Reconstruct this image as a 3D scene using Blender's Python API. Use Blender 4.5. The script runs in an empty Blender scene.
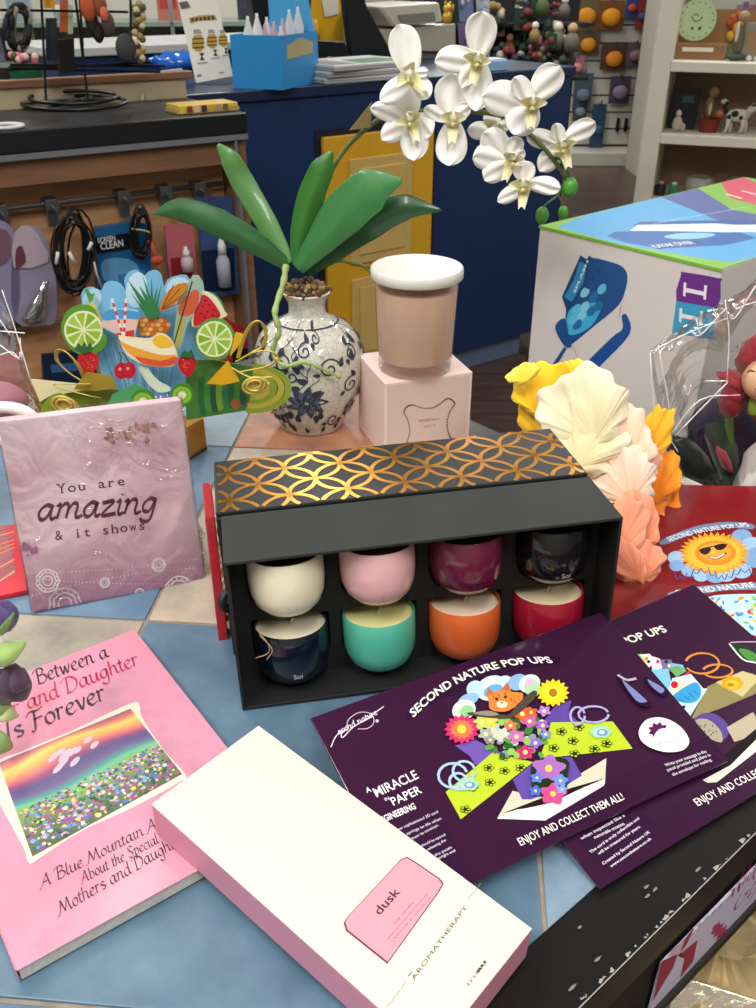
import bpy, bmesh, math, random
from mathutils import Vector, Matrix
from mathutils.geometry import tessellate_polygon
random.seed(7)
C = bpy.context.scene.collection
R = math.radians
F = 900.0; PITCH = R(30.5); H = .43; TZ = .90            # camera: focal in px, tilt, height over the table; table height
CP, SP = math.cos(PITCH), math.sin(PITCH)

# ---------- measuring helpers: rel = metres, z measured from the table top ----------
def ray(x, y):
    r = (x-378)/F; u = (504-y)/F
    return Vector((r, CP+u*SP, -SP+u*CP))
EYE = Vector((0, 0, H))
def Z(x, y, z=0.0):
    d = ray(x, y); return EYE + d*((z-H)/d.z)
def Y(x, y, Yd):
    d = ray(x, y); return EYE + d*(Yd/d.y)
def PL(x, y, p0, n):
    d = ray(x, y); return EYE + d*((Vector(p0)-EYE).dot(n)/d.dot(n))

def lin(c):
    if isinstance(c, str):
        c = c.lstrip('#'); c = [int(c[i:i+2], 16)/255 for i in (0, 2, 4)]
    return tuple((v/12.92 if v <= .04045 else ((v+.055)/1.055)**2.4) for v in c[:3])
def mixc(a, b, t):
    a = a if not isinstance(a, str) else [int(a.lstrip('#')[i:i+2], 16)/255 for i in (0, 2, 4)]
    b = b if not isinstance(b, str) else [int(b.lstrip('#')[i:i+2], 16)/255 for i in (0, 2, 4)]
    return tuple(a[i]*(1-t)+b[i]*t for i in range(3))

# ---------- materials ----------
MATS = {}
def newmat(name):
    m = bpy.data.materials.new(name); m.use_nodes = True
    nt = m.node_tree; b = nt.nodes['Principled BSDF']
    return m, nt, b
def M(name, col=None, rough=.5, metal=0, noise=0, scale=20, bump=0, bscale=200, trans=0, coat=0, ior=1.45, sheen=0, sss=0):
    """col None: the colour comes from the mesh's printed colours"""
    if name in MATS: return MATS[name]
    m, nt, b = newmat(name)
    if col is None:
        c = nt.nodes.new('ShaderNodeVertexColor'); c.layer_name = 'Col'; out = c.outputs[0]
    else:
        c = nt.nodes.new('ShaderNodeRGB'); c.outputs[0].default_value = (*lin(col), 1); out = c.outputs[0]
    tc = nt.nodes.new('ShaderNodeTexCoord')
    if noise:
        n = nt.nodes.new('ShaderNodeTexNoise'); n.inputs['Scale'].default_value = scale; n.inputs['Detail'].default_value = 6
        n.inputs['Roughness'].default_value = .6
        nt.links.new(tc.outputs['Object'], n.inputs['Vector'])
        mr = nt.nodes.new('ShaderNodeMapRange'); mr.inputs[1].default_value = .3; mr.inputs[2].default_value = .7
        mr.inputs[3].default_value = 1-noise; mr.inputs[4].default_value = 1+noise
        nt.links.new(n.outputs[0], mr.inputs[0])
        mx = nt.nodes.new('ShaderNodeVectorMath'); mx.operation = 'SCALE'
        nt.links.new(out, mx.inputs[0]); nt.links.new(mr.outputs[0], mx.inputs['Scale']); out = mx.outputs[0]
    nt.links.new(out, b.inputs['Base Color'])
    b.inputs['Roughness'].default_value = rough; b.inputs['Metallic'].default_value = metal
    b.inputs['Transmission Weight'].default_value = trans; b.inputs['IOR'].default_value = ior
    b.inputs['Coat Weight'].default_value = coat; b.inputs['Coat Roughness'].default_value = .08
    b.inputs['Sheen Weight'].default_value = sheen
    if sss:
        b.inputs['Subsurface Weight'].default_value = sss; b.inputs['Subsurface Radius'].default_value = (.01, .006, .004)
    if bump:
        n = nt.nodes.new('ShaderNodeTexNoise'); n.inputs['Scale'].default_value = bscale; n.inputs['Detail'].default_value = 4
        nt.links.new(tc.outputs['Object'], n.inputs['Vector'])
        bp = nt.nodes.new('ShaderNodeBump'); bp.inputs['Strength'].default_value = bump; bp.inputs['Distance'].default_value = .002
        nt.links.new(n.outputs[0], bp.inputs['Height']); nt.links.new(bp.outputs[0], b.inputs['Normal'])
    MATS[name] = m; return m
def film(name, tint='#ffffff', base=.06, top=.7, rough=.08, bscale=30, bump=.6):
    """clear plastic film: see-through with glossy creases"""
    if name in MATS: return MATS[name]
    m = bpy.data.materials.new(name); m.use_nodes = True; nt = m.node_tree; nt.nodes.clear()
    o = nt.nodes.new('ShaderNodeOutputMaterial'); mx = nt.nodes.new('ShaderNodeMixShader')
    t = nt.nodes.new('ShaderNodeBsdfTransparent'); t.inputs[0].default_value = (*lin(tint), 1)
    g = nt.nodes.new('ShaderNodeBsdfGlossy'); g.inputs['Roughness'].default_value = rough
    lw = nt.nodes.new('ShaderNodeLayerWeight'); lw.inputs[0].default_value = .35
    mr = nt.nodes.new('ShaderNodeMapRange'); mr.inputs[3].default_value = base; mr.inputs[4].default_value = top
    tc = nt.nodes.new('ShaderNodeTexCoord'); n = nt.nodes.new('ShaderNodeTexNoise'); n.inputs['Scale'].default_value = bscale
    n.inputs['Detail'].default_value = 3; n.inputs['Distortion'].default_value = 1.5
    bp = nt.nodes.new('ShaderNodeBump'); bp.inputs['Strength'].default_value = bump; bp.inputs['Distance'].default_value = .02
    L = nt.links.new
    L(tc.outputs['Object'], n.inputs['Vector']); L(n.outputs[0], bp.inputs['Height'])
    L(bp.outputs[0], g.inputs['Normal']); L(bp.outputs[0], lw.inputs['Normal'])
    L(lw.outputs['Fresnel'], mr.inputs[0]); L(mr.outputs[0], mx.inputs[0]); L(t.outputs[0], mx.inputs[1]); L(g.outputs[0], mx.inputs[2])
    L(mx.outputs[0], o.inputs[0]); MATS[name] = m; return m
def wood(name, c1, c2, scale=6, rough=.45, axis=0, planks=0):
    if name in MATS: return MATS[name]
    m, nt, b = newmat(name); L = nt.links.new
    tc = nt.nodes.new('ShaderNodeTexCoord'); mp = nt.nodes.new('ShaderNodeMapping')
    s = [12, 12, 12]; s[axis] = 1.0; mp.inputs['Scale'].default_value = s
    n = nt.nodes.new('ShaderNodeTexNoise'); n.inputs['Scale'].default_value = scale; n.inputs['Detail'].default_value = 5
    cr = nt.nodes.new('ShaderNodeValToRGB'); cr.color_ramp.elements[0].color = (*lin(c1), 1); cr.color_ramp.elements[1].color = (*lin(c2), 1)
    cr.color_ramp.elements[0].position = .3; cr.color_ramp.elements[1].position = .7
    L(tc.outputs['Object'], mp.inputs[0]); L(mp.outputs[0], n.inputs['Vector']); L(n.outputs[0], cr.inputs[0])
    out = cr.outputs[0]
    if planks:
        br = nt.nodes.new('ShaderNodeTexBrick'); br.inputs['Scale'].default_value = 1; br.inputs['Brick Width'].default_value = 1.2
        br.inputs['Row Height'].default_value = planks; br.inputs['Mortar Size'].default_value = .004
        br.inputs['Color1'].default_value = (1, 1, 1, 1); br.inputs['Color2'].default_value = (.7, .7, .7, 1); br.inputs['Mortar'].default_value = (.3, .3, .3, 1)
        L(tc.outputs['Object'], br.inputs['Vector'])
        mx = nt.nodes.new('ShaderNodeMix'); mx.data_type = 'RGBA'; mx.blend_type = 'MULTIPLY'; mx.inputs[0].default_value = 1
        L(out, mx.inputs[6]); L(br.outputs[0], mx.inputs[7]); out = mx.outputs[2]
    L(out, b.inputs['Base Color']); b.inputs['Roughness'].default_value = rough
    MATS[name] = m; return m
PRINT = M('printed_card', None, .35); PGLOSS = M('printed_gloss', None, .18, coat=.6); PMATTE = M('printed_matte', None, .7)
GOLD = M('gold_foil', '#c98a2c', .28, 1)

# ---------- mesh builder ----------
class MB:
    def __init__(s): s.v = []; s.f = []; s.c = []
    def face(s, pts, col='#ffffff', cols=None):
        i = len(s.v); s.v += [Vector(p) for p in pts]; s.c += [lin(c) for c in (cols or [col]*len(pts))]
        s.f.append(tuple(range(i, i+len(pts))))
    def raw(s, vs, fs, col='#ffffff'):
        i = len(s.v); s.v += [Vector(p) for p in vs]; s.f += [tuple(i+k for k in f) for f in fs]
        s.c += [lin(c) for c in col] if isinstance(col, list) else [lin(col)]*len(vs)
    def box(s, lo, hi, col='#ffffff', M_=None):
        x0, y0, z0 = lo; x1, y1, z1 = hi
        v = [Vector(p) for p in ((x0,y0,z0),(x1,y0,z0),(x1,y1,z0),(x0,y1,z0),(x0,y0,z1),(x1,y0,z1),(x1,y1,z1),(x0,y1,z1))]
        if M_: v = [M_ @ p for p in v]
        s.raw(v, [(0,3,2,1),(4,5,6,7),(0,1,5,4),(1,2,6,5),(2,3,7,6),(3,0,4,7)], col)
    def prism(s, pts, off, col='#ffffff'):
        """pts: planar outline (3D); off: thickness vector"""
        n = len(pts); a = [Vector(p) for p in pts]; off = Vector(off)
        tri = tessellate_polygon([a]); b = [p+off for p in a]
        s.raw(a+b, [tuple(t) for t in tri]+[tuple(n+k for k in t) for t in tri]+[(k, (k+1) % n, n+(k+1) % n, n+k) for k in range(n)], col)
    def tube(s, path, r, col='#ffffff', n=8, closed=False, flat=1):
        P = [Vector(p) for p in path]; m = len(P); rr = r if isinstance(r, (list, tuple)) else [r]*m
        vs = []; up = None
        for i, p in enumerate(P):
            t = (P[(i+1) % m]-P[i-1]) if closed or 0 < i < m-1 else (P[1]-P[0] if i == 0 else P[-1]-P[-2])
            t.normalize()
            if up is None: up = Vector((0, 0, 1)) if abs(t.z) < .9 else Vector((1, 0, 0))
            a = t.cross(up)
            if a.length < 1e-6: a = t.orthogonal()
            a.normalize(); up = a.cross(t).normalized()
            for k in range(n):
                w = 2*math.pi*k/n; vs.append(p+a*math.cos(w)*rr[i]+up*math.sin(w)*rr[i]*flat)
        fs = [(i*n+k, i*n+(k+1) % n, ((i+1) % m)*n+(k+1) % n, ((i+1) % m)*n+k) for i in range(m if closed else m-1) for k in range(n)]
        if not closed: fs += [tuple(reversed(range(n))), tuple((m-1)*n+k for k in range(n))]
        s.raw(vs, fs, col)
    def lathe(s, prof, c=(0, 0, 0), n=40, col='#ffffff', M_=None, sx=1, sy=1, cap=True):
        """prof: list of (r, z) from bottom to top"""
        c = Vector(c); vs = []; cols = []
        for j, (r, z) in enumerate(prof):
            for k in range(n):
                w = 2*math.pi*k/n; p = Vector((r*sx*math.cos(w), r*sy*math.sin(w), z))
                vs.append((M_ @ p if M_ else p)+c); cols.append(col[j] if isinstance(col, list) else col)
        fs = [(j*n+k, j*n+(k+1) % n, (j+1)*n+(k+1) % n, (j+1)*n+k) for j in range(len(prof)-1) for k in range(n)]
        if cap: fs += [tuple(reversed(range(n))), tuple((len(prof)-1)*n+k for k in range(n))]
        s.raw(vs, fs, cols)
    def ball(s, c, r, col='#ffffff', n=12, m=8, sc=(1, 1, 1), M_=None):
        prof = [(math.sin(math.pi*j/m), -math.cos(math.pi*j/m)) for j in range(m+1)]
        prof[0] = (.001, -1); prof[-1] = (.001, 1)
        vs = []
        for a, z in prof:
            for k in range(n):
                w = 2*math.pi*k/n; p = Vector((a*math.cos(w)*sc[0], a*math.sin(w)*sc[1], z*sc[2]))*r
                vs.append((M_ @ p if M_ else p)+Vector(c))
        s.raw(vs, [(j*n+k, j*n+(k+1) % n, (j+1)*n+(k+1) % n, (j+1)*n+k) for j in range(m) for k in range(n)], col)
    def grid(s, fn, nu, nv, col='#ffffff', closed=False, colfn=None):
        vs = [fn(i/nu, j/nv) for j in range(nv+1) for i in range(nu+1)]
        cols = [colfn(i/nu, j/nv) for j in range(nv+1) for i in range(nu+1)] if colfn else col
        s.raw(vs, [(j*(nu+1)+i, j*(nu+1)+i+1, (j+1)*(nu+1)+i+1, (j+1)*(nu+1)+i) for j in range(nv) for i in range(nu)], cols)
    def build(s, name, mat, parent=None, rel=False, smooth=False, bevel=0, solid=0, sub=0, angle=None):
        """rel=True: the points are given in room measure and brought into the thing's own frame"""
        me = bpy.data.meshes.new(name); inv = parent['_inv'] if False else (INV[root_of(parent).name] if (rel and parent) else None)
        vs = [inv @ v for v in s.v] if inv else s.v
        me.from_pydata([tuple(v) for v in vs], [], s.f)
        ca = me.color_attributes.new('Col', 'FLOAT_COLOR', 'POINT')
        ca.data.foreach_set('color', [k for c in s.c for k in (*c, 1.0)])
        me.materials.append(mat)
        bm = bmesh.new(); bm.from_mesh(me)
        if not getattr(s, 'flat', False): bmesh.ops.recalc_face_normals(bm, faces=bm.faces[:])
        bm.to_mesh(me); bm.free()
        if smooth:
            me.polygons.foreach_set('use_smooth', [True]*len(me.polygons))
            if angle: me.set_sharp_from_angle(angle=R(angle))
        o = bpy.data.objects.new(name, me); C.objects.link(o)
        if parent: o.parent = parent
        if solid:
            m = o.modifiers.new('solid', 'SOLIDIFY'); m.thickness = solid; m.offset = 0
        if bevel:
            m = o.modifiers.new('bevel', 'BEVEL'); m.width = bevel; m.segments = 2; m.limit_method = 'ANGLE'
        if sub:
            m = o.modifiers.new('sub', 'SUBSURF'); m.levels = m.render_levels = sub
        return o
INV = {}
def root_of(o):
    while o.parent: o = o.parent
    return o
def thing(name, label, cat, loc=(0, 0, 0), rot=None, group=None):
    """an Empty at the thing's base; loc in rel measure, rot a 3x3 or a yaw in radians"""
    o = bpy.data.objects.new(name, None); C.objects.link(o); o.empty_display_size = .02
    rm = Matrix.Rotation(rot or 0, 3, 'Z') if not isinstance(rot, Matrix) else rot
    o.matrix_world = Matrix.Translation(Vector(loc)+Vector((0, 0, TZ))) @ rm.to_4x4()
    INV[o.name] = (Matrix.Translation(Vector(loc)) @ rm.to_4x4()).inverted()
    if label: o['label'] = label; o['category'] = cat
    if group: o['group'] = group
    return o
def tag(o, label, cat, group=None, kind=None):
    if label: o['label'] = label; o['category'] = cat
    if group: o['group'] = group
    if kind: o['kind'] = kind
    return o
def struct(name, mb, mat, **k):
    o = mb.build(name, mat, **k); o.location.z += TZ; o['kind'] = 'structure'; return o
def clone(o, loc=None, rot=None, label=None, parent=None, group=None):
    c = o.copy(); C.objects.link(c)
    if parent: c.parent = parent
    if label: c['label'] = label
    if group: c['group'] = group
    if loc is not None:
        rm = Matrix.Rotation(rot or 0, 3, 'Z') if not isinstance(rot, Matrix) else rot
        c.matrix_world = Matrix.Translation(Vector(loc)+Vector((0, 0, TZ))) @ rm.to_4x4()
        INV[c.name] = (Matrix.Translation(Vector(loc)) @ rm.to_4x4()).inverted()
    for ch in list(o.children): clone(ch, parent=c)
    return c
def RM(yaw, tilt=0, roll=0):
    return Matrix.Rotation(R(yaw), 3, 'Z') @ Matrix.Rotation(R(tilt), 3, 'X') @ Matrix.Rotation(R(roll), 3, 'Y')

def spline(pts, n=8, closed=False):
    P = [Vector(p) for p in pts]; m = len(P); out = []
    rng = range(m if closed else m-1)
    for i in rng:
        p1, p2 = P[i], P[(i+1) % m]
        p0 = P[i-1] if (closed or i > 0) else p1*2-p2
        p3 = P[(i+2) % m] if (closed or i < m-2) else p2*2-p1
        for k in range(n):
            t = k/n; out.append(.5*((2*p1)+(p2-p0)*t+(2*p0-5*p1+4*p2-p3)*t*t+(3*p1-p0-3*p2+p3)*t**3))
    if not closed: out.append(P[-1])
    return out

# ---------- printed artwork: flat shapes with their own colours on a surface ----------
TXT = {}
def text_tris(body, bold=0):
    k = (body, bold)
    if k not in TXT:
        cu = bpy.data.curves.new('t', 'FONT'); cu.body = body; cu.offset = bold; cu.resolution_u = 3; cu.size = 1
        ob = bpy.data.objects.new('t', cu); C.objects.link(ob)
        me = bpy.data.meshes.new_from_object(ob.evaluated_get(bpy.context.evaluated_depsgraph_get()))
        vs = [(v.co.x, v.co.y) for v in me.vertices]; fs = [tuple(p.vertices) for p in me.polygons]
        bpy.data.objects.remove(ob); bpy.data.curves.remove(cu); bpy.data.meshes.remove(me)
        TXT[k] = (vs, fs, min(x for x, y in vs), max(x for x, y in vs))
    return TXT[k]
class Art(MB):
    """fn(u, v, lift) -> 3D point; inv(px, py) -> (u, v) on that surface"""
    def __init__(s, fn, inv=None, step=.000005, base=.00015):
        super().__init__(); s.fn = fn; s.inv = inv; s.step = step; s.h = base; s.flat = True
    def up(s): s.h += s.step; return s.h
    def uv(s, p): return s.inv(*p) if s.inv else p
    def poly(s, pts, col, px=True, cols=None):
        h = s.up(); q = [Vector(s.uv(p) if px else p) for p in pts]; q = [Vector((p.x, p.y)) for p in q]
        ar = sum(q[i].x*q[(i+1) % len(q)].y-q[(i+1) % len(q)].x*q[i].y for i in range(len(q)))
        if ar < 0:
            q.reverse()
            if cols: cols = list(reversed(cols))
        tri = tessellate_polygon([[Vector((p.x, p.y, 0)) for p in q]])
        s.raw([s.fn(p.x, p.y, h) for p in q], [tuple(t) for t in tri], cols or col)
    def blob(s, c, r, col, ry=None, rot=0, n=24, px=True, wave=0, lobes=0, ph=0):
        """ellipse; with lobes a flower outline"""
        pts = []
        for k in range(n):
            w = 2*math.pi*k/n; f = 1+wave*math.cos(lobes*w+ph) if lobes else 1
            x, y = r*f*math.cos(w), (ry or r)*f*math.sin(w)
            pts.append((c[0]+x*math.cos(rot)-y*math.sin(rot), c[1]+x*math.sin(rot)+y*math.cos(rot)))
        s.poly(pts, col, px)
    def smooth(s, pts, col, px=True, n=5):
        s.poly([(p.x, p.y) for p in spline([(*p, 0) for p in pts], n, True)], col, px)
    def stroke(s, pts, w, col, px=False, smooth=0, nib=None, closed=False):
        """a ribbon along pts, width w in surface units; nib=(angle, thin) gives a broad pen"""
        h = s.up(); q = [Vector((*s.uv(p), 0)) if px else Vector((*p[:2], 0)) for p in pts]
        if smooth: q = spline(q, smooth, closed)
        if closed: q = q+[q[0]]
        L = []; m = len(q)
        ww = w if isinstance(w, list) else None
        for i, p in enumerate(q):
            t = (q[min(i+1, m-1)]-q[max(i-1, 0)])
            if t.length < 1e-9: t = Vector((1, 0, 0))
            t.normalize(); nn = Vector((-t.y, t.x, 0))
            wi = ww[min(int(i*len(ww)/m), len(ww)-1)] if ww else w
            if nib:
                nv = Vector((math.cos(nib[0]), math.sin(nib[0]), 0)); wi *= max(nib[1], abs(nn.dot(nv)))
            L.append((p+nn*wi/2, p-nn*wi/2))
        vs = [s.fn(a.x, a.y, h) for l in L for a in l]
        s.raw(vs, [(2*i+1, 2*i+3, 2*i+2, 2*i) for i in range(m-1)], col)
    def text(s, body, o, size, ang, col, bold=0, xs=1, shear=0, px=False, align='l', warp=None, ys=None):
        vs, fs, x0, x1 = text_tris(body, bold); h = s.up()
        ox, oy = s.uv(o) if px else o; ys = ys or size; w = (x1-x0)*size*xs
        dx = {'l': 0, 'c': -w/2, 'r': -w}[align]; out = []
        for x, y in vs:
            X = (x-x0)*size*xs+y*ys*shear+dx; Yv = y*ys
            if warp: X, Yv = warp(X, Yv)
            out.append(s.fn(ox+X*math.cos(ang)-Yv*math.sin(ang), oy+X*math.sin(ang)+Yv*math.cos(ang), h))
        s.raw(out, fs, col)
    def textpx(s, body, a, b, hpx, col, bold=0, shear=0, warp=None, hratio=None):
        """text running from pixel a to pixel b, the letters hpx tall (pixels, measured upright)"""
        A, B = Vector(s.uv(a)), Vector(s.uv(b)); d = B-A; vs, fs, x0, x1 = text_tris(body, bold)
        up = Vector(s.uv((a[0], a[1]-hpx)))-A; n = Vector((-d.y, d.x)).normalized(); ht = abs(up.dot(n))/.70
        s.text(body, (A.x, A.y), 1, math.atan2(d.y, d.x), col, bold, d.length/(x1-x0), shear, ys=ht, warp=warp)

# single-stroke letters for handwriting: x-height 1
G = {
 'a': (.95, [[(.72,.88),(.45,1),(.15,.7),(.08,.3),(.25,.02),(.5,.2),(.72,.85)],[(.76,1),(.66,.3),(.75,.02),(.95,.15)]]),
 'b': (.85, [[(.2,1.7),(.12,.9),(.08,.1),(.35,0),(.68,.35),(.6,.85),(.35,.95),(.12,.6)]]),
 'c': (.72, [[(.65,.85),(.42,1),(.15,.75),(.1,.25),(.3,0),(.68,.2)]]),
 'd': (.92, [[(.65,.9),(.4,1),(.12,.65),(.1,.2),(.3,0),(.55,.2),(.68,.6)],[(.85,1.75),(.72,1.0),(.66,.2),(.75,.02),(.92,.15)]]),
 'e': (.75, [[(.12,.5),(.45,.6),(.6,.82),(.42,1),(.15,.75),(.08,.3),(.3,0),(.68,.2)]]),
 'f': (.6, [[(.75,1.6),(.55,1.72),(.38,1.4),(.28,.5),(.15,-.4),(-.1,-.5)],[(.05,.95),(.6,1.0)]]),
 'g': (.9, [[(.72,.88),(.45,1),(.15,.7),(.1,.3),(.28,.08),(.5,.2),(.72,.85)],[(.76,1),(.66,.1),(.5,-.55),(.15,-.6),(0,-.35)]]),
 'h': (.88, [[(.25,1.7),(.12,.6),(.05,0)],[(.1,.6),(.4,1),(.62,.85),(.58,.3),(.68,.02),(.88,.15)]]),
 'i': (.42, [[(.0,.85),(.2,1),(.12,.3),(.2,.02),(.42,.15)],[(.24,1.38),(.28,1.44)]]),
 'k': (.8, [[(.25,1.7),(.12,.6),(.05,0)],[(.65,1),(.15,.45),(.75,0)]]),
 'l': (.42, [[(.28,1.7),(.12,.6),(.12,.1),(.25,.02),(.4,.15)]]),
 'm': (1.35, [[(0,.85),(.2,1),(.1,.3),(.05,0)],[(.12,.6),(.4,1),(.6,.85),(.52,0)],[(.58,.6),(.85,1),(1.06,.85),(1.0,.2),(1.12,.02),(1.35,.15)]]),
 'n': (.92, [[(0,.85),(.2,1),(.1,.3),(.05,0)],[(.12,.6),(.42,1),(.65,.85),(.6,.2),(.72,.02),(.92,.15)]]),
 'o': (.8, [[(.42,1),(.15,.75),(.1,.25),(.32,0),(.62,.25),(.66,.75),(.42,1)]]),
 'p': (.85, [[(0,.85),(.2,1),(.1,.3),(-.05,-.65)],[(.1,.55),(.4,1),(.68,.7),(.6,.2),(.3,0),(.08,.2)]]),
 'r': (.65, [[(0,.85),(.2,1),(.1,.3),(.05,0)],[(.12,.6),(.35,.95),(.6,.9)]]),
 's': (.65, [[(.58,.85),(.35,1),(.14,.8),(.3,.55),(.55,.35),(.42,.05),(.1,.08)]]),
 't': (.5, [[(.3,1.4),(.15,.5),(.15,.1),(.28,.02),(.48,.15)],[(0,1),(.48,1)]]),
 'u': (.92, [[(0,.85),(.2,1),(.12,.3),(.3,0),(.55,.25),(.7,.9)],[(.76,1),(.66,.2),(.75,.02),(.92,.15)]]),
 'v': (.75, [[(0,.9),(.18,.95),(.32,0),(.7,1)]]),
 'w': (1.15, [[(0,.9),(.18,.95),(.25,0),(.6,.9),(.65,0),(1.1,1)]]),
 'y': (.9, [[(0,.85),(.2,1),(.15,.3),(.35,.0),(.6,.4),(.72,.95)],[(.76,1),(.6,-.2),(.3,-.65),(0,-.5)]]),
 'z': (.8, [[(.05,.9),(.65,.95),(.05,.05),(.8,.1)]]),
 'A': (1.25, [[(-.35,-.1),(-.1,.0),(.4,.9),(.8,1.7)],[(.8,1.7),(.82,.8),(.9,0),(1.05,.1)],[(.2,.6),(.85,.65)]]),
 'B': (1.08, [[(.3,1.6),(.2,.8),(.1,0)],[(-.2,1.3),(.1,1.65),(.6,1.7),(.85,1.4),(.6,1.0),(.25,.9)],[(.25,.9),(.8,.85),(.95,.4),(.6,0),(.0,.05)]]),
 'D': (1.2, [[(.35,1.6),(.22,.8),(.1,0)],[(-.25,1.3),(.1,1.65),(.7,1.65),(1.1,1.1),(.95,.4),(.5,0),(-.05,.05)]]),
 'F': (.85, [[(.4,1.6),(.28,.8),(.1,.0),(-.15,.0)],[(-.2,1.3),(.1,1.65),(.6,1.6),(1.05,1.75)],[(.2,.9),(.8,.95)]]),
 'M': (1.6, [[(-.4,-.1),(-.1,0),(.25,.8),(.45,1.65)],[(.45,1.65),(.65,.1)],[(.65,.1),(1.25,1.65)],[(1.25,1.65),(1.25,.6),(1.35,0),(1.55,.15)]]),
 'S': (1.0, [[(.9,1.4),(.65,1.7),(.3,1.5),(.4,1.0),(.75,.6),(.55,.05),(.0,.15)]]),
 'T': (1.0, [[(.0,1.4),(.3,1.68),(1.1,1.6)],[(.65,1.6),(.5,.5),(.25,0)]]),
 'G': (1.2, [[(1.0,1.4),(.7,1.7),(.25,1.3),(.1,.5),(.4,0),(.85,.2),(.95,.7)],[(.6,.7),(1.1,.72)]]),
 'C': (1.1, [[(1.0,1.4),(.7,1.7),(.25,1.3),(.1,.5),(.4,0),(.95,.25)]]),
 'I': (.5, [[(.35,1.65),(.2,.8),(.1,0)]]),
 ' ': (.55, []),
}
def script(art, body, a, b, xh, col, w=.16, nib=(R(40), .25), px=True, slant=.12, sm=5):
    """handwritten line from a to b (baseline), xh = x-height in surface units (px=True: pixels)"""
    A, B = (Vector(art.uv(a)), Vector(art.uv(b))) if px else (Vector(a), Vector(b))
    if px:
        d = (B-A).normalized(); n = Vector((-d.y, d.x)); xh = abs((Vector(art.uv((a[0], a[1]-xh)))-A).dot(n))
    tot = sum(G[c][0] for c in body); d = (B-A).normalized(); n = Vector((-d.y, d.x)); k = (B-A).length/tot; x = 0
    h0 = art.h
    for c in body:
        adv, st = G[c]
        for sk in st:
            pts = [tuple(A+d*((x+p[0]+p[1]*slant)*k)+n*(p[1]*xh)) for p in sk]
            ang = math.atan2(d.y, d.x)
            art.stroke(pts, w*(xh+k)*.55, col, smooth=sm if len(pts) > 2 else 1, nib=(nib[0]+ang, nib[1]) if nib else None)
            art.h = h0+art.step*(1+(int(x*10) % 2))
        x += adv
    art.h = h0+art.step*3
def plane_art(T, z=0.0, axis='z', step=.000005, base=.00015, sign=1, clip=None):
    """Art on a plane of thing T, local coordinate `axis` = z; gives the uv of a pixel too"""
    inv = INV[T.name]; mw = inv.inverted(); ax = 'xyz'.index(axis)
    n = (mw.to_3x3() @ Vector([1 if i == ax else 0 for i in range(3)])).normalized()
    p0 = mw @ Vector([z if i == ax else 0 for i in range(3)])
    keep = [i for i in range(3) if i != ax]
    def fn(u, v, h):
        if clip: u = min(clip[1], max(clip[0], u)); v = min(clip[3], max(clip[2], v))
        p = [0, 0, 0]; p[keep[0]] = u; p[keep[1]] = v; p[ax] = z+h*sign; return Vector(p)
    def iv(px, py):
        q = inv @ PL(px, py, p0, n); return (q[keep[0]], q[keep[1]])
    return Art(fn, iv, step, base)
# ================= room =================
FLOORM = wood('wood_floor', '#3a2b25', '#5a463c', 5, .32, 0, .12)
b = MB(); b.box((-6, -2.5, -.95), (6, 10.5, -.90)); struct('floor', b, FLOORM)
WALLM = M('wall_paint', '#b9b6ae', .8, noise=.03, scale=3)
b = MB(); b.box((-6, 10.4, -.9), (6, 10.5, 2.1)); struct('wall_back', b, WALLM)
b = MB(); b.box((-6.1, -2.5, -.9), (-6, 10.5, 2.1)); struct('wall_left', b, WALLM)
b = MB(); b.box((6, -2.5, -.9), (6.1, 10.5, 2.1)); struct('wall_right', b, WALLM)
b = MB(); b.box((-6, -2.6, -.9), (6, -2.5, 2.1)); struct('wall_front', b, WALLM)
b = MB(); b.box((-6.1, -2.6, 2.1), (6.1, 10.5, 2.15)); struct('ceiling', b, M('ceiling_paint', '#e6e4de', .9))

def area(name, loc, sx, sy, power, col=(1, .98, .94)):
    l = bpy.data.lights.new(name, 'AREA'); l.shape = 'RECTANGLE'; l.size = sx; l.size_y = sy; l.energy = power; l.color = col
    o = bpy.data.objects.new(name, l); C.objects.link(o); o.location = loc; return o
for i, (x, y) in enumerate([(-.75, 1.35), (-2.1, .9), (.15, -.55), (-1.1, -.1), (-2.0, 3.0), (2.3, 1.6), (1.2, 3.9), (-.4, 4.6), (3.8, 3.4), (-3.8, 5.2), (.6, 6.6), (3.2, 6.4), (.6, 8.8), (3.2, 8.8), (-3.4, 8.0), (-1.0, -.9), (-4.2, 2.6), (1.2, -1.0)]):  # store ceiling tubes, plus front ones added to brighten the upright faces
    area('ceiling_or_fill_lamp', (x, y, TZ+2.06), .16, 1.2, 70 if y < 0 else 27 if y < 1.5 else 78)

w = bpy.data.worlds.new('world'); bpy.context.scene.world = w; w.use_nodes = True
w.node_tree.nodes['Background'].inputs[0].default_value = (.8, .88, 1, 1); w.node_tree.nodes['Background'].inputs[1].default_value = .5

# ================= display table =================
A_, B_ = Vector((math.cos(R(40)), math.sin(R(40)), 0)), Vector((-math.sin(R(40)), math.cos(R(40)), 0))
def ab(a, b, z=0): return A_*a+B_*b+Vector((0, 0, z))
A0, A1, B0, B1, TR = -.6, .667, .129, .949, .038
tbl = thing('display_table', 'black edged display table topped with blue, cream and terracotta tiles', 'table', ab(0, .5, -.9), R(40))
def tileinn(p):  # clip polygon to the inner rectangle in ab space
    def clip(P, f):
        out = []
        for i in range(len(P)):
            u, v = P[i], P[(i+1) % len(P)]; fu, fv = f(u), f(v)
            if fu >= 0: out.append(u)
            if fu*fv < 0: t = fu/(fu-fv); out.append((u[0]+(v[0]-u[0])*t, u[1]+(v[1]-u[1])*t))
        return out
    for f in (lambda q: q[0]-A0-TR, lambda q: A1-TR-q[0], lambda q: q[1]-B0-TR, lambda q: B1-TR-q[1]):
        p = clip(p, f)
        if len(p) < 3: return []
    return p
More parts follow.
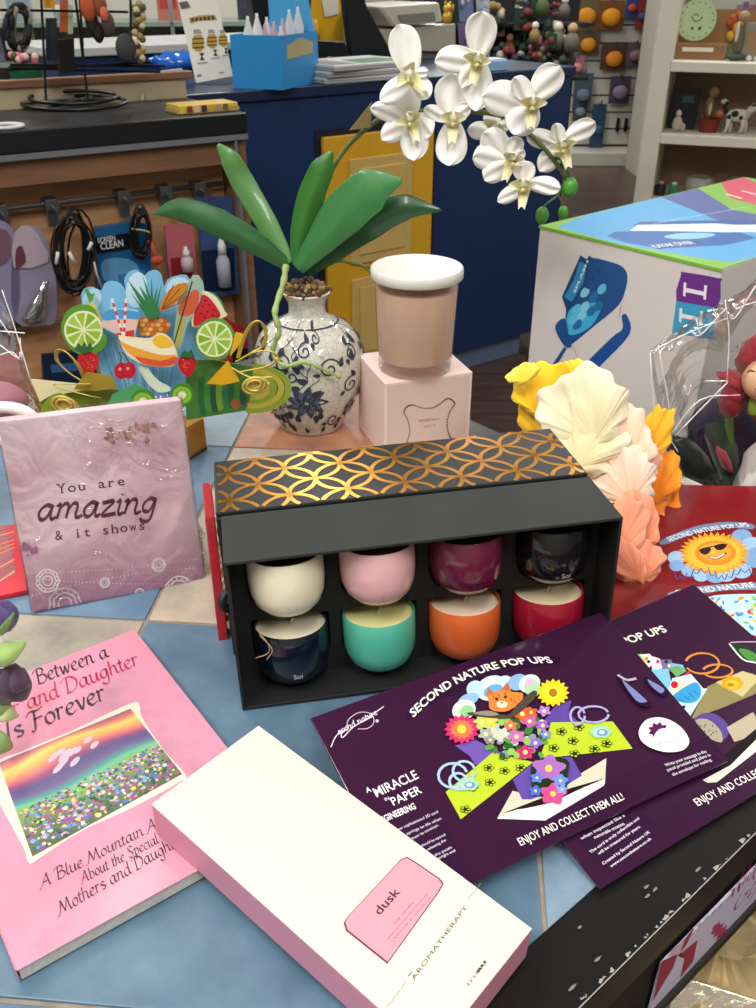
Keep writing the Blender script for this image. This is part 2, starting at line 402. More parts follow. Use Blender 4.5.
b = MB(); g = Vector((-.179, .553, 0)); tu = Vector((math.cos(R(-5)), math.sin(R(-5)), 0)); tv = Vector((-tu.y, tu.x, 0)); ts = .30; gp = .0014
TC = {(0,-1): '#5c788d', (0,-2): '#5c788d', (0,0): '#bfb19c', (0,1): '#c08466', (-1,-1): '#a39a8b', (-1,-2): '#9fb3c0', (-1,0): '#64819a', (-1,1): '#93a5b0',
      (1,-1): '#8097aa', (1,0): '#c9bdaa', (0,2): '#5c788d', (-2,-1): '#7694b0', (-2,0): '#c9bdaa', (1,-2): '#5c788d', (-2,1): '#cf9478'}
for i in range(-4, 4):
    for j in range(-4, 5):
        q = []
        for (m, n) in ((0,0),(1,0),(1,1),(0,1)):
            P = g+tu*(.288*(i+m)+gp*(1-2*m))+tv*(.297*(j+n)+gp*(1-2*n)); q.append((P.dot(A_), P.dot(B_)))
        q = tileinn(q)
        if q: b.prism([ab(x, y, -.006) for x, y in q], (0, 0, .006), TC.get((i, j), ['#5c788d', '#c9bdaa', '#cf9478', '#8097aa'][(i*2+j) % 4]))
TILE, nt, bs = newmat('glazed_tile')
L = nt.links.new; vc = nt.nodes.new('ShaderNodeVertexColor'); vc.layer_name = 'Col'; tc = nt.nodes.new('ShaderNodeTexCoord')
n1 = nt.nodes.new('ShaderNodeTexNoise'); n1.inputs['Scale'].default_value = 14; n1.inputs['Detail'].default_value = 8; n1.inputs['Roughness'].default_value = .65
cr = nt.nodes.new('ShaderNodeValToRGB'); cr.color_ramp.elements[0].position = .36; cr.color_ramp.elements[0].color = (.62, .68, .74, 1); cr.color_ramp.elements[1].position = .66; cr.color_ramp.elements[1].color = (1.18, 1.14, 1.1, 1)
mx = nt.nodes.new('ShaderNodeMix'); mx.data_type = 'RGBA'; mx.blend_type = 'MULTIPLY'; mx.inputs[0].default_value = 1
L(tc.outputs['Object'], n1.inputs['Vector']); L(n1.outputs[0], cr.inputs[0]); L(vc.outputs[0], mx.inputs[6]); L(cr.outputs[0], mx.inputs[7]); L(mx.outputs[2], bs.inputs['Base Color'])
bs.inputs['Roughness'].default_value = .42
b.build('tiled_top', TILE, tbl, rel=True, bevel=.0008)
b = MB(); b.prism([ab(A0+TR, B0+TR, -.02), ab(A1-TR, B0+TR, -.02), ab(A1-TR, B1-TR, -.02), ab(A0+TR, B1-TR, -.02)], (0, 0, .0185))
b.build('grout', M('grout', '#8a7f72', .9, noise=.2, scale=80), tbl, rel=True)
LAM, nt, bs = newmat('black_laminate'); L = nt.links.new; tc = nt.nodes.new('ShaderNodeTexCoord')
n1 = nt.nodes.new('ShaderNodeTexNoise'); n1.inputs['Scale'].default_value = 18; n1.inputs['Detail'].default_value = 9; n1.inputs['Roughness'].default_value = .75
cr = nt.nodes.new('ShaderNodeValToRGB'); cr.color_ramp.elements[0].position = .66; cr.color_ramp.elements[0].color = (*lin('#0b0b0b'), 1); cr.color_ramp.elements[1].position = .74; cr.color_ramp.elements[1].color = (*lin('#3a3936'), 1)
L(tc.outputs['Object'], n1.inputs['Vector']); L(n1.outputs[0], cr.inputs[0]); L(cr.outputs[0], bs.inputs['Base Color']); bs.inputs['Roughness'].default_value = .35
def abbox(mb, a0, a1, b0, b1, z0, z1): mb.prism([ab(a0, b0, z0), ab(a1, b0, z0), ab(a1, b1, z0), ab(a0, b1, z0)], (0, 0, z1-z0))
for (a0, a1, b0, b1) in ((A0, A1, B0, B0+TR), (A0, A1, B1-TR, B1), (A0, A0+TR, B0+TR, B1-TR), (A1-TR, A1, B0+TR, B1-TR)):
    b = MB(); abbox(b, a0, a1, b0, b1, -.03, .0012); b.build('edge_trim', LAM, tbl, rel=True, bevel=.0012)
b = MB()   # fascia boards under the edge
abbox(b, A0+.01, A1-.01, B0+.004, B0+.022, -.115, -.03); abbox(b, A0+.01, A1-.01, B1-.022, B1-.004, -.115, -.03)
abbox(b, A0+.004, A0+.022, B0+.022, B1-.022, -.115, -.03); abbox(b, A1-.022, A1-.004, B0+.022, B1-.022, -.115, -.03)
b.build('fascia', M('black_board', '#1b1815', .6, noise=.2, scale=30), tbl, rel=True)
b = MB(); abbox(b, A0+.02, A1-.02, B0+.02, B1-.02, -.47, -.45); b.build('shelf', M('black_board'), tbl, rel=True)
for a0, b0 in ((A0+.01, B0+.01), (A1-.05, B0+.01), (A0+.01, B1-.05), (A1-.05, B1-.05)):
    b = MB(); abbox(b, a0, a0+.04, b0, b0+.04, -.9, -.03); b.build('leg', M('black_board'), tbl, rel=True)
# worn white chips along the outer edge of the trim
ea = Art(lambda u, v, h: ab(u, v, .0012+h)); ea.h = .0004
ea.poly([(.18, B0+.0000), (.62, B0+.0), (.62, B0+.0005), (.18, B0+.0005)], '#a3a097')
for k in range(90):
    a = .13+random.random()*.5; s = random.choice([.0005, .0007, .001, .0012, .002])
    ea.poly([(a+s*random.uniform(.6, 2)*math.cos(w*1.05), B0+.0022+s*random.uniform(.3, .9)*math.sin(w*1.05)+random.random()*.0014-.001) for w in range(6)], '#97948b')
for k in range(12):
    a = .15+random.random()*.2; bb = B0+.006+random.random()*.028
    ea.poly([(a+random.uniform(.001, .004)*math.cos(w*1.26), bb+.0008*math.sin(w*1.26)) for w in range(5)], '#77746c')
ea.build('paint_chip', M('printed_matte'), tbl, rel=True)['kind'] = 'stuff'

# sign hanging on the fascia
nB = -B_; p0 = ab(0, B0+.002)
sg = thing('shelf_sign', 'lilac paper sign with red gift drawings on the front of the black table edge', 'sign', ab(.2, B0+.002, -.09), R(40))
def sgn(px, py, off=0): return PL(px, py, ab(0, B0+.002-off), nB)
c = [sgn(660, 962), sgn(649, 1009), sgn(756, 908), sgn(756, 868)]
zt = c[0].z; zb = c[1].z; a_l = c[0].dot(A_)
b = MB(); b.prism([ab(a_l, B0+.002, zb), ab(a_l+.42, B0+.002, zb), ab(a_l+.42, B0+.002, zt), ab(a_l, B0+.002, zt)], -B_*.0015, '#cfc6dd')
b.build('sign_paper', PRINT, sg, rel=True)
sa = Art(lambda u, v, h: ab(u, B0+.0005-h, v), lambda px, py: (sgn(px, py, .0015).dot(A_), sgn(px, py, .0015).z))
RD = '#9c2f45'
def zpx(x, y): return (640+x/6.52, 860+y/6.52)
def sp(pts): return [zpx(*p) for p in pts]
sa.poly(sp([(140,660),(245,610),(215,700),(85,915)]), RD); sa.poly(sp([(200,600),(300,500),(290,560),(190,640)]), '#d9a9b9')
sa.poly(sp([(245,625),(375,520),(345,660),(262,765),(290,640),(262,600)]), RD); sa.poly(sp([(300,555),(355,440),(340,450),(290,520),(262,600)]), RD)
sa.blob(zpx(280, 580), 3, '#b8485c', ry=1.6, rot=-.7) if False else None
for k in range(5):
    w = k*math.pi/5; sa.stroke([zpx(520+50*math.cos(w), 465+55*math.sin(w)), zpx(520-50*math.cos(w), 465-55*math.sin(w))], .0035, '#a83a5c', px=True)
for (x, y) in ((600,180),(640,150)): sa.stroke([zpx(x, y+60), zpx(x+12, y)], .002, RD, px=True)
script(sa, 'Mot', zpx(590, 235), zpx(756, 80), 9, RD, w=.1)
script(sa, 'Gifts', zpx(590, 350), zpx(850, 110), 10, RD, w=.1)
for k in range(4): sa.stroke([zpx(380+45*k, 430-40*k), zpx(400+45*k, 405-40*k)], .0018, '#8f93b5', px=True)
sa.build('sign_print', PMATTE, sg, rel=True)
b = MB(); b.prism([ab(a_l-.003, B0+.003, zb-.008), ab(a_l+.43, B0+.003, zb-.008), ab(a_l+.43, B0+.003, zb), ab(a_l-.003, B0+.003, zb)], -B_*.005)
b.build('holder_strip', M('black_board'), sg, rel=True)

# gift basket on the shelf under the table
gb = thing('gift_parcel', 'gift parcel in gold cellophane on the shelf under the table', 'parcel', PL(705, 1010, (0, 0, -.30), (0, 0, 1)) * 1 + Vector((0, 0, -.15)), R(20))
gb.location = (0.250, .405, TZ-.4495); INV[gb.name] = Matrix.Translation((.250, .405, -.4495)).inverted()
b = MB(); b.lathe([(.055, 0), (.08, .03), (.088, .12), (.082, .21), (.05, .255), (.012, .27), (.03, .295)], n=56, col='#a08a62')
for i, v in enumerate(b.v):
    w = math.atan2(v.y, v.x); k = 1+.05*math.cos(14*w+v.z*10); v.x *= k; v.y *= k
b.build('gold_wrap', M('gold_wrap', '#d8bf90', .25, .4, noise=.25, scale=30, bump=.6, bscale=40), gb, smooth=True)
b = MB(); b.box((-.03, -.002, 0), (.03, .002, .055)); o = b.build('foil_label', M('silver_foil', '#e8e0c8', .25, .9, bump=1, bscale=120), gb, bevel=.001)
o.data.transform(Matrix.Translation((-.045, -.055, .225)) @ Matrix.Rotation(R(-40), 4, 'Z') @ Matrix.Rotation(R(-42), 4, 'X'))

# ================= book =================
BK = thing('paperback_book', 'pink paperback book with a sunset flower field on its cover', 'book', (-.1762, .2627, .0005), RM(36.05))
W_, D_, T_ = .1525, .2172, .0105
b = MB(); b.box((.001, .001, .0012), (W_-.001, D_-.001, T_-.0008), '#b9b6ae'); b.build('page_block', M('paper_edge', '#c9c6be', .9, noise=.12, scale=400), BK)
b = MB(); b.box((0, 0, T_-.0008), (W_, D_, T_)); b.box((0, .003, 0), (W_-.003, D_, .001)); b.box((-.0006, .001, 0), (0, D_, T_))
def coverfn():
    m, nt, bs = newmat('pink_cover'); L = nt.links.new; tc = nt.nodes.new('ShaderNodeTexCoord'); n = nt.nodes.new('ShaderNodeTexNoise')
    n.inputs['Scale'].default_value = 22; n.inputs['Detail'].default_value = 5
    cr = nt.nodes.new('ShaderNodeValToRGB'); e = cr.color_ramp.elements; e[0].position = .3; e[0].color = (*lin('#b97f93'), 1); e[1].position = .62; e[1].color = (*lin('#d5859a'), 1)
    e.new(.45).color = (*lin('#d08ca4'), 1)
    L(tc.outputs['Object'], n.inputs['Vector']); L(n.outputs[0], cr.inputs[0]); L(cr.outputs[0], bs.inputs['Base Color']); bs.inputs['Roughness'].default_value = .5; bs.inputs['Coat Weight'].default_value = .35
    bs.inputs['Coat Roughness'].default_value = .12
    return m
b.build('cover', coverfn(), BK, bevel=.0004)
ba = plane_art(BK, T_)
def k4(x, y): return (x*.4047, 600+y*.4047)    # pixel in the book close-up
fr = [(-12,405),(60,372),(180,322),(322,256),(345,262),(352,292),(405,372),(458,432),(440,452),(330,512),(200,572),(95,640),(72,650),(58,612),(30,560),(-10,480)]
ba.smooth([k4(*p) for p in fr], '#ddd3c0')
scene_q = [(-8,402),(325,266),(456,430),(76,640)]
q = [Vector(ba.inv(*k4(*p))) for p in scene_q]     # TL TR BR BL
def qi(u, v): p = (q[3]*(1-u)+q[2]*u)*(1-v)+(q[0]*(1-u)+q[1]*u)*v; return (p.x, p.y)
bands = [(0, '#4f5e43'), (.2, '#66764a'), (.4, '#7fa557'), (.46, '#6fb08a'), (.5, '#4d8f8b'), (.56, '#6d5a86'), (.64, '#55507f'), (.70, '#8a4a72'), (.76, '#c86a72'), (.84, '#efa75c'), (.9, '#f0c46a'), (.94, '#dd7f62'), (1, '#8d4a78')]
NU = 16
for i in range(len(bands)-1):
    v0, c0 = bands[i]; v1, c1 = bands[i+1]; h = ba.h+.00001; n = 0
    for k in range(NU):
        u0, u1 = .012+.976*k/NU, .012+.976*(k+1)/NU
        f = lambda u, v: min(.99, max(.01, v+.035*math.sin(u*7+v*5)*(0 if v in (0, 1) else 1)))
        pts = [qi(u0, f(u0, v0)), qi(u1, f(u1, v0)), qi(u1, f(u1, v1)), qi(u0, f(u0, v1))]
        ba.raw([ba.fn(*p, h) for p in pts], [(0, 1, 2, 3)], [c0, c0, c1, c1])
ba.h += .00003
for k in range(900):
    u = random.uniform(.02, .98); v = random.random()**.8*.42+.02; s = random.uniform(.0006, .0015)*(1.3-v)
    p = qi(u, v); col = random.choice(['#7f9fd0', '#d8c05a', '#8d4a8d', '#5f8ec2', '#e0d8b8', '#b04a7a', '#3f5f3f', '#35604a', '#4d6fae', '#d9a0b0', '#2f4a34'])
    h = ba.h+random.random()*.00008; a0 = random.random()*6
    ba.raw([ba.fn(p[0]+s*math.cos(a0+w*1.257), p[1]+s*math.sin(a0+w*1.257), h) for w in range(5)], [(0, 1, 2, 3, 4)], col)
ba.h += .0001
for k in range(10):   # soft cloud-like patches: white glare on the cover painted into the print
    u = .35+.3*random.random(); v = .66+.2*random.random(); p = qi(u, v); ba.blob(p, .006*random.uniform(.5, 1), '#c4b2c4', ry=.002, rot=.6, px=False)
INKD = '#3a2430'
script(ba, 'e Between a', k4(62,222), k4(272,140), 9.5, INKD, w=.19)
script(ba, 'r and Daughter', k4(35,285), k4(348,158), 10, '#b3254d', w=.19)
script(ba, 'Is Forever', k4(20,352), k4(268,243), 12.5, '#3a2a35', w=.21)
script(ba, 'A Blue Mountain Arts', k4(105,712), k4(425,545), 8, INKD, w=.17)
script(ba, 'About the Special', k4(205,700), k4(395,600), 7.5, INKD, w=.17)
script(ba, 'Mothers and Daughters', k4(150,778), k4(470,592), 9, INKD, w=.17)
ba.build('cover_print', PRINT, BK)

# ================= white candle carton =================
WB = thing('candle_carton', 'long white candle carton with pink sides and a pink dusk label', 'box', (-.1257, .3439, .0125), RM(48.95, 2.6, 0))
Wc, Dc, Tc = .0796, .1966, .0237
b = MB(); b.box((0, -Dc, 0), (Wc, 0, Tc-.0006)); b.build('carton_side', M('pink_carton', '#d38ea4', .45, noise=.03), WB, bevel=.0006)
b = MB(); b.box((0, -Dc, Tc-.0006), (Wc, 0, Tc)); b.build('carton_lid', M('white_carton', '#dad4c2', .4, noise=.015, scale=8), WB, bevel=.0005)
wa = plane_art(WB, Tc)
def k5(x, y): return (150+x*.5159, 700+y*.5159)
lab = [(375,432),(385,418),(485,310),(498,304),(512,312),(562,346),(569,356),(562,370),(460,512),(380,448)]
def inset(pts, k): 
    cx = sum(p[0] for p in pts)/len(pts); cy = sum(p[1] for p in pts)/len(pts); return [(cx+(p[0]-cx)*k, cy+(p[1]-cy)*k) for p in pts]
wa.poly([k5(*p) for p in lab], '#6a2f3f'); wa.poly([k5(*p) for p in inset(lab, .965)], '#e0929f')
wa.textpx('dusk', k5(445,418), k5(486,372), 13, '#4a2030', bold=.02, hratio=1)
wa.textpx('soy candle', k5(474,436), k5(512,393), 4.5, '#7a4a58', bold=0)
wa.stroke([k5(460,465), k5(538,375)], .0003, '#8a5060', px=True)
wa.textpx('JASMINE & VANILLA', k5(470,470), k5(545,384), 3.5, '#9a5c6c')
wa.stroke([k5(460,595), k5(497,546)], .0003, '#8a8580', px=True); wa.stroke([k5(615,388), k5(642,355)], .0003, '#8a8580', px=True)
wa.textpx('AROMATHERAPY', k5(512,545), k5(616,402), 8, '#55504e', bold=0)
wa.stroke([k5(500,536), k5(508,527)], .0005, '#55504e', px=True)
wa.textpx('inau', k5(618,555), k5(652,508), 7, '#8c8a86', bold=.01); wa.textpx('au', k5(636,530), k5(652,508), 7, '#2a2829', bold=.03)
wa.build('lid_print', PMATTE, WB)

# ================= black gift box: tray, insert, lid =================
def inrect_panel(mb, holes, x0, x1, z0, z1, y, th, col='#1d1f20'):
    pass
TY = thing('candle_gift_box', 'open black gift box with gold circle pattern holding two rows of candles', 'gift box', (-.0917, .4537, .0003), RM(10.08, -1.5, -1.18))
TW, TD, TH = .2589, .059, .1188; t = .0022
CARD = M('black_card', '#1b1c1d', .55, noise=.06, scale=60)
b = MB()
b.box((0, 0, 0), (TW, TD, t)); b.box((0, TD-t, t), (TW, TD, TH-t)); b.box((0, 0, t), (t, TD-t, TH-t)); b.box((TW-t, 0, t), (TW, TD-t, TH-t))
b.build('tray', CARD, TY, bevel=.0004)
b = MB(); b.box((0, 0, TH-t), (TW, TD, TH)); b.build('tray_wall', M('grey_black_card', '#262928', .6, noise=.05, scale=80), TY, bevel=.0004)
# insert with U-shaped cut-outs
CX = [.0385+.0615*i for i in range(4)]; RW = [(.0015, .0470), (.0585, .0455)]; r0 = .0258   # (floor height, rim height)
yi = .0285; b = MB(); n = 14
def cutout(cx, z0, hh, x0, x1, za, zb):
    rr = r0+.0008
    arc = [(cx-rr, z0+hh)]+[(cx-rr, z0+rr*.9)]+[(cx-rr*math.cos(math.pi*k/n), z0+rr*.9-rr*.9*math.sin(math.pi*k/n)) for k in range(1, n)]+[(cx+rr, z0+rr*.9), (cx+rr, z0+hh)]
    # below the cut-out: strips; above: one rectangle
    L_ = [(x0, za), (x0, z0+hh)]+arc+[(x1, z0+hh), (x1, za)]
    b.prism([(x, yi, z) for x, z in L_], (0, .0012, 0)); b.prism([(x0, yi, z0+hh), (x1, yi, z0+hh), (x1, yi, zb), (x0, yi, zb)], (0, .0012, 0))
for j, (z0, hh) in enumerate(RW):
    for i, cx in enumerate(CX):
        x0 = t if i == 0 else (CX[i-1]+cx)/2; x1 = TW-t if i == 3 else (CX[i+1]+cx)/2
        cutout(cx, max(z0-.004, .0025), hh+.0035, x0, x1, t if j == 0 else .0575, .0575 if j == 0 else TH-t)
b.build('insert', M('insert_card', '#151617', .8), TY)
# gold patterned lid folded behind the tray
LW, LD, LH = .263, .068, .1195; lx, ly, lz = -.0035, .0625, .0
PT = MB(); PT.box((lx, ly, lz), (lx+LW, ly+LD+.012, lz+LH)); PT.build('lid', M('black_paper', '#191b1d', .42), TY, bevel=.0012)
PT = MB(); PT.box((lx, ly-.0030, lz+.0), (lx+LW, ly-.0002, lz+LH-.003)); PT.build('spine', CARD, TY, bevel=.0006)
ga = Art(lambda u, v, h: Vector((u, v, lz+LH+h)))
rr = .0205; cx0, cx1, cy0, cy1 = lx+.001, lx+LW-.001, ly+.001, ly+LD+.011
def clipline(pts, w):
    run = []
    for p in pts:
        if cx0 <= p[0] <= cx1 and cy0 <= p[1] <= cy1: run.append(p)
        else:
            if len(run) > 1: ga.stroke(run, w, '#c98a2c'); ga.h -= ga.step
            run = []
    if len(run) > 1: ga.stroke(run, w, '#c98a2c'); ga.h -= ga.step
s2 = .041
for i in range(-2, 12):
    for j in range(-3, 5):
        for off in (0, .5):
            c0 = (lx+.01+(i+off)*s2, ly-.005+(j+off)*s2)
            for rad in (rr,):
                clipline([(c0[0]+rad*math.cos(2*math.pi*k/64), c0[1]+rad*math.sin(2*math.pi*k/64)) for k in range(65)], .0031)
ga.build('gold_pattern', GOLD, TY)
gs = Art(lambda u, v, h: Vector((lx-h, v, u)))   # left end of the lid
for j in range(5):
    for i in range(3):
        for c0 in ((lz+.012+j*s2, ly+.01+i*s2), (lz+.012+(j+.5)*s2, ly+.01+(i+.5)*s2)):
            pts = [(c0[0]+rr*.94*math.cos(2*math.pi*k/40), c0[1]+rr*.94*math.sin(2*math.pi*k/40)) for k in range(41)]; run = []
            for p in pts+[(9, 9)]:
                if lz+.001 < p[0] < lz+LH-.001 and ly+.001 < p[1] < ly+LD+.011: run.append(p)
                else:
                    if len(run) > 1: gs.stroke(run, .0019, '#c98a2c'); gs.h -= gs.step
                    run = []
gs.build('gold_pattern', GOLD, TY)
b = MB(); b.box((lx+.0, ly-.0036, LH-.012), (lx+LW, ly-.0030, LH-.0105)); 
fa = Art(lambda u, v, h: Vector((u, ly-.0031-h, v)))
for i in range(7): 
    x = lx+.012+i*s2
    for k in (0, 1): fa.stroke([(max(lx+.001, x-.008), LH-.0075-.002*k), (min(lx+LW-.001, x+.006), LH-.0075-.002*k)], .0007, '#c98a2c')
fa.build('gold_pattern', GOLD, TY)
b = MB(); b.tube(spline([(-.001, .014, .088), (-.0040, .011, .085), (-.0045, .011, .079), (-.001, .014, .075)], 4), .0030, n=8); b.build('ribbon_tab', CARD, TY)
b = MB(); b.tube(spline([(.016, .004, .062), (.022, .001, .052), (.021, .001, .045), (.013, .004, .040)], 6), .00035, n=6); b.tube(spline([(.017, .004, .058), (.024, .001, .048), (.020, .001, .040)], 6), .00035, n=6)
b.build('twine', M('jute', '#b79a6a', .8), TY)

GLZ = lambda nm, col: M(nm, col, .12, coat=.5)
cand = [  # row, col, ceramic, wax (shade of the upper row painted in), label
 (1, 0, '#e8e2c4', '#5e5536', 'white glazed candle cup in the upper row of the gift box', '#efe9c4'),
 (1, 1, '#e3b0b3', '#a06a68', 'pale pink glazed candle cup in the upper row of the gift box', None),
 (1, 2, '#641838', '#5a2838', 'plum glazed candle cup in the upper row of the gift box', None),
 (1, 3, '#0f0e12', '#222', 'glossy black candle cup in the upper row of the gift box', None),
 (0, 0, '#0f1826', '#efe6cc', 'dark navy candle cup in the lower row of the gift box', None),
 (0, 1, '#53b59c', '#efeaa2', 'turquoise candle cup in the lower row of the gift box', None),
 (0, 2, '#d2602c', '#f2dcc0', 'orange candle cup in the lower row of the gift box', None),
 (0, 3, '#96122c', '#ecd9b0', 'crimson candle cup in the lower row, beside the purple packet', None)]
tm = INV[TY.name].inverted()
for (row, ci, cer, wax, lab_, grad) in cand:
    z0, hh = RW[row]; tiltm = tm.to_3x3() @ Matrix.Rotation(R(-5), 3, 'X')
    loc = tm @ Vector((CX[ci], yi-.0018, z0+.0015)); h = .0455
    T = thing('candle_cup', lab_, 'candle', loc, tiltm, 'glazed candle cups in the black gift box')
    prof = [(.001, 0), (.0085, 0), (.011, .0008), (.0175, .004), (.0228, .010), (.0252, .018), (.0258, .027), (.0256, h-.001), (.0250, h), (.0240, h-.001), (.0238, h-.008), (.001, h-.008)]
    b = MB(); b.lathe(prof, n=36); b.build('ceramic_cup', GLZ('glaze_'+cer[1:], cer), T, smooth=True, angle=50)
    b = MB(); b.lathe([(.001, h-.009), (.0237, h-.009), (.0237, h-.0038), (.018, h-.0044), (.001, h-.0044)], n=30, col=wax if len(wax) == 7 else '#222222')
    b.build('wax', M('candle_wax', None, .45, sss=.3), T, smooth=True, angle=50)
    b = MB(); b.tube([(0, 0, h-.0066), (.0004, .001, h-.003), (.002, .002, h-.0005)], .0007, '#d9d0b0', n=6); b.build('wick', PMATTE, T)
    ca = Art(lambda u, v, hh_: Vector(((.0258+hh_)*math.sin(u/.0258), -(.0258+hh_)*math.cos(u/.0258), v)))
    ca.h = .0003; ca.text('Soi', (.001, .0125 if row else .014), .0052, 0, {'#0f1826': '#b9bcc2', '#0f0e12': '#9a9aa0'}.get(cer, mixc(cer, '#000000', .25)), bold=0, align='c')
    ca.build('cup_print', PMATTE, T)

RP = thing('red_packet', 'narrow red packet with a scalloped edge, left of the black gift box', 'packet', INV[TY.name].inverted() @ Vector((-.0155, .078, .0008)), RM(12, -5, 0))
b = MB(); b.box((.0015, 0, 0), (.0085, .062, .104)); b.build('packet', M('red_foil', '#b01c2a', .25, noise=.15, scale=60, coat=.5), RP, bevel=.001)
for k in range(9): b = MB(); b.ball((.0098, .004, .012+k*.0112), .0036, ['#d8c9a0', '#c98a2c', '#e8d8d0'][k % 3], n=10, m=6, sc=(.35, .9, 1.1)); b.build('scallop', PRINT, RP, smooth=True)

# ================= purple pop-up card packets =================
PUR = M('purple_card', '#351332', .22, noise=.05, scale=10, coat=.4)
def k6(x, y): return (310+x*.3307, 620+y*.3307)
def k7(x, y): return (500+x*.33862, 580+y*.33862)
def k65(x, y): return (420+x*.291, 660+y*.291)
def packet(label, loc, rm, W, D, th=.002):
    T = thing('card_packet', label, 'greeting card', loc, rm, 'purple pop-up card packets')
    b = MB(); NX, NY = 24, 14
    def top(u, v): return Vector((W*u, D*v, th*.5+th*.5*math.sin(math.pi*min(1, max(0, u)))**.3))
    b.box((0, 0, 0), (W, D, th)); b.build('packet', PUR, T, bevel=.0006)
    return T
P1 = packet('purple pop-up card packet with an orange cat in flowers, on top of another packet', (.0163, .2941, .0095), RM(27.38, 12.88, -.76), .2236, .1290)
a = plane_art(P1, .002)
# darker band along the bottom
a.poly([(.0, .0), (.2236, .0), (.2236, .019), (.0, .019)], '#331232', px=False)
a.smooth([k6(*p) for p in [(290,285),(330,245),(420,190),(520,150),(640,122),(740,108),(748,130),(640,150),(540,178),(440,220),(350,268),(308,300)]], '#2a1030')
def arcwarp(L, sag): 
    return lambda X, Yv: (X, Yv+sag*(1-((X/L)*2-1)**2))
A1p, B1p = Vector(a.inv(*k6(308,296))), Vector(a.inv(*k6(738,130))); LL = (B1p-A1p).length
a.textpx('SECOND NATURE POP UPS', k6(312,296), k6(738,132), 8.5, '#f4f0e4', bold=.022, warp=arcwarp(LL, .0125))
a.textpx('A', k6(172,523), k6(186,518), 5.5, '#f4f0f4', bold=.02); a.textpx('MIRACLE', k6(202,536), k6(330,478), 10.5, '#f4f0f4', bold=.010)
a.textpx('IN', k6(228,548), k6(241,543), 3.5, '#d8cce0', bold=.02); a.textpx('PAPER', k6(253,562), k6(340,522), 9.5, '#f4f0f4', bold=.010)
a.textpx('ENGINEERING', k6(205,620), k6(322,570), 7, '#e8e0ea', bold=.03)
a.smooth([k6(*p) for p in [(270,640),(380,580),(398,590),(470,740),(455,760),(330,770)]], '#2f1233')
for i, (s, x0, y0, x1, y1) in enumerate([('A new sophisticated 3D card', 250,645,388,583), ('that springs to life when', 268,662,398,603), ('lifted from its envelope.', 285,678,390,622),
        ('The unit should be opened', 300,705,410,652), ('gently by releasing the', 312,722,412,668), ('tabs and the petals', 330,740,430,690), ('Display upright and', 345,745,440,700)]):
    a.textpx(s, k6(x0, y0), k6(x1, y1), 3.0, '#d9cfe0', bold=.01)
# script emblem top left
a.stroke([k6(63,385), k6(80,350), k6(110,330), k6(95,345), k6(100,355), k6(130,325), k6(170,300), k6(223,262)], .0006, '#e4d8e8', px=True, smooth=6)
a.stroke([k6(110,325), k6(118,300), k6(150,280), k6(185,285), k6(193,310), k6(175,328), k6(145,330)], .0005, '#cfc0d8', px=True, smooth=6)
script(a, 'econd nature', k6(88,347), k6(205,285), 4.2, '#efe6f0', w=.14, nib=None); a.blob(k6(203,306), 1.6, '#cfc0d8')
# opened envelope
a.poly([k65(*p) for p in [(265,545),(318,450),(400,470),(520,410),(640,338),(635,425),(430,550)]], '#cfc8b2')
a.poly([k65(*p) for p in [(282,528),(400,482),(520,440),(632,408),(600,440),(420,498)]], '#1e1418')
a.poly([k65(*p) for p in [(265,546),(330,515),(420,505),(560,440),(636,408),(632,432),(430,552)]], '#efece4')
# violet pot panels
a.poly([k65(*p) for p in [(120,295),(190,275),(300,330),(190,362),(170,330)]], '#6d53a8'); a.poly([k65(*p) for p in [(425,210),(470,150),(520,140),(510,180),(545,215),(470,235)]], '#5d4699')
a.poly([k65(*p) for p in [(318,412),(400,345),(520,332),(556,398),(490,440),(380,480),(350,480)]], '#5f4a9e')
# green spotted flaps
for poly_ in ([(88,455),(250,318),(388,352),(140,548)], [(412,340),(450,215),(662,212),(730,305)]):
    a.poly([k65(*p) for p in poly_], '#b6cc30')
for x, y in [(290,335),(235,372),(290,382),(240,422),(345,372),(180,440),(155,515),(485,248),(545,232),(525,280),(458,305),(598,308),(530,325),(640,290)]:
    for k in range(5): a.blob(k65(x+12*math.cos(k*1.257), y+9*math.sin(k*1.257)), 2.3, '#1f2a14', ry=1.6, n=8)
    for k in range(5): a.blob(k65(x+12*math.cos(k*1.257), y+9*math.sin(k*1.257)), 1.5, '#a8bf2a', ry=1.0, n=8)
    a.blob(k65(x, y), 1.6, '#20240f', n=8)
for cx_, cy_, rx_, ry_ in [(112,400,50,42),(150,385,38,34),(130,420,30,28)]: a.stroke([k65(cx_+rx_*math.cos(k*.4), cy_+ry_*math.sin(k*.4)) for k in range(16)], .0016, '#a9c0e2', px=True)
for cx_, cy_, rx_, ry_ in [(595,190,52,28),(540,195,25,30)]: a.stroke([k65(cx_+rx_*math.cos(k*.4), cy_+ry_*math.sin(k*.4)) for k in range(16)], .0015, '#a7a3d2', px=True)
for x, y in ((165,430),(620,250)):
    a.blob(k65(x, y), 11, '#9ad08a', ry=6.5, wave=.1, lobes=6); a.blob(k65(x, y+2), 8, '#a9c9da', ry=4.5); a.blob(k65(x+5, y+3), 5.5, '#6f93b8', ry=3.5); a.blob(k65(x+3, y+2), 3, '#c9dcee', ry=2)
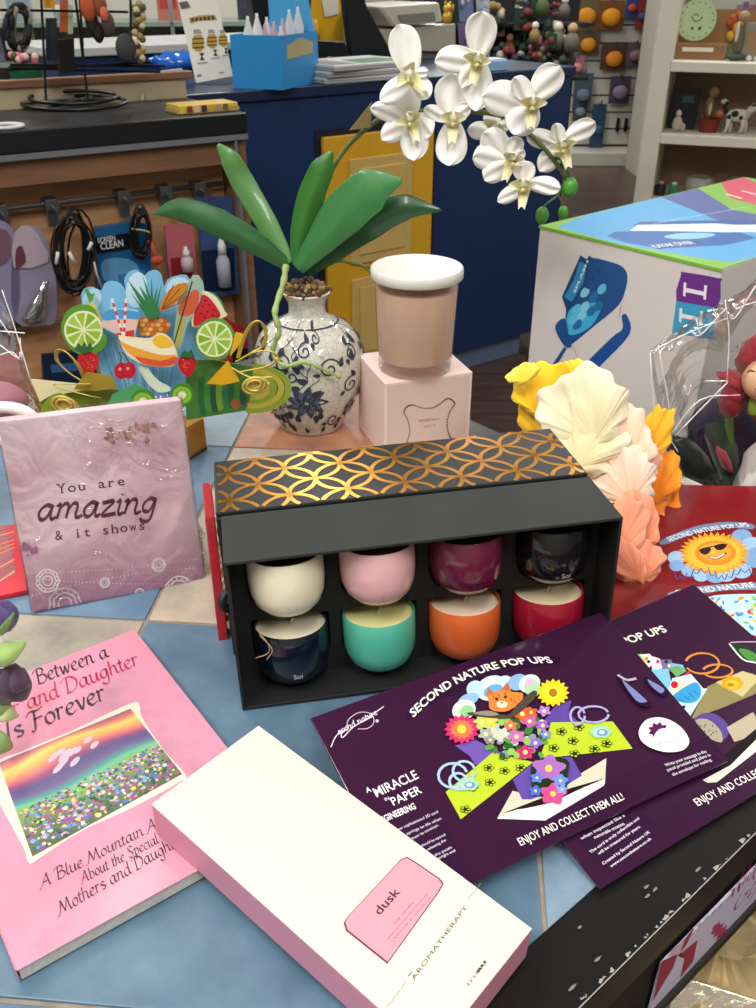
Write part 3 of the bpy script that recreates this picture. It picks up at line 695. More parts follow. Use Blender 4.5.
# bouquet behind: cloud petals, leaves, flowers, the cat
for x, y, rx, ry, c in [(245,100,16,12,'#cfe0ec'),(190,105,9,9,'#b7d3ea'),(290,85,9,8,'#c2d9ea'),(165,140,11,6,'#8fb4dc'),(335,80,10,8,'#86b0de'),(150,175,12,10,'#cfe6d0'),(375,85,11,9,'#cfe6dc'),(385,100,8,9,'#a9d0a0'),
        (250,110,10,6,'#6aa5da'),(160,180,7,6,'#8ec58a'),(375,80,5,4,'#d7b0d8')]: a.blob(k65(x, y), rx, c, ry=ry, rot=-.4)
for k in range(70):
    x, y = random.uniform(205,430), random.uniform(195,335)
    if (x-205)*.62+195 < y+30 or y < 300: 
        if y > 335-(x-200)*.0-(0 if x > 260 else (260-x)): continue
        a.blob(k65(x, y), random.uniform(3, 6), random.choice(['#3f7a35','#5c9a45','#8cc05a','#2e5a2a','#c8cfc6','#8a9098']), ry=random.uniform(2, 4), rot=random.random()*3, n=8)
for x, y, s, c in [(375,215,7,'#c05aa8'),(330,268,8,'#c76ab0'),(425,180,6,'#b07ac8'),(360,322,8,'#c43068'),(420,230,6,'#a060b8'),(395,290,6,'#8a6ac8'),(430,260,5,'#7a8ad8'),(310,230,6,'#e07050'),(350,190,8,'#e0602c'),(380,185,6,'#d85a2a'),
        (250,245,8,'#b9b9b4'),(225,260,7,'#a5a6a0'),(270,265,7,'#c9c8c0'),(240,280,5,'#8d8c84'),(210,220,8,'#b4d05a'),(240,215,7,'#d6c848')]:
    a.blob(k65(x, y), s, c, ry=s*.8, wave=.22, lobes=5, ph=x, n=30); a.blob(k65(x, y), s*.3, '#f0e08a', n=8)
for (x, y, s, c1, c2, c3) in [(142,243,15,'#e0306a','#f0784a','#f2c84a'), (455,118,14,'#e8cc20','#f0dc38','#a87818')]:
    a.blob(k65(x, y), s*1.05, c1, ry=s*.9, wave=.12, lobes=16, n=64); a.blob(k65(x, y), s*.72, c2, ry=s*.6, wave=.14, lobes=14, n=56); a.blob(k65(x, y), s*.3, c3, n=14)
a.smooth([k65(*p) for p in [(235,150),(228,118),(245,122),(262,112),(285,105),(300,82),(308,112),(350,120),(345,150),(300,180),(262,182),(238,172)]], '#d8803a')
a.poly([k65(*p) for p in [(225,125),(235,100),(255,122)]], '#c46a2c'); a.poly([k65(*p) for p in [(278,108),(298,80),(312,112)]], '#c46a2c')
a.blob(k65(280,158), 5.5, '#f0d8b8', ry=3.5); a.blob(k65(262,140), 1.7, '#203018', n=8); a.blob(k65(292,132), 1.7, '#203018', n=8); a.blob(k65(280,152), 1.2, '#c05a50', n=6)
for x, y in ((250,128),(268,122),(290,118),(310,135),(322,142)): a.stroke([k65(x, y), k65(x+4, y+12)], .0008, '#a85a24', px=True)
a.smooth([k65(*p) for p in [(165,186),(240,185),(300,195),(330,160),(385,112),(400,125),(360,170),(310,205),(240,205),(175,196)]], '#4a4238')
a.smooth([k65(*p) for p in [(180,188),(235,180),(268,192),(235,198)]], '#8d8474')
# pot front with flower
a.smooth([k65(*p) for p in [(392,350),(500,345),(505,400),(490,470),(400,470),(382,430)]], '#1f2e18', n=3)
for x, y, s, c in [(440,378,15,'#a56ab8'),(455,465,12,'#d84a86'),(400,410,6,'#5a7ad0'),(480,420,7,'#6a8ae0'),(395,455,6,'#4a6ac8'),(485,450,5,'#7a9af0')]:
    a.blob(k65(x, y), s, c, ry=s*.8, wave=.2, lobes=5, ph=1, n=30); a.blob(k65(x, y), s*.25, '#e8c850', n=8)
# glossy sticker emblem, slits and notes
a.smooth([k7(*p) for p in [(407,455),(430,418),(480,412),(530,438),(556,480),(535,508),(480,512),(425,490)]], '#f0ece6', n=6)
a.blob(k7(465,450), 9, '#5a1c50', ry=7.5, wave=.16, lobes=9, n=45); a.smooth([k7(*p) for p in [(450,470),(470,445),(500,450),(515,490),(480,500),(460,485)]], '#f0ece6')
a.textpx('save trees plant', k7(452,496), k7(545,470), 2.2, '#5a3c5a')
for s, x0, y0, x1, y1 in [('Write your message in the', 487,556,608,514), ('panel provided and place in', 493,570,620,524), ('the envelope for mailing.', 508,584,624,538)]: a.textpx(s, k7(x0, y0), k7(x1, y1), 3.4, '#e0d6e4', bold=.012)
a.textpx('ENJOY AND COLLECT THEM ALL!', k7(60,790), k7(366,652), 9.2, '#f2ece4', bold=.008)
for pts in ([(345,285),(365,300),(440,365),(438,378),(405,372),(362,318)], [(425,292),(440,298),(492,330),(478,348),(440,318)]):
    a.smooth([k7(*p) for p in pts], '#231030', n=4); a.smooth([k7(*p) for p in inset(pts, .72)], '#7d7fb4', n=4)
a.stroke([k7(345,285), k7(372,300), k7(400,296)], .0018, '#b8a8b4', px=True, smooth=4)
a.build('packet_print', PGLOSS, P1)

P2 = packet('purple pop-up card packet with a cupcake picture, partly under the other one', (.1199, .3136, .0022), RM(31.3, 10.0, 0), .2300, .1500)
a = plane_art(P2, .002)
a.poly([(.0, .0), (.23, .0), (.23, .017), (.0, .017)], '#331232', px=False)
a.textpx('SECOND NATURE POP UPS', k7(60,290), k7(495,152), 8.5, '#f4f0e4', bold=.022)
a.textpx('ENJOY AND COLLECT THEM ALL!', k7(585,668), k7(885,520), 9.2, '#f2ece4', bold=.008)
a.smooth([k7(*p) for p in [(230,760),(330,690),(440,700),(460,760),(330,850),(310,850)]], '#2f1233', n=4)
for s, x0, y0, x1, y1 in [('when inspected like a', 240,768,370,698), ('memorable occasion.', 280,765,370,722), ('The card is truly collectible and', 268,808,412,706), ('will be treasured for years.', 292,812,416,730),
        ('Created by Second Nature UK', 305,842,444,746), ('www.secondnature.co.uk', 328,850,448,766)]: a.textpx(s, k7(x0, y0), k7(x1, y1), 3.6, '#e6dcea', bold=.015)
def k8(x, y): return (600+x*.20635, 600+y*.20635)
a.poly([k8(*p) for p in [(440,580),(520,420),(690,345),(780,370),(790,440),(600,520)]], '#8f8558'); a.poly([k8(*p) for p in [(560,400),(690,345),(780,375),(690,470)]], '#c9bd86')
a.blob(k8(640,405), 11, '#d9a01c', ry=7, wave=.08, lobes=7); a.blob(k8(640,410), 7, '#edbc3a', ry=4.5); a.blob(k8(632,412), 3.5, '#b87f14', ry=2)
for cx_, cy_, rx_, ry_ in [(495,308,82,50),(570,345,72,32)]: a.stroke([k8(cx_+rx_*math.cos(k*.35-2.9), cy_+ry_*math.sin(k*.35-2.9)) for k in range(17)], .0016, '#d88a3a', px=True)
for pts, c in [([(150,268),(200,262),(215,290),(190,315)], '#8fd08a'), ([(195,265),(240,262),(270,300),(230,335)], '#f0ecd8'), ([(240,270),(290,285),(310,330),(255,350)], '#e4d8e8'), ([(290,290),(345,290),(355,340),(310,360)], '#7a6a9a'),
        ([(340,305),(400,315),(415,345),(360,350)], '#7ab8d8'), ([(330,330),(380,320),(420,345),(370,375)], '#6ea86a'), ([(380,385),(430,345),(450,375),(420,390)], '#d8304a'), ([(240,340),(330,335),(350,420),(320,450)], '#7ec2e8'),
        ([(330,440),(350,380),(440,360),(500,430),(520,430),(430,575),(380,520)], '#c8e4f4')]: a.poly([k8(*p) for p in pts], c)
for x, y, c in [(225,285,'#e07030'),(235,300,'#2a2a40'),(215,290,'#e8c030'),(320,300,'#222'),(335,320,'#ddd'),(280,300,'#d02a3a'),(405,520,'#222222'),(395,525,'#222222')]: a.blob(k8(x, y), 1.8, c if len(c) == 7 else '#222222' if c == '#222' else '#dddddd', n=8)
a.blob(k8(395,425), 11, '#eadfc0', ry=6.5, rot=-.3); a.smooth([k8(*p) for p in [(350,470),(455,400),(490,440),(470,490),(410,500)]], '#3a9ad0', n=4)
for k in range(4): a.stroke([k8(380+24*k, 480-14*k), k8(412+20*k, 495-12*k)], .001, '#1f70b0', px=True)
a.blob(k8(360,412), 3.6, '#c8202a')
a.smooth([k8(*p) for p in [(452,590),(500,550),(570,560),(625,620),(600,678),(520,640)]], '#5c4590', n=3); a.smooth([k8(*p) for p in [(460,590),(520,580),(580,630),(590,690),(520,665)]], '#a89f88', n=5)
for k in range(14): a.blob(k8(485+random.random()*85, 600+random.random()*60), .8, '#3a2a30', n=6)
a.poly([k8(*p) for p in [(612,620),(740,545),(800,640),(650,690)]], '#b7ac92'); a.poly([k7(*p) for p in [(660,520),(756,440),(800,420),(800,445),(756,478),(675,550),(640,565)]], '#1c1216'); a.poly([k7(*p) for p in [(598,592),(680,548),(756,472),(800,440),(800,480),(756,508),(640,598),(612,600)]], '#dcd8d0')
a.smooth([k8(*p) for p in [(630,215),(660,210),(800,270),(830,330),(740,305),(690,300)]], '#1d3a20', n=3); a.stroke([k8(*p) for p in [(625,213),(690,288),(750,305),(830,325)]], .0016, '#e0dce2', px=True, smooth=4)
a.smooth([k8(*p) for p in [(670,240),(720,245),(790,290),(740,298),(700,280)]], '#4f8c44', n=3)
a.stroke([k8(630,208), k8(680,205), k8(760,205)], .0012, '#b79ab8', px=True, smooth=3)
# creases catching the light are real folds
a.build('packet_print', PGLOSS, P2)
def fold(T, pts, w, h, mat=PUR, name='film_fold'):
    q = spline([(*p, 0) for p in pts], 6); b = MB(); n = len(q)
    for i in range(n-1):
        t_ = (q[i+1]-q[i]).normalized(); nn = Vector((-t_.y, t_.x, 0)); 
        f0 = math.sin(math.pi*i/(n-1)); f1 = math.sin(math.pi*(i+1)/(n-1))
        A, B = q[i], q[i+1]
        b.face([A-nn*w*f0+Vector((0,0,.0021)), B-nn*w*f1+Vector((0,0,.0021)), B+Vector((0,0,.0022+h*f1)), A+Vector((0,0,.0022+h*f0))])
        b.face([A+Vector((0,0,.0022+h*f0)), B+Vector((0,0,.0022+h*f1)), B+nn*w*f1+Vector((0,0,.0021)), A+nn*w*f0+Vector((0,0,.0021))])
    return b.build(name, mat, T, smooth=True)
fpl = plane_art(P2, .002)
0 and fold(P2, [fpl.inv(*k8(*p)) for p in [(95,250),(180,205),(260,165),(325,110),(405,0)]], .002, .0012, film('pack_film', '#ffffff', .1, .8, .06))
# ================= wrapped "amazing" block =================
AM = thing('message_block', 'pink wooden block in clear wrap reading You are amazing and it shows', 'plaque', (-.2687, .561, .0015), RM(21.31, -14.98, 1.63))
AW, AD, AH = .1341, .020, .1511
b = MB(); b.box((0, 0, 0), (AW, AD, AH))
def blockmat():
    m, nt, bs = newmat('mauve_block'); L = nt.links.new; tc = nt.nodes.new('ShaderNodeTexCoord'); n = nt.nodes.new('ShaderNodeTexNoise')
    n.inputs['Scale'].default_value = 14; n.inputs['Detail'].default_value = 6
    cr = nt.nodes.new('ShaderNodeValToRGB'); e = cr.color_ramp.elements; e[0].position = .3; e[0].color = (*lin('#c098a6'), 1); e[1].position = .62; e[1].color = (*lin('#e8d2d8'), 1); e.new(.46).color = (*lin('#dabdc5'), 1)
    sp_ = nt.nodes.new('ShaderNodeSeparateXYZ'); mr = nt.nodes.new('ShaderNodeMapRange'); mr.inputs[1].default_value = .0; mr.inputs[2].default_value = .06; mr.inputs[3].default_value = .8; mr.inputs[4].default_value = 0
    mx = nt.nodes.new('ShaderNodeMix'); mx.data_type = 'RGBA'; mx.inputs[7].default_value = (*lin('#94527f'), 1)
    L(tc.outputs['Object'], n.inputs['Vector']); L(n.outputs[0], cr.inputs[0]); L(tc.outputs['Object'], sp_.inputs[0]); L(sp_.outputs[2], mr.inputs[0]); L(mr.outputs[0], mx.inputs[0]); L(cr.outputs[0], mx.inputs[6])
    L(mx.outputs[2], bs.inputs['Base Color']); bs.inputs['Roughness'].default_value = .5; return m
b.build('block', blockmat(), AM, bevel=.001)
a = plane_art(AM, 0, 'y', sign=-1, clip=(.0005, AW-.0005, .0005, AH-.0005))
def k1(x, y): return (x*.31746, 380+y*.31746)
INK = '#5c1f3d'
def serif_text(art, s, A, B, h, col):
    art.textpx(s, A, B, h, col, bold=.004)
# slab letters: plain letters with feet
def typewriter(art, body, A, B, h, col):
    A2, B2 = Vector(art.uv(A)), Vector(art.uv(B)); d = B2-A2; k = d.length/len(body); dn = d.normalized(); nn = Vector((-dn.y, dn.x)); ang = math.atan2(dn.y, dn.x)
    up = abs((Vector(art.uv((A[0], A[1]-h)))-A2).dot(nn)); xh = up*.72
    for i, c in enumerate(body):
        if c == ' ': continue
        vs, fs, x0, x1 = text_tris(c, .006); o = A2+dn*(k*(i+.5)); sc_ = up/.70; wd = (x1-x0)*sc_
        xs = min(1.15, k*.80/max(wd, 1e-6)); art.text(c, tuple(o), sc_, ang, col, .006, xs, align='c')
        if c in 'Yarihtn':
            for fx in {'Y': (0,), 'a': (.33,), 'r': (-.25,), 'i': (0,), 'h': (-.28, .28), 't': (), 'n': (-.28, .28)}[c]:
                p = o+dn*(fx*k*.8); art.stroke([tuple(p-dn*k*.17+nn*up*.03), tuple(p+dn*k*.17+nn*up*.03)], up*.09, col)
        if c == 'Y':
            for fx in (-.3, .3): p = o+dn*(fx*k)+nn*up*.97; art.stroke([tuple(p-dn*k*.16), tuple(p+dn*k*.16)], up*.09, col)
typewriter(a, 'You are', k1(180,358), k1(398,330), 9.5, INK)
typewriter(a, '& it shows', k1(172,505), k1(462,470), 9.5, INK)
script(a, 'amazing', k1(116,442), k1(495,415), 14.5, INK, w=.26, nib=(R(70), .5), slant=.12)
for x, y, s in ((150,632,36),(565,662,44),(500,582,22),(330,638,16),(440,670,15),(205,705,50)):
    c = k1(x, y); w = s*.3175; col = '#f0e4ec' if s != 50 else '#d0b8c8'
    for f in (1, .72, .42):
        a.stroke([(c[0]+w*f*math.cos(k*.35)*(1+.06*math.cos(9*k*.35)), c[1]+w*f*math.sin(k*.35)) for k in range(19)], .0011*max(.4, w/12), col, px=True)
    for k in range(14): a.blob((c[0]+w*.86*math.cos(k*.449), c[1]+w*.86*math.sin(k*.449)), .9, col, n=6)
for (x0, y0, x1, y1, n, sag) in ((75,606,630,560,44,12),(90,680,620,590,44,-14),(120,625,520,640,34,6)):
    for k in range(n):
        t_ = k/n; a.blob(k1(x0+(x1-x0)*t_, y0+(y1-y0)*t_+sag*math.sin(3.1*t_)), .6, '#f0e4ec', n=5)
for k in range(34):
    u = random.random(); v = random.random(); a.blob(k1(335+u*150, 150+v*55-u*15), random.uniform(1.2, 4.5), random.choice(['#a87a72', '#b58a80', '#98665e']), ry=random.uniform(.8, 2.2), rot=random.random()*3, n=7)
for k in range(22): a.blob(k1(60+random.gauss(30, 18), 530+random.gauss(0, 12)), random.uniform(.8, 2.4), '#8a5878', n=7)
a.build('block_print', PMATTE, AM)
b = MB()
def wrapfn(u, v):
    th = 2*math.pi*u; z = -.001+v*(AH+.003); hx, hy = AW/2+.0015, AD/2+.0015
    c_, s_ = math.cos(th), math.sin(th); k = 1/max(abs(c_)/hx, abs(s_)/hy)
    w = .0003*math.sin(40*u*6.28+9*v)*math.sin(23*v+5*u)
    return Vector((AW/2+c_*k+w, AD/2+s_*k-abs(w), z))
b.grid(wrapfn, 90, 24)
b.build('clear_wrap', film('shrink_wrap', '#ffffff', .04, .5, .12, 25, .5), AM, smooth=True)
b = MB(); rc = random.Random(3)
for k in range(16):
    x = AW+.001-rc.random()*.02; z = AH+.001-rc.random()*.012; p = [(x+rc.uniform(-.006, .006), AD*rc.random(), z+rc.uniform(-.004, .006)) for _ in range(3)]; b.face(p)
for k in range(10):
    z = rc.random()*.03+.002; b.face([(AW+.001, rc.random()*AD, z), (AW+.006, rc.random()*AD, z+.01), (AW+.002, rc.random()*AD, z+.02)])
b.build('wrap_fold', film('shrink_fold', '#ffffff', .2, .9, .1, 60, 1), AM)

# ================= vase with orchid =================
VC = Vector((-.0735, .906, 0))
OR = thing('potted_orchid', 'white artificial orchid with strap leaves in a blue and white scrollwork vase', 'potted plant', VC+Vector((0, 0, .0005)))
vp = [(.001, 0), (.033, 0), (.0345, .002), (.037, .008), (.0435, .020), (.052, .040), (.0575, .060), (.0585, .075), (.057, .088), (.0515, .102), (.041, .113), (.028, .120), (.0205, .125), (.019, .131), (.0195, .138), (.0235, .146), (.025, .149), (.0235, .150), (.021, .148), (.018, .140), (.001, .140)]
b = MB(); b.lathe([(p.x, p.y) for p in spline([(x, y, 0) for x, y in vp[1:-3]], 3)]+[(.021, .148), (.018, .140), (.001, .140)], n=64)
def crackle():
    m, nt, bs = newmat('crackle_porcelain'); L = nt.links.new; tc = nt.nodes.new('ShaderNodeTexCoord'); v = nt.nodes.new('ShaderNodeTexVoronoi'); v.feature = 'DISTANCE_TO_EDGE'; v.inputs['Scale'].default_value = 150
    cr = nt.nodes.new('ShaderNodeValToRGB'); cr.color_ramp.elements[0].color = (*lin('#a9a69b'), 1); cr.color_ramp.elements[1].color = (*lin('#cfccc0'), 1); cr.color_ramp.elements[1].position = .06
    L(tc.outputs['Object'], v.inputs['Vector']); L(v.outputs['Distance'], cr.inputs[0]); L(cr.outputs[0], bs.inputs['Base Color']); bs.inputs['Roughness'].default_value = .12; bs.inputs['Coat Weight'].default_value = .4
    return m
b.build('vase', crackle(), OR, smooth=True)
def vr(z):
    for i in range(len(vp)-4):
        if vp[i][1] <= z <= vp[i+1][1] and vp[i+1][1] > vp[i][1]:
            t_ = (z-vp[i][1])/(vp[i+1][1]-vp[i][1]); t_ = t_; return vp[i][0]*(1-t_)+vp[i+1][0]*t_
    return .02
def vfn(u, v, h):   # u = angle*0.05, v = height
    r = vr(min(.149, max(0, v)))+.0007+h; th = u/.05; return Vector((r*math.sin(th), -r*math.cos(th), v))
va = Art(vfn, None, .000005, .0001); IB = '#2c3346'; rv = random.Random(11)
def scroll(c, r, turns, a0, dirn, w=.0016):
    pts = []
    for k in range(26):
        f = k/25; an = a0+dirn*turns*2*math.pi*f; rr_ = r*(1-f*.85); pts.append((c[0]+rr_*math.cos(an), c[1]+rr_*math.sin(an)))
    va.stroke(pts, w, IB)
def leafv(c, an, L_, w, col=IB):
    d = Vector((math.cos(an), math.sin(an))); n = Vector((-d.y, d.x)); c = Vector(c)
    va.smooth([tuple(c), tuple(c+d*L_*.3+n*w), tuple(c+d*L_*.7+n*w*.7), tuple(c+d*L_), tuple(c+d*L_*.6-n*w*.5), tuple(c+d*L_*.25-n*w*.7)], col, px=False, n=3)
for side in range(3):
    o = side*.105
    for cx_, cy_, s in ((o+.0, .048, 1),):
        for ring, (rad, num, ln) in enumerate(((.017, 9, .012), (.011, 8, .009), (.005, 6, .007))):
            for k in range(num): an = 2*math.pi*k/num+ring*.3; leafv((cx_+rad*.35*math.cos(an), cy_+rad*.3*math.sin(an)), an, ln*1.3, .005-ring*.001, ['#3c4460', '#5a627c', '#2c3346'][ring])
    for (x, y, r, a0, dr) in ((.022,.085,.011,0,1),(-.022,.09,.011,3.1,-1),(.045,.062,.010,1,1),(.048,.095,.009,2,-1),(.0,.103,.008,1,1),(.030,.022,.009,0,-1),(-.030,.024,.008,3,1),(.05,.035,.008,4,1),(.012,.113,.006,2,-1),(-.012,.078,.007,2,1)):
        scroll((o+x, y), r, 1.4, a0, dr); leafv((o+x+r*math.cos(a0), y+r*math.sin(a0)), a0+1.2*dr, .010, .003); leafv((o+x-r*.8, y-r*.5), a0+3, .007, .0025)
    for k in range(20):
        x = o-.05+.1*rv.random(); y = .015+.09*rv.random(); va.stroke([(x, y), (x+.008*rv.uniform(-1, 1), y+.01), (x+.014*rv.uniform(-1, 1), y+.02)], .0008, IB, smooth=4); leafv((x, y), rv.random()*6, .011, .0042)
    for k in range(5): leafv((o-.04+.02*k, .006), 1.57+rv.uniform(-.6, .6), .009, .003)
va.stroke([(k*.0052, .119) for k in range(61)], .0008, IB)
va.build('scroll_pattern', PMATTE, OR)
b = MB(); rm_ = random.Random(5)
for k in range(90):
    an = rm_.random()*6.28; rd = .024*math.sqrt(rm_.random()); b.ball((rd*math.cos(an), rd*math.sin(an), .148+rm_.random()*.008), rm_.uniform(.002, .0042), rm_.choice(['#6b4a2c', '#8a6238', '#4a3420', '#9c7a4a', '#5a5a30']), n=6, m=4)
b.build('moss', PMATTE, OR)['kind'] = 'stuff'
def leaf(pts_px, ws, Yoff, col1, col2, name='leaf', fold_=.25, twist=0):
    """pts_px: midline pixels with depths; ws: half widths in metres"""
    mid = spline([Y(p[0], p[1], .915+p[2])-VC for p in pts_px], 6); n = len(mid); b = MB(); vs = []; cols = []
    for i, p in enumerate(mid):
        t_ = (mid[min(i+1, n-1)]-mid[max(i-1, 0)]).normalized(); view = (p+VC-EYE).normalized(); sd = t_.cross(view).normalized(); nn = sd.cross(t_).normalized()
        sd = (sd*math.cos(twist)+nn*math.sin(twist)).normalized(); nn = sd.cross(t_).normalized()
        f = i/(n-1)*(len(ws)-1); j = min(int(f), len(ws)-2); w = ws[j]*(1-(f-j))+ws[j+1]*(f-j)
        for k in range(-4, 5):
            q = k/4; vs.append(p+sd*(w*q)-nn*(w*fold_*(1-abs(q)**1.3))*(1)); cols.append(mixc(col1, col2, abs(q)*.6+.4*abs(math.sin(k*2.1+i*.3))*.5))
    b.raw(vs, [(i*9+k, i*9+k+1, (i+1)*9+k+1, (i+1)*9+k) for i in range(n-1) for k in range(8)], cols)
    return b.build(name, M('leaf_green', None, .35, noise=.1, scale=60, coat=.2), OR, smooth=True, solid=.0012, sub=1)
leaf([(288,266,0),(255,243,-.01),(215,222,-.02),(180,210,-.03),(153,214,-.05)], [.006,.012,.0135,.011,.001], 0, '#3f7040', '#2c5a34', fold_=.3)
leaf([(290,264,0),(268,226,.01),(244,185,.02),(230,160,.02),(218,145,.02)], [.006,.011,.012,.010,.002], 0, '#5c8c4c', '#497a40')
leaf([(298,266,0),(300,235,.0),(310,200,.0),(322,170,.0),(332,152,.0)], [.006,.010,.0135,.012,.002], 0, '#3f7d33', '#2f6a2a', fold_=.4)
leaf([(298,270,-.005),(318,245,-.01),(343,215,-.015),(372,190,-.02),(402,181,-.02)], [.007,.014,.022,.021,.002], 0, '#46884a', '#3a7440', fold_=.2)
leaf([(303,272,0),(330,252,.0),(368,224,.0),(405,208,.0),(442,211,.0)], [.007,.013,.017,.013,.001], 0, '#24522f', '#1d4528', fold_=.3)
def wire(px, r, col, name, mat=None, n=8):
    b = MB(); b.tube([p-VC for p in spline([Y(x, y, .915+d) for x, y, d in px], n)], r, col, n=8); return b.build(name, mat or M('stem_matte', None, .5, noise=.15, scale=90), OR, smooth=True)
wire([(303,262,0),(315,225,.01),(328,180,.01),(345,150,.01),(368,128,.0),(395,112,-.01),(430,112,-.01),(470,112,-.01),(510,120,-.01),(545,150,-.01),(566,178,-.01)], .0022, '#5a6a36', 'flower_stem')
wire([(566,178,-.01),(558,195,-.01),(545,206,-.01),(542,214,-.01)], .0011, '#4a6a34', 'bud_stem'); wire([(556,192,-.01),(562,203,-.01),(564,210,-.01)], .001, '#4a6a34', 'bud_stem'); wire([(548,158,-.01),(560,160,-.01),(568,172,-.01),(570,182,-.01)], .0012, '#4a6a34', 'bud_stem')
wire([(285,268,-.02),(281,285,-.045),(275,310,-.055),(278,330,-.062),(274,352,-.062),(285,366,-.064),(305,364,-.064),(322,368,-.062),(340,378,-.055)], [.0030]*8*8+[.0022], '#9aae62', 'aerial_root') if False else None
rt = spline([Y(x, y, .915+d)-VC for x, y, d in [(286,266,-.02),(283,285,-.035),(275,312,-.063),(279,332,-.070),(273,352,-.068),(284,366,-.073),(305,363,-.074),(322,369,-.073),(340,378,-.068)]], 8)
b = MB(); b.tube(rt, [.0034-.0018*i/len(rt)+.0005*math.sin(i*1.3) for i in range(len(rt))], '#9aad68', n=8); b.tube(rt[28:]+[rt[-1]], .0012, '#9aad68', n=6); b.build('aerial_root', M('root_green', None, .6, noise=.2, scale=150), OR, smooth=True)
wire([(332,262,0),(350,262,.0),(368,270,.0),(384,292,.0)], .0018, '#6a6a30', 'aerial_root'); wire([(345,262,0),(362,266,.0),(375,268,.0)], .0018, '#5c6030', 'aerial_root')
b = MB(); p = [Y(x, y, .915+d)-VC for x, y, d in [(349,131,0),(372,102,0),(371,128,-.005)]]; b.face(p, '#6a5a30'); b.build('bract', PMATTE, OR, solid=.0008)
for (x, y, r) in ((570,188,.0088),(542,216,.0078),(563,213,.0060)):
    b = MB(); b.ball(Y(x, y, .905)-VC, r, '#4f9a3a', sc=(.85, .85, 1.1)); b.ball(Y(x, y+r*700, .905)-VC, r*.45, '#7ab04a'); b.build('bud', M('bud_green', None, .35, noise=.15, scale=100), OR, smooth=True)

PETAL = M('silk_petal', None, .6, sss=.15, bump=.15, bscale=120, sheen=.2)
# orchid flower in its own frame: faces -y, up z
def petal(ang, L_, Wd, cup, col='#f2f1ee', base='#e9ead8', tip=.0, y0=0, narrow=.25):
    b = MB(); d = Vector((math.cos(ang), 0, math.sin(ang))); s_ = Vector((-math.sin(ang), 0, math.cos(ang))); nu, nv = 8, 16
    def fn(u, v):
        w = Wd*(narrow*.6+(1-narrow*.6)*math.sin(math.pi/2*v/.6)**.8 if v < .6 else math.sqrt(max(.0, 1-((v-.6)/.4)**2)))+Wd*.04
        q = (u-.5)*2
        yy = y0-cup*L_*v*(v-.2)*1.2+.0016*math.sin(q*6+v*5+ang)+.25*w*q*q*(1 if cup > 0 else -1)
        return d*(L_*v)+s_*(w*q)+Vector((0, yy, 0))
    b.grid(fn, nu, nv, colfn=lambda u, v: mixc(base, col, min(1, v*2.2)))
    return b
def orchid_flower(cx, cy, size, roll, yaw, pitch, dY=-.02, spec=None):
    c = Y(cx, cy, .915+dY)-VC
    mt = Matrix.Rotation(R(yaw), 3, 'Z') @ Matrix.Rotation(R(pitch), 3, 'X') @ Matrix.Rotation(R(roll), 3, 'Y')
    f = bpy.data.objects.new('flower', None); C.objects.link(f); f.parent = OR
    f.matrix_local = Matrix.Translation(c) @ mt.to_4x4() @ Matrix.Scale(size, 4)
    parts = spec or [(90, .044, .019, .15, .0), (18, .050, .030, .15, -.003), (162, .050, .030, .15, -.003), (-52, .044, .018, .1, .001), (-128, .044, .018, .1, .001)]
    for an, L_, Wd, cup, y0 in parts:
        petal(R(an), L_, Wd, cup, y0=y0).build('petal', PETAL, f, smooth=True, solid=.0006, sub=1)
    b = MB()
    for sx_ in (-1, 1):
        b.grid(lambda u, v: Vector((sx_*(.002+.010*math.sin(math.pi*u)*(.3+v)), -.004-.012*v, -.002+.012*(u-.5)+.004*v)), 6, 5, colfn=lambda u, v: mixc('#e8e3a0', '#f3f0d8', v))
    b.grid(lambda u, v: Vector(((u-.5)*.012*(1-.5*v), -.004-.010*v, -.004-.016*v+.003*math.sin(u*3.1))), 5, 6, colfn=lambda u, v: mixc('#d8cf7a', '#f3efcf', v))
    b.ball((0, -.007, .003), .0042, '#f4f2dc', n=8, m=6); b.ball((0, -.009, -.004), .0028, '#c9b85a', n=8, m=5)
    b.build('lip', PETAL, f, smooth=True)
    return f
def kf(x, y): return (360+x/2.908, 20+y/2.908)
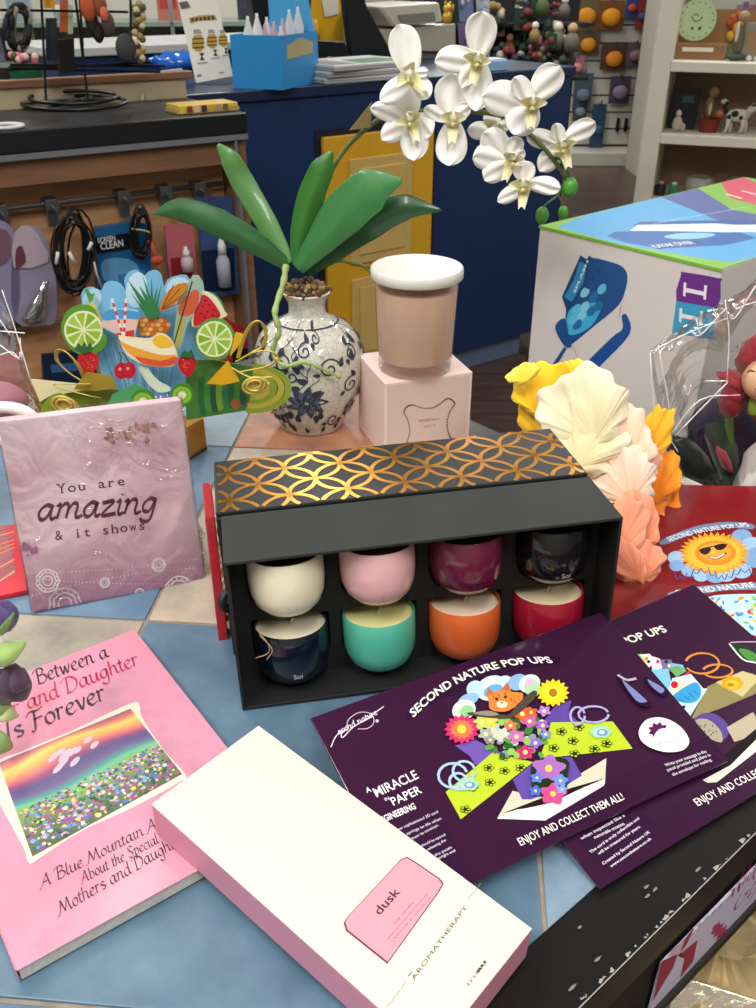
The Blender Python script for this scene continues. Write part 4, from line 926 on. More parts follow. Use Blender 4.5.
for (c, dY, lipang, pets) in [
  ((150,165), -.03, -50, [(110,28,44),(62,235,30),(212,222,26),(205,150,14)]),
  ((150,285), -.015, -20, [(112,195,46),(28,255,26),(60,345,30),(218,325,34),(165,402,40)]),
  ((345,112), -.03, 10, [(352,-12,42),(218,118,34),(348,252,40),(300,190,26)]),
  ((272,292), -.02, 0, [(262,165,50),(266,422,44),(182,262,20),(318,250,20)]),
  ((502,238), -.035, 0, [(570,138,40),(352,228,46),(452,328,46),(505,315,22),(440,170,26)]),
  ((395,322), .005, 30, [(310,325,24),(372,262,24),(440,300,16)]),
  ((440,400), -.02, 20, [(345,330,36),(318,400,36),(362,468,34),(472,372,22),(445,335,26)]),
  ((592,362), -.01, -20, [(676,292,28),(480,340,26),(528,440,30),(560,300,18)]),
  ((482,478), -.03, 0, [(400,532,22),(592,484,25),(472,408,32)])]:
    cx_, cy_ = kf(*c); C0 = Y(cx_, cy_, .915+dY); P0 = C0-VC; vd = (C0-EYE); dist = vd.length; vd.normalize()
    xax = vd.cross(Vector((0, 0, 1))).normalized(); zax = xax.cross(vd).normalized()
    mt = Matrix((xax, vd, zax)).transposed(); wob = Matrix.Rotation(R(random.uniform(-14, 14)), 3, 'Z') @ Matrix.Rotation(R(random.uniform(-8, 14)), 3, 'X')
    f = bpy.data.objects.new('flower', None); C.objects.link(f); f.parent = OR; f.matrix_local = Matrix.Translation(P0) @ (mt @ wob).to_4x4()
    k_ = dist*.88/900/2.908
    for n_, (x, y, hw) in enumerate(pets):
        dx, dy = (x-c[0])*k_, -(y-c[1])*k_
        petal(math.atan2(dy, dx), math.hypot(dx, dy), hw*k_*1.08, random.uniform(.05, .22), y0=-.0012*n_, narrow=.5).build('petal', PETAL, f, smooth=True, solid=.0006, sub=1)
    b = MB(); la = Matrix.Rotation(R(lipang), 3, 'Y')
    for sx_ in (-1, 1): b.grid(lambda u, v: la @ Vector((sx_*(.001+.009*math.sin(math.pi*u)*(.3+v)), -.006-.010*v, -.002+.011*(u-.5)+.004*v)), 6, 5, colfn=lambda u, v: mixc('#e2dfa8', '#f3f0d8', v))
    b.grid(lambda u, v: la @ Vector(((u-.5)*.012*(1-.5*v), -.006-.008*v, -.004-.017*v+.003*math.sin(u*3.1))), 5, 6, colfn=lambda u, v: mixc('#ddd690', '#f3efcf', v))
    b.ball((0, -.009, .003), .004, '#f4f2dc', n=8, m=6); b.ball((0, -.011, -.004), .0022, '#d3c67a', n=8, m=5)
    b.build('lip', PETAL, f, smooth=True)

# ================= boxed pink candle =================
CB = thing('candle_box', 'square pink candle box with a dotted emblem under the tall pink candle', 'box', (.0065, .817, .0005), RM(19))
cw, cd, ch = .0940, .0850, .0845
b = MB(); b.box((0, 0, 0), (cw, cd, ch)); b.build('carton', M('blush_card', '#e6cbc3', .5, noise=.03, scale=30), CB, bevel=.0009)
a = plane_art(CB, 0, 'y', sign=-1)
a.poly([(.003, .002), (cw-.003, .002), (cw-.003, ch-.003), (.003, ch-.003)], '#d6bdb6', px=False)
def kc(x, y): return (340+x*.21164, 380+y*.21164)
pts = spline([(*p, 0) for p in [(318,290),(330,240),(320,190),(302,150),(318,125),(345,118),(390,132),(440,130),(475,110),(505,88),(530,95),(540,115),(518,150),(505,200),(512,250),(528,280)]], 4)
for p in pts: a.blob(kc(p.x, p.y), .95, '#6a4a48', n=6)
a.textpx('PEPPERMINT', kc(372,200), kc(470,188), 2.6, '#a8807a'); a.textpx('GROVE', kc(395,225), kc(450,218), 2.2, '#a8807a')
a.build('box_print', PMATTE, CB)
jc = Vector((.0375, .860, ch+.0008))
JR = thing('jar_candle', 'pink wax candle in a clear tumbler with a white marble lid', 'candle', jc)
b = MB(); b.lathe([(.001, 0), (.0385, 0), (.0395, .001), (.0412, .030), (.0445, .0998)], n=64, cap=False)
b.build('glass', film('clear_glass', '#ffffff', .03, .55, .05, 3, 0), JR, smooth=True, angle=45)
b = MB(); b.lathe([(.001, .0130), (.0370, .0135), (.0396, .017), (.0432, .090), (.001, .091)], n=64); b.build('wax', M('pink_wax', '#ffdac2', .5), JR, smooth=True, angle=50)
b = MB(); b.lathe([(.001, .100), (.0470, .100), (.0485, .1015), (.0485, .110), (.0470, .1115), (.001, .1115)], n=64); b.build('lid', M('white_marble', '#dddbd2', .4, noise=.04, scale=60), JR, smooth=True, angle=45)

JR.scale = (.925, .925, .925)
# ================= pop-up cocktail card =================
PY = .80
PC = thing('popup_card', 'pop-up card of cocktails, limes, pineapple and strawberries on a blue scalloped fan', 'greeting card', Vector((-.19, PY+.02, 0)))
def kp2(x, y): return (50+x*.17196, 260+y*.17204)
def kp3(x, y): return (150+x*.18519, 270+y*.18519)
def lay(d):   # an upright layer of the card at depth d in front of the fan
    inv = lambda px, py: (lambda q: (q.x, q.z))(Y(px, py, PY-d))
    return inv
def card(name, pts, d, col, th=.0006, art=None, sm=0):
    P = [lay(d)(*p) for p in pts]
    if sm: P = [(p.x, p.y) for p in spline([(*p, 0) for p in P], sm, True)]
    b = MB(); b.prism([(x, PY-d, z) for x, z in P], (0, th, 0), col); o = b.build(name, PRINT, PC, rel=True)
    if art:
        a = Art(lambda u, v, h: INV[PC.name] @ Vector((u, PY-d-h, v)), lay(d)); art(a); a.build('print', PRINT, o)
    return o
SKY = '#8fc6e6'
def circ(c, rx, ry=None, rot=0, n=28): ry = ry or rx; return [(c[0]+rx*math.cos(2*math.pi*k/n)*math.cos(rot)-ry*math.sin(2*math.pi*k/n)*math.sin(rot), c[1]+rx*math.cos(2*math.pi*k/n)*math.sin(rot)+ry*math.sin(2*math.pi*k/n)*math.cos(rot)) for k in range(n)]
fan = [(112,405),(98,360),(92,330),(84,312),(81,297),(84,289),(93,287),(101,291),(104,284),(112,281),(121,284),(126,291),(124,280),(129,272),(137,270),(144,276),(148,272),(156,270),(162,276),(163,289),(167,280),(176,276),(186,275),(192,282),(196,275),(202,280),(204,292),(198,305),(205,330),(208,350),(190,390),(170,410),(140,418)]
def fanart(a):
    for c, rx, ry, rot, col in (((92,300),9,12,.4,'#b9dcf0'),((113,300),11,18,.1,'#7fbde2'),((137,290),11,18,.1,'#c6e4f4'),((155,290),9,19,0,'#7dbbe0'),((180,292),14,15,-.5,'#c0e0f2'),((196,290),8,14,.1,'#8fb0c8')): a.blob(c, rx, col, ry=ry, rot=rot)
    for k in range(14):
        x = 100+k*6; a.stroke([(x, 340), (x*.6+60, 400)], .0012, random.choice(['#6fb2dc', '#b6daf0', '#5aa2d4']), px=True)
card('fan', fan, 0, '#7cbbe2', art=fanart, sm=2)
# left flap, right flap (standing on edge, gold side and green side)
def quad3(name, pts, col, th=(0, .0006, 0), fnart=None):
    b = MB(); b.prism(pts, th, col); return b.build(name, PRINT, PC, rel=True)
def fl(px, py, d): return Y(px, py, PY-d)
quad3('flap', [fl(30,381,.02), fl(85,384,.02), fl(118,390,.02), fl(130,420,.02), fl(45,420,.03)], '#6f7a22')
card('gold_flap', [(30,379),(90,385),(118,386),(80,391),(50,396),(40,402)], .028, '#efe6b8')
def greenart(a):
    for k in range(8): a.smooth([kp3(260+k*32, 600+k*10), kp3(300+k*30, 590), kp3(310+k*30, 760-k*8), kp3(270+k*32, 770-k*6)], ['#2f6a35', '#4a8a3a', '#2a5a44', '#7a9a2c', '#3a7a50'][k % 5], n=3)
    for r_ in (190, 150, 110, 75): a.stroke([kp3(560+r_*math.cos(w*.2-1.6), 640+.62*r_*math.sin(w*.2-1.6)) for w in range(18)], .0055, '#93a83a' if r_ in (190, 110) else '#c2b74a', px=True)
    a.blob(kp3(462,722), 5, '#a8643a')
card('green_flap', [(186,360),(215,360),(284,372),(286,404),(200,418),(186,420)], .012, '#4b7a3a', art=greenart)
card('green_panel', [(100,421),(112,395),(135,383),(160,400),(170,421)], .045, '#4fa368')
# base box below
c0, c1 = Z(186,462,0), Z(207,449,0)
b = MB(); b.prism([c0+Vector((-.13, -.02, 0)), c0, c1, c1+Vector((-.13, .03, 0))], (0, 0, .036), '#c98a2a'); o = b.build('base_box', PRINT, PC, rel=True)
kw = Art(lambda u, v, h: INV[PC.name] @ (c0.lerp(c1, u)+Vector((h*.6, -h*.8, v)))); kw.h = .0012; kw.blob((.05, .014), .18, '#3f8a3a', ry=.011, px=False); kw.stroke([(0, .002), (1, .002)], .003, '#5c3a14'); kw.build('print', PRINT, o)
def limeart(c, r):
    def f(a):
        a.blob(c, r*.93, '#dcebb8'); a.blob(c, r*.9, '#e6f0c4')
        for k in range(9):
            w0, w1 = k*.698+.08, (k+1)*.698-.08; a.poly([(c[0]+r*.1*math.cos((w0+w1)/2), c[1]+r*.1*math.sin((w0+w1)/2))]+[(c[0]+r*.82*math.cos(w0+(w1-w0)*j/4), c[1]+r*.82*math.sin(w0+(w1-w0)*j/4)) for j in range(5)], ['#9bc63c', '#86b52e', '#a9cf4e'][k % 3])
    return f
card('lime_slice', [(61,330),(65,314),(75,306),(88,305),(96,312),(100,328),(107,338),(102,350),(85,356),(70,348)], .012, '#5a9a34', sm=3, art=limeart((83.5,330), 21))
card('lime_slice', circ((215,339), 20, 21), .024, '#5a9a34', art=limeart((214.5,339), 19.5))
card('banana_slice', [kp2(*p) for p in [(232,250),(255,262),(300,340),(350,385),(290,385),(255,345)]], .010, '#f0c63c', sm=3)
card('pineapple_top', [kp2(*p) for p in [(200,170),(215,165),(240,200),(258,190),(250,225),(235,255),(222,225)]], .008, '#4f9a48')
def pineart(a):
    for j in range(4):
        for k in range(6-abs(j-1)): a.blob(kp2(525+k*30+(j % 2)*14, 350+j*26), 2.6, ['#e39a4a', '#f0b86a', '#c9702e'][(k+j) % 3], ry=2.2, n=10)
card('pineapple', [kp2(*p) for p in [(505,350),(520,335),(600,330),(670,340),(692,375),(690,410),(650,440),(560,440),(515,410)]], .010, '#b8682c', sm=3, art=pineart)
lv = [(590,345),(560,330),(470,190),(535,270),(452,115),(555,240),(520,150),(572,220),(535,85),(585,215),(590,95),(600,240),(625,150),(612,260),(650,130),(622,290),(668,240),(630,330)]
card('pineapple_leaf', [kp2(*p) for p in lv], .013, '#2f7d4a')
def martini(a):
    a.smooth([kp2(*p) for p in [(300,345),(340,290),(430,290),(505,300),(515,320),(500,350),(400,350)]], '#4a9ed8', n=3); a.smooth([kp2(*p) for p in [(290,380),(350,350),(500,345),(500,400),(470,420),(400,420)]], '#e8c4b4', n=3)
    a.poly([kp2(*p) for p in [(370,430),(490,405),(490,455),(430,452)]], '#d83a34')
    for x0, y0, x1, y1 in ((360,225,425,440),(443,225,430,440)):
        for k in range(9): t0, t1 = k/9, (k+1)/9; a.stroke([kp2(x0+(x1-x0)*t0, y0+(y1-y0)*t0), kp2(x0+(x1-x0)*t1, y0+(y1-y0)*t1)], .0022, '#d23a34' if k % 2 else '#f2e9e4', px=True)
card('cocktail_glass', [kp2(*p) for p in [(290,380),(330,300),(350,285),(352,225),(368,222),(380,285),(432,285),(434,225),(452,225),(450,285),(510,295),(518,320),(492,455),(430,455),(330,405)]], .016, '#a9d2ea', art=martini)
def marg(a):
    a.smooth([kp2(*p) for p in [(402,448),(520,480),(650,520),(735,560),(725,600),(640,612),(520,580),(440,520)]], '#f2a93c', n=3); a.smooth([kp2(*p) for p in [(500,560),(640,585),(735,560),(725,605),(640,620),(540,600)]], '#e05a34', n=3)
    a.smooth([kp2(*p) for p in [(400,448),(500,462),(600,475),(700,500),(730,545),(640,550),(500,510),(430,480)]], '#f4efcf', n=3); a.smooth([kp2(*p) for p in [(598,460),(640,435),(690,455),(710,500),(650,515),(610,495)]], '#f2c23a', n=3)
card('margarita_bowl', [kp2(*p) for p in [(398,446),(430,444),(560,455),(600,445),(640,425),(700,455),(740,545),(732,600),(680,622),(560,610),(450,555)]], .026, '#efe2c0', sm=3, art=marg)
card('margarita_foot', [kp2(*p) for p in [(515,625),(560,610),(590,660),(640,710),(690,735),(698,760),(640,770),(590,740),(540,680)]], .022, '#e4ecd2', sm=3)
def berry(c0_, s_, d):
    def f(a):
        for k in range(26): a.blob((c0_[0]+random.uniform(-.7, .7)*s_*.8, c0_[1]+random.uniform(-.8, .7)*s_), .45, '#e8a05a', n=5)
    card('strawberry', [(c0_[0]-s_*.9, c0_[1]-s_*.6), (c0_[0], c0_[1]-s_*1.05), (c0_[0]+s_*.9, c0_[1]-s_*.6), (c0_[0]+s_*.85, c0_[1]+s_*.2), (c0_[0]+s_*.2, c0_[1]+s_*1.25), (c0_[0]-s_*.75, c0_[1]+s_*.5)], d, '#c4202c', sm=4, art=f)
berry((88,363), 11, .030); berry((187,365), 9.5, .030)
card('strawberry_cap', [(74,350),(78,343),(82,347),(84,341),(87,347),(90,342),(93,350),(84,354)], .032, '#2f6a38'); card('strawberry_cap', [(180,356),(184,350),(188,353),(191,349),(195,357),(188,358)], .032, '#2f6a38')
def cherryart(a): a.blob((120,369), 2, '#f08a8a'); a.blob((128,368), 2, '#f08a8a')
card('cherries', circ((121,371), 7.5, 8)[:18]+circ((129,370), 7.5, 8)[-12:]+circ((129,370), 7.5, 8)[:6], .030, '#c21c34', art=cherryart) if False else None
for c in ((121,371),(129,370.5)): card('cherry', circ(c, 6.8, 8.2), .030+(c[0]-121)*.0002, '#c21c34', art=lambda a, c=c: a.blob((c[0]-1, c[1]-2), 1.8, '#ee8a90'))
b = MB()
for x, y in ((121,364),(129,363)): b.tube([fl(x, y, .031), fl((x+120)/2+.5, y-8, .031), fl(119+(x-121)*.3, 352, .031)], .0006, '#3a4a24', n=5)
b.build('cherry_stem', PRINT, PC, rel=True)
def kiwi(c):
    def f(a): a.blob(c, 9.5, '#8cc63e', ry=8.5); a.blob(c, 4, '#e9efc0', ry=3.6); [a.blob((c[0]+5.8*math.cos(k*.52), c[1]+5.4*math.sin(k*.52)), .6, '#2a2a18', n=5) for k in range(12)]
    return f
card('kiwi_slice', circ((143,400), 12, 11), .048, '#4c8a2c', art=kiwi((143,401))); card('kiwi_slice', circ((182.5,395), 11, 12), .048, '#4c8a2c', art=kiwi((182,395)))
def melon(a):
    a.smooth([kp3(*p) for p in [(235,300),(250,190),(280,135),(320,150),(370,215),(375,255),(300,285)]], '#c92a30', n=4)
    for x, y in ((300,165),(285,195),(320,190),(345,215),(310,225),(275,235),(340,245),(295,255)): a.blob(kp3(x, y), 1, '#2a1414', n=6)
card('watermelon', [kp3(*p) for p in [(225,300),(240,180),(270,120),(300,115),(360,150),(405,225),(410,250),(300,295)]], .014, '#e8e2c0', sm=3, art=melon)
card('melon_rind', [kp3(*p) for p in [(300,115),(345,125),(390,170),(412,235),(405,252),(385,215),(350,155)]], .012, '#4c8a4a')
card('orange_umbrella', [kp3(*p) for p in [(48,225),(60,170),(100,110),(150,75),(200,68),(195,110),(150,170),(90,215)]], .018, '#c9822e', art=lambda a: [a.stroke([kp3(60, 215), kp3(60+150*math.cos(w), 215-150*math.sin(w)*1)], .0008, '#8a4a14', px=True) for w in (.35, .6, .85, 1.1)])
card('tall_glass', [kp3(*p) for p in [(120,440),(150,170),(190,95),(230,28),(265,30),(285,75),(270,170),(200,300),(160,430)]], .015, '#9fb8a8', art=lambda a: (a.poly([kp3(*p) for p in [(125,435),(150,260),(195,260),(155,425)]], '#b5ad5a'), a.smooth([kp3(*p) for p in [(155,240),(170,170),(230,110),(265,120),(255,200),(210,245)]], '#d0603c', n=3), a.stroke([kp3(120,430), kp3(228,60)], .0012, '#3a3a30', px=True)))
def ribbon(path, w, name='ribbon_loop', col='#c9b45a'):
    q = spline([fl(x, y, d) for x, y, d in path], 8); b = MB(); n = len(q)
    vs = []
    for i, p in enumerate(q):
        t_ = (q[min(i+1, n-1)]-q[max(i-1, 0)]).normalized(); s_ = t_.cross(Vector((0, .5, .85))).normalized(); vs += [p-s_*w/2, p+s_*w/2]
    b.raw(vs, [(2*i, 2*i+1, 2*i+3, 2*i+2) for i in range(n-1)], col); return b.build(name, M('gold_card', None, .4, .35), PC, rel=True, solid=.0008)
ribbon([(84,378,.03),(78,365,.04),(66,352,.04),(58,350,.035),(57,360,.03),(68,372,.03),(85,383,.03)], .0035)
ribbon([(90,384,.035),(75,384,.04),(55,384,.045),(60,388,.045),(90,396,.04),(100,398,.035)], .003)
card('gold_fin', [(74,389),(86,372),(112,376),(118,388),(95,391)], .033, '#a08a2c')
card('yellow_fin', [kp3(*p) for p in [(305,615),(420,490),(485,600),(400,620)]], .030, '#e0aa1c'); card('yellow_fin', [kp3(*p) for p in [(430,470),(462,335),(518,350),(470,420)]], .028, '#e0b02a')
ribbon([(238,358,.03),(243,340,.03),(250,326,.03),(258,321,.03),(265,328,.028),(266,338,.026),(262,347,.026),(252,352,.028)], .0035, col='#d0b840')
ribbon([(236,362,.03),(255,352,.03),(272,352,.03),(277,360,.03),(265,367,.03),(245,371,.03),(238,373,.03)], .0035, col='#cbb648')
ribbon([(232,368,.032),(250,377,.034),(272,377,.034)], .003, col='#d8c860')
def swirl(cx_, cy_, rx_, ry_, d, rot=0):
    b = MB(); P = []
    for k in range(60):
        f = k/59; w = f*2*math.pi*2.2; r_ = 1-f*.6; x = rx_*r_*math.cos(w); y = ry_*r_*math.sin(w); P.append(fl(cx_+x*math.cos(rot)-y*math.sin(rot), cy_+x*math.sin(rot)+y*math.cos(rot), d+.002*f))
    b.tube(P, .0016, '#cdb65c', n=6); b.build('swirl', M('gold_card', None, .4, .35), PC, rel=True, smooth=True)
    card('swirl_disc', circ((cx_, cy_), rx_*.95, ry_*.95, rot), d-.001, '#d9c06a')
swirl(65,405,15,9,.050,.35); swirl(255,385,14,9,.040,-.2)
card('lime_curl', [(40,412),(48,398),(60,393),(72,400),(84,412),(70,419),(45,420)], .044, '#86a32c', sm=3)
from mathutils import noise
# ================= paper flowers beside the gift box =================
PAP = M('tissue_paper', None, .75, sss=.12, bump=.5, bscale=45, sheen=.2)
def ruffle(c_px, Yd, rx, ry, cols, roll=0, seed=0, cup=.35, waves=7, parent=None, yaw=0, pitch=0, name='petal'):
    """a crumpled tissue petal about c_px at depth Yd; rx, ry in pixels"""
    rr_ = random.Random(seed); c = Y(*c_px, Yd); vd = (c-EYE); k = vd.length*.97/900; vd.normalize()
    xa = vd.cross(Vector((0, 0, 1))).normalized(); za = xa.cross(vd).normalized()
    mt = Matrix((xa, vd, za)).transposed() @ Matrix.Rotation(R(yaw), 3, 'Z') @ Matrix.Rotation(R(pitch), 3, 'X') @ Matrix.Rotation(R(roll), 3, 'Y')
    ph = [rr_.uniform(0, 6.28) for _ in range(6)]; b = MB()
    def fn(u, v):
        an = 2*math.pi*u; edge = 1+.07*math.sin(waves*an+ph[0])+.05*math.sin((waves*2+1)*an+ph[1])+.04*math.sin(3*an+ph[2])
        r_ = v**.8*edge; x, z = rx*k*r_*math.cos(an), ry*k*r_*math.sin(an)
        y = -cup*min(rx, ry)*k*(1-v*v)+.12*min(rx, ry)*k*v*v*math.sin(waves*an+ph[3])+.015*min(rx, ry)*k*v*math.sin(21*an+ph[4]+4*v)+min(rx, ry)*k*v**.5*(.45*noise.noise(Vector((x, z, seed*.31))*26)+.10*abs(noise.noise(Vector((x, z, seed))*70)))
        return mt @ Vector((x, y, z-.75*ry*k*(1-v)**1.3))+c
    b.grid(fn, 90, 14, colfn=lambda u, v: mixc(cols[0], cols[1], min(1, max(0, v*1.1-.1+.12*math.sin(u*44)))))
    return b.build(name, PAP, parent, rel=True, smooth=True, solid=.0004)
def pflower(label, c, lst):
    T = thing('paper_flower', label, 'paper flower', c, 0, 'tissue paper flowers beside the gift box')
    for i, (px, Yd, rx, ry, cols, kw) in enumerate(lst): ruffle(px, Yd, rx, ry, cols, parent=T, seed=hash(label) % 97 if False else i+len(label), **kw)
    b = MB(); p = INV[T.name].inverted(); q = Y(*lst[0][0], lst[0][1]+.012); b.tube([q, Vector((c[0], c[1], .004))], .0018, '#7a9a4a'); b.build('stem', PMATTE, T, rel=True)
    return T
pflower('bright yellow tissue paper flower behind the cream one, at the box corner', (.185, .77, 0), [
  ((548,392), .75, 34, 30, ('#f0b808', '#f5cf25'), dict(roll=20, waves=5)), ((553,428), .745, 32, 42, ('#e8b010', '#f3c61c'), dict(roll=-25, waves=6)), ((523,374), .74, 17, 10, ('#f5d034', '#f8e060'), dict(roll=-28, waves=4)), ((578,372), .76, 16, 12, ('#e8c010', '#f4d840'), dict(roll=10))])
pflower('cream white ruffled tissue paper flower leaning over the gift box', (.18, .71, 0), [
  ((582,410), .71, 46, 42, ('#e8d8a8', '#f0e6c8'), dict(roll=-30, waves=5, cup=.25)), ((588,438), .695, 38, 40, ('#e6d4a0', '#efe4c4'), dict(roll=15, waves=6, cup=.3)), ((600,462), .69, 24, 20, ('#f0dcb8', '#f4ead2'), dict(roll=10, waves=5))])
pflower('pale peach tissue paper flower between the cream and orange ones', (.205, .67, 0), [
  ((624,445), .69, 28, 44, ('#ecc09a', '#efd4bc'), dict(roll=-12, waves=6, cup=.25)), ((622,478), .675, 33, 32, ('#eabfa0', '#f0d8c6'), dict(roll=-30, waves=7)), ((648,462), .69, 12, 20, ('#f0a07a', '#f4b094'), dict(roll=0))])
pflower('bright orange tissue paper flower at the right of the bunch', (.235, .69, 0), [
  ((652,440), .715, 16, 36, ('#f0a010', '#f8b820'), dict(roll=14, waves=6)), ((662,478), .705, 17, 28, ('#f08208', '#f79a14'), dict(roll=8, waves=5)), ((664,520), .695, 17, 34, ('#f07a08', '#f79410'), dict(roll=-8, waves=5)), ((648,500), .70, 20, 36, ('#ea7420', '#f49030'), dict(roll=-4, waves=5))])
pflower('salmon tissue paper flower lowest in the bunch, touching the gift box', (.165, .585, 0), [
  ((622,535), .62, 22, 42, ('#e98c66', '#f0a27e'), dict(roll=10, waves=5)), ((640,520), .635, 18, 30, ('#e88058', '#f29a78'), dict(roll=-20, waves=4)), ((638,563), .61, 26, 22, ('#e8845c', '#ee9878'), dict(roll=-30, waves=5)), ((622,585), .60, 21, 26, ('#ee9470', '#f2ac8c'), dict(roll=25, waves=5)), ((628,560), .59, 14, 26, ('#e27c58', '#ee9a7c'), dict(roll=-40, waves=4))])

# ================= low plinth and big printed carton =================
PLN = wood('dark_plinth', '#241b18', '#3a2c27', 5, .3, 0)
b = MB(); q = [Vector((.135, .915, 0)), Vector((.42, .575, 0)), Vector((1.3, 1.35, 0)), Vector((.95, 1.75, 0))]
pl = thing('low_plinth', 'low dark wood plinth behind the tiled table, under the large white carton', 'plinth', (.6, 1.2, -.9))
b.prism([p+Vector((0, 0, -.145)) for p in q], (0, 0, .022)); b.build('top', PLN, pl, rel=True, bevel=.002)
cq = sum(q, Vector())/4; b = MB(); b.prism([cq+(p-cq)*.94+Vector((0, 0, -.90)) for p in q], (0, 0, .755)); b.build('body', M('black_board'), pl, rel=True)
BGr = RM(-49.5)
BX = thing('product_carton', 'large white carton with a blue gadget on its side and a blue and green top', 'box', (.1776, 1.0052, -.1225), BGr)
BW, BD, BH = .222, .42, .3147
b = MB(); b.box((0, 0, 0), (BW, BD, BH)); b.build('carton', M('white_board', '#d6d1cf', .6, noise=.02, scale=12), BX, bevel=.0015)
a = plane_art(BX, BH)
a.poly([(0, 0), (BW, 0), (BW, BD), (0, BD)], '#7cb63c', px=False)
def kb(x, y): return (560+x*.25926, 170+y*.25943)
def clampu(art, pts): return [(min(BW-.001, max(.001, u)), min(BD-.001, max(.001, v))) for u, v in (art.inv(*p) for p in pts)]
a.poly(clampu(a, [kb(*p) for p in [(-10,218),(0,150),(250,60),(756,190),(900,300),(756,340),(655,356),(480,330),(200,280),(20,228)]]), '#4fa3d8', px=False)
a.poly(clampu(a, [kb(*p) for p in [(310,90),(470,60),(660,152),(900,200),(900,215),(660,208),(600,190)]]), '#4a5a9a', px=False)
a.poly(clampu(a, [kb(*p) for p in [(560,40),(700,-10),(1000,-60),(1000,170),(756,135),(660,110)]]), '#cf3f5c', px=False)
a.poly(clampu(a, [kb(*p) for p in [(180,255),(215,238),(400,233),(640,243),(690,240),(760,262),(640,290),(450,300),(390,305),(250,280)]]), '#1f5fa8', px=False)
a.poly(clampu(a, [kb(*p) for p in [(280,215),(310,200),(640,195),(900,200),(900,212),(640,212),(420,212)]]), '#2b5596', px=False)
a.poly(clampu(a, [kb(*p) for p in [(270,235),(300,212),(600,206),(680,212),(900,208),(900,240),(660,240),(400,236)]]), '#dfe8ee', px=False)
a.smooth([kb(*p) for p in [(400,258),(450,245),(560,243),(600,250),(560,262),(460,268)]], '#8cc6ec', n=3)
a.poly([kb(*p) for p in [(358,300),(360,292),(530,275),(540,285),(380,306)]], '#173f7a'); a.textpx('KAYAK DIVER', kb(370,301), kb(526,284), 3.4, '#e8eef4', bold=.02)
a.stroke([kb(360,208), kb(480,185), kb(640,158), kb(720,142)], .0012, '#cfe0f0', px=True)
for k in range(4): a.stroke([kb(640+60*k, 92-12*k), kb(700+60*k, 110-14*k)], .005, '#f4d6da', px=True)
a.build('top_print', PRINT, BX)
a = plane_art(BX, 0, 'y', sign=-1)
def kg(x, y): return (500+x/2.953, 180+y/2.953)
a.smooth([kg(*p) for p in [(255,238),(275,230),(320,240),(360,255),(376,280),(372,320),(350,370),(280,430),(205,490),(190,485),(185,465),(200,400)]], '#15508f', n=4)
a.poly([kg(*p) for p in [(238,222),(262,238),(258,300),(215,372),(190,455),(195,380),(183,345)]], '#12427c'); a.poly([kg(*p) for p in [(236,240),(255,250),(248,300),(212,360),(190,345),(218,295)]], '#2f8fc4')
a.smooth([kg(*p) for p in [(205,385),(235,370),(300,365),(270,430),(215,458),(192,440)]], '#3fb0dc', n=4)
for x, y in ((225,380),(250,372),(240,400),(270,385),(228,425),(275,345),(250,330),(215,410),(290,370),(300,320)): a.smooth([kg(x-12,y+14),kg(x-8,y-6),kg(x+10,y-14),kg(x+14,y+2),kg(x+2,y+16)], random.choice(['#7fd0ec', '#2d86c0', '#5ec0e4', '#1f6fae']), n=3)
a.textpx('SPLASH', kg(222,335), kg(262,240), 5.5, '#e8f2fa', bold=.02)
a.smooth([kg(*p) for p in [(163,440),(175,415),(195,412),(205,470),(212,492),(190,490)]], '#17508e', n=3)
a.smooth([kg(*p) for p in [(375,400),(383,455),(300,545),(270,575),(235,568),(250,545),(330,465),(362,440),(360,402)]], '#174f9a', n=4)
a.poly([kg(*p) for p in [(190,492),(198,497),(160,560),(148,556)]], '#17508e'); a.stroke([kg(215,490), kg(245,560)], .0008, '#9a9a9e', px=True); a.stroke([kg(358,372), kg(352,405)], .0006, '#6a6a70', px=True)
for k in range(9): a.blob(kg(255+random.random()*90, 265+random.random()*60), 1.3, '#0f3f78', n=6)
a.smooth([kg(*p) for p in [(522,372),(535,280),(545,272),(648,290),(652,300),(638,390)]], '#6a2f86', n=2); a.poly([kg(*p) for p in [(521,358),(640,378),(628,470),(508,452)]], '#3ba0c8')
a.poly([kg(*p) for p in [(519,357),(640,377),(640,385),(519,365)]], '#6a2f86') if False else None
for (y0, x0) in ((0, 0), (76, -12)):
    q_ = lambda pts: [kg(x+x0, y+y0) for x, y in pts]
    a.poly(q_([(548,318),(606,330),(604,342),(546,330)]), '#efe6f2'); a.poly(q_([(543,302),(551,303),(548,344),(541,342)]), '#efe6f2'); a.poly(q_([(604,310),(612,311),(608,354),(601,352)]), '#efe6f2')
a.build('side_print', PRINT, BX)
a = Art(lambda u, v, h: Vector((BW+h, u, v)))
b = MB(); b.box((-.0008, -.0008, BH-.0028), (BW+.0008, 0, BH+.0002), '#7cb63c'); b.build('lid_edge', PRINT, BX)

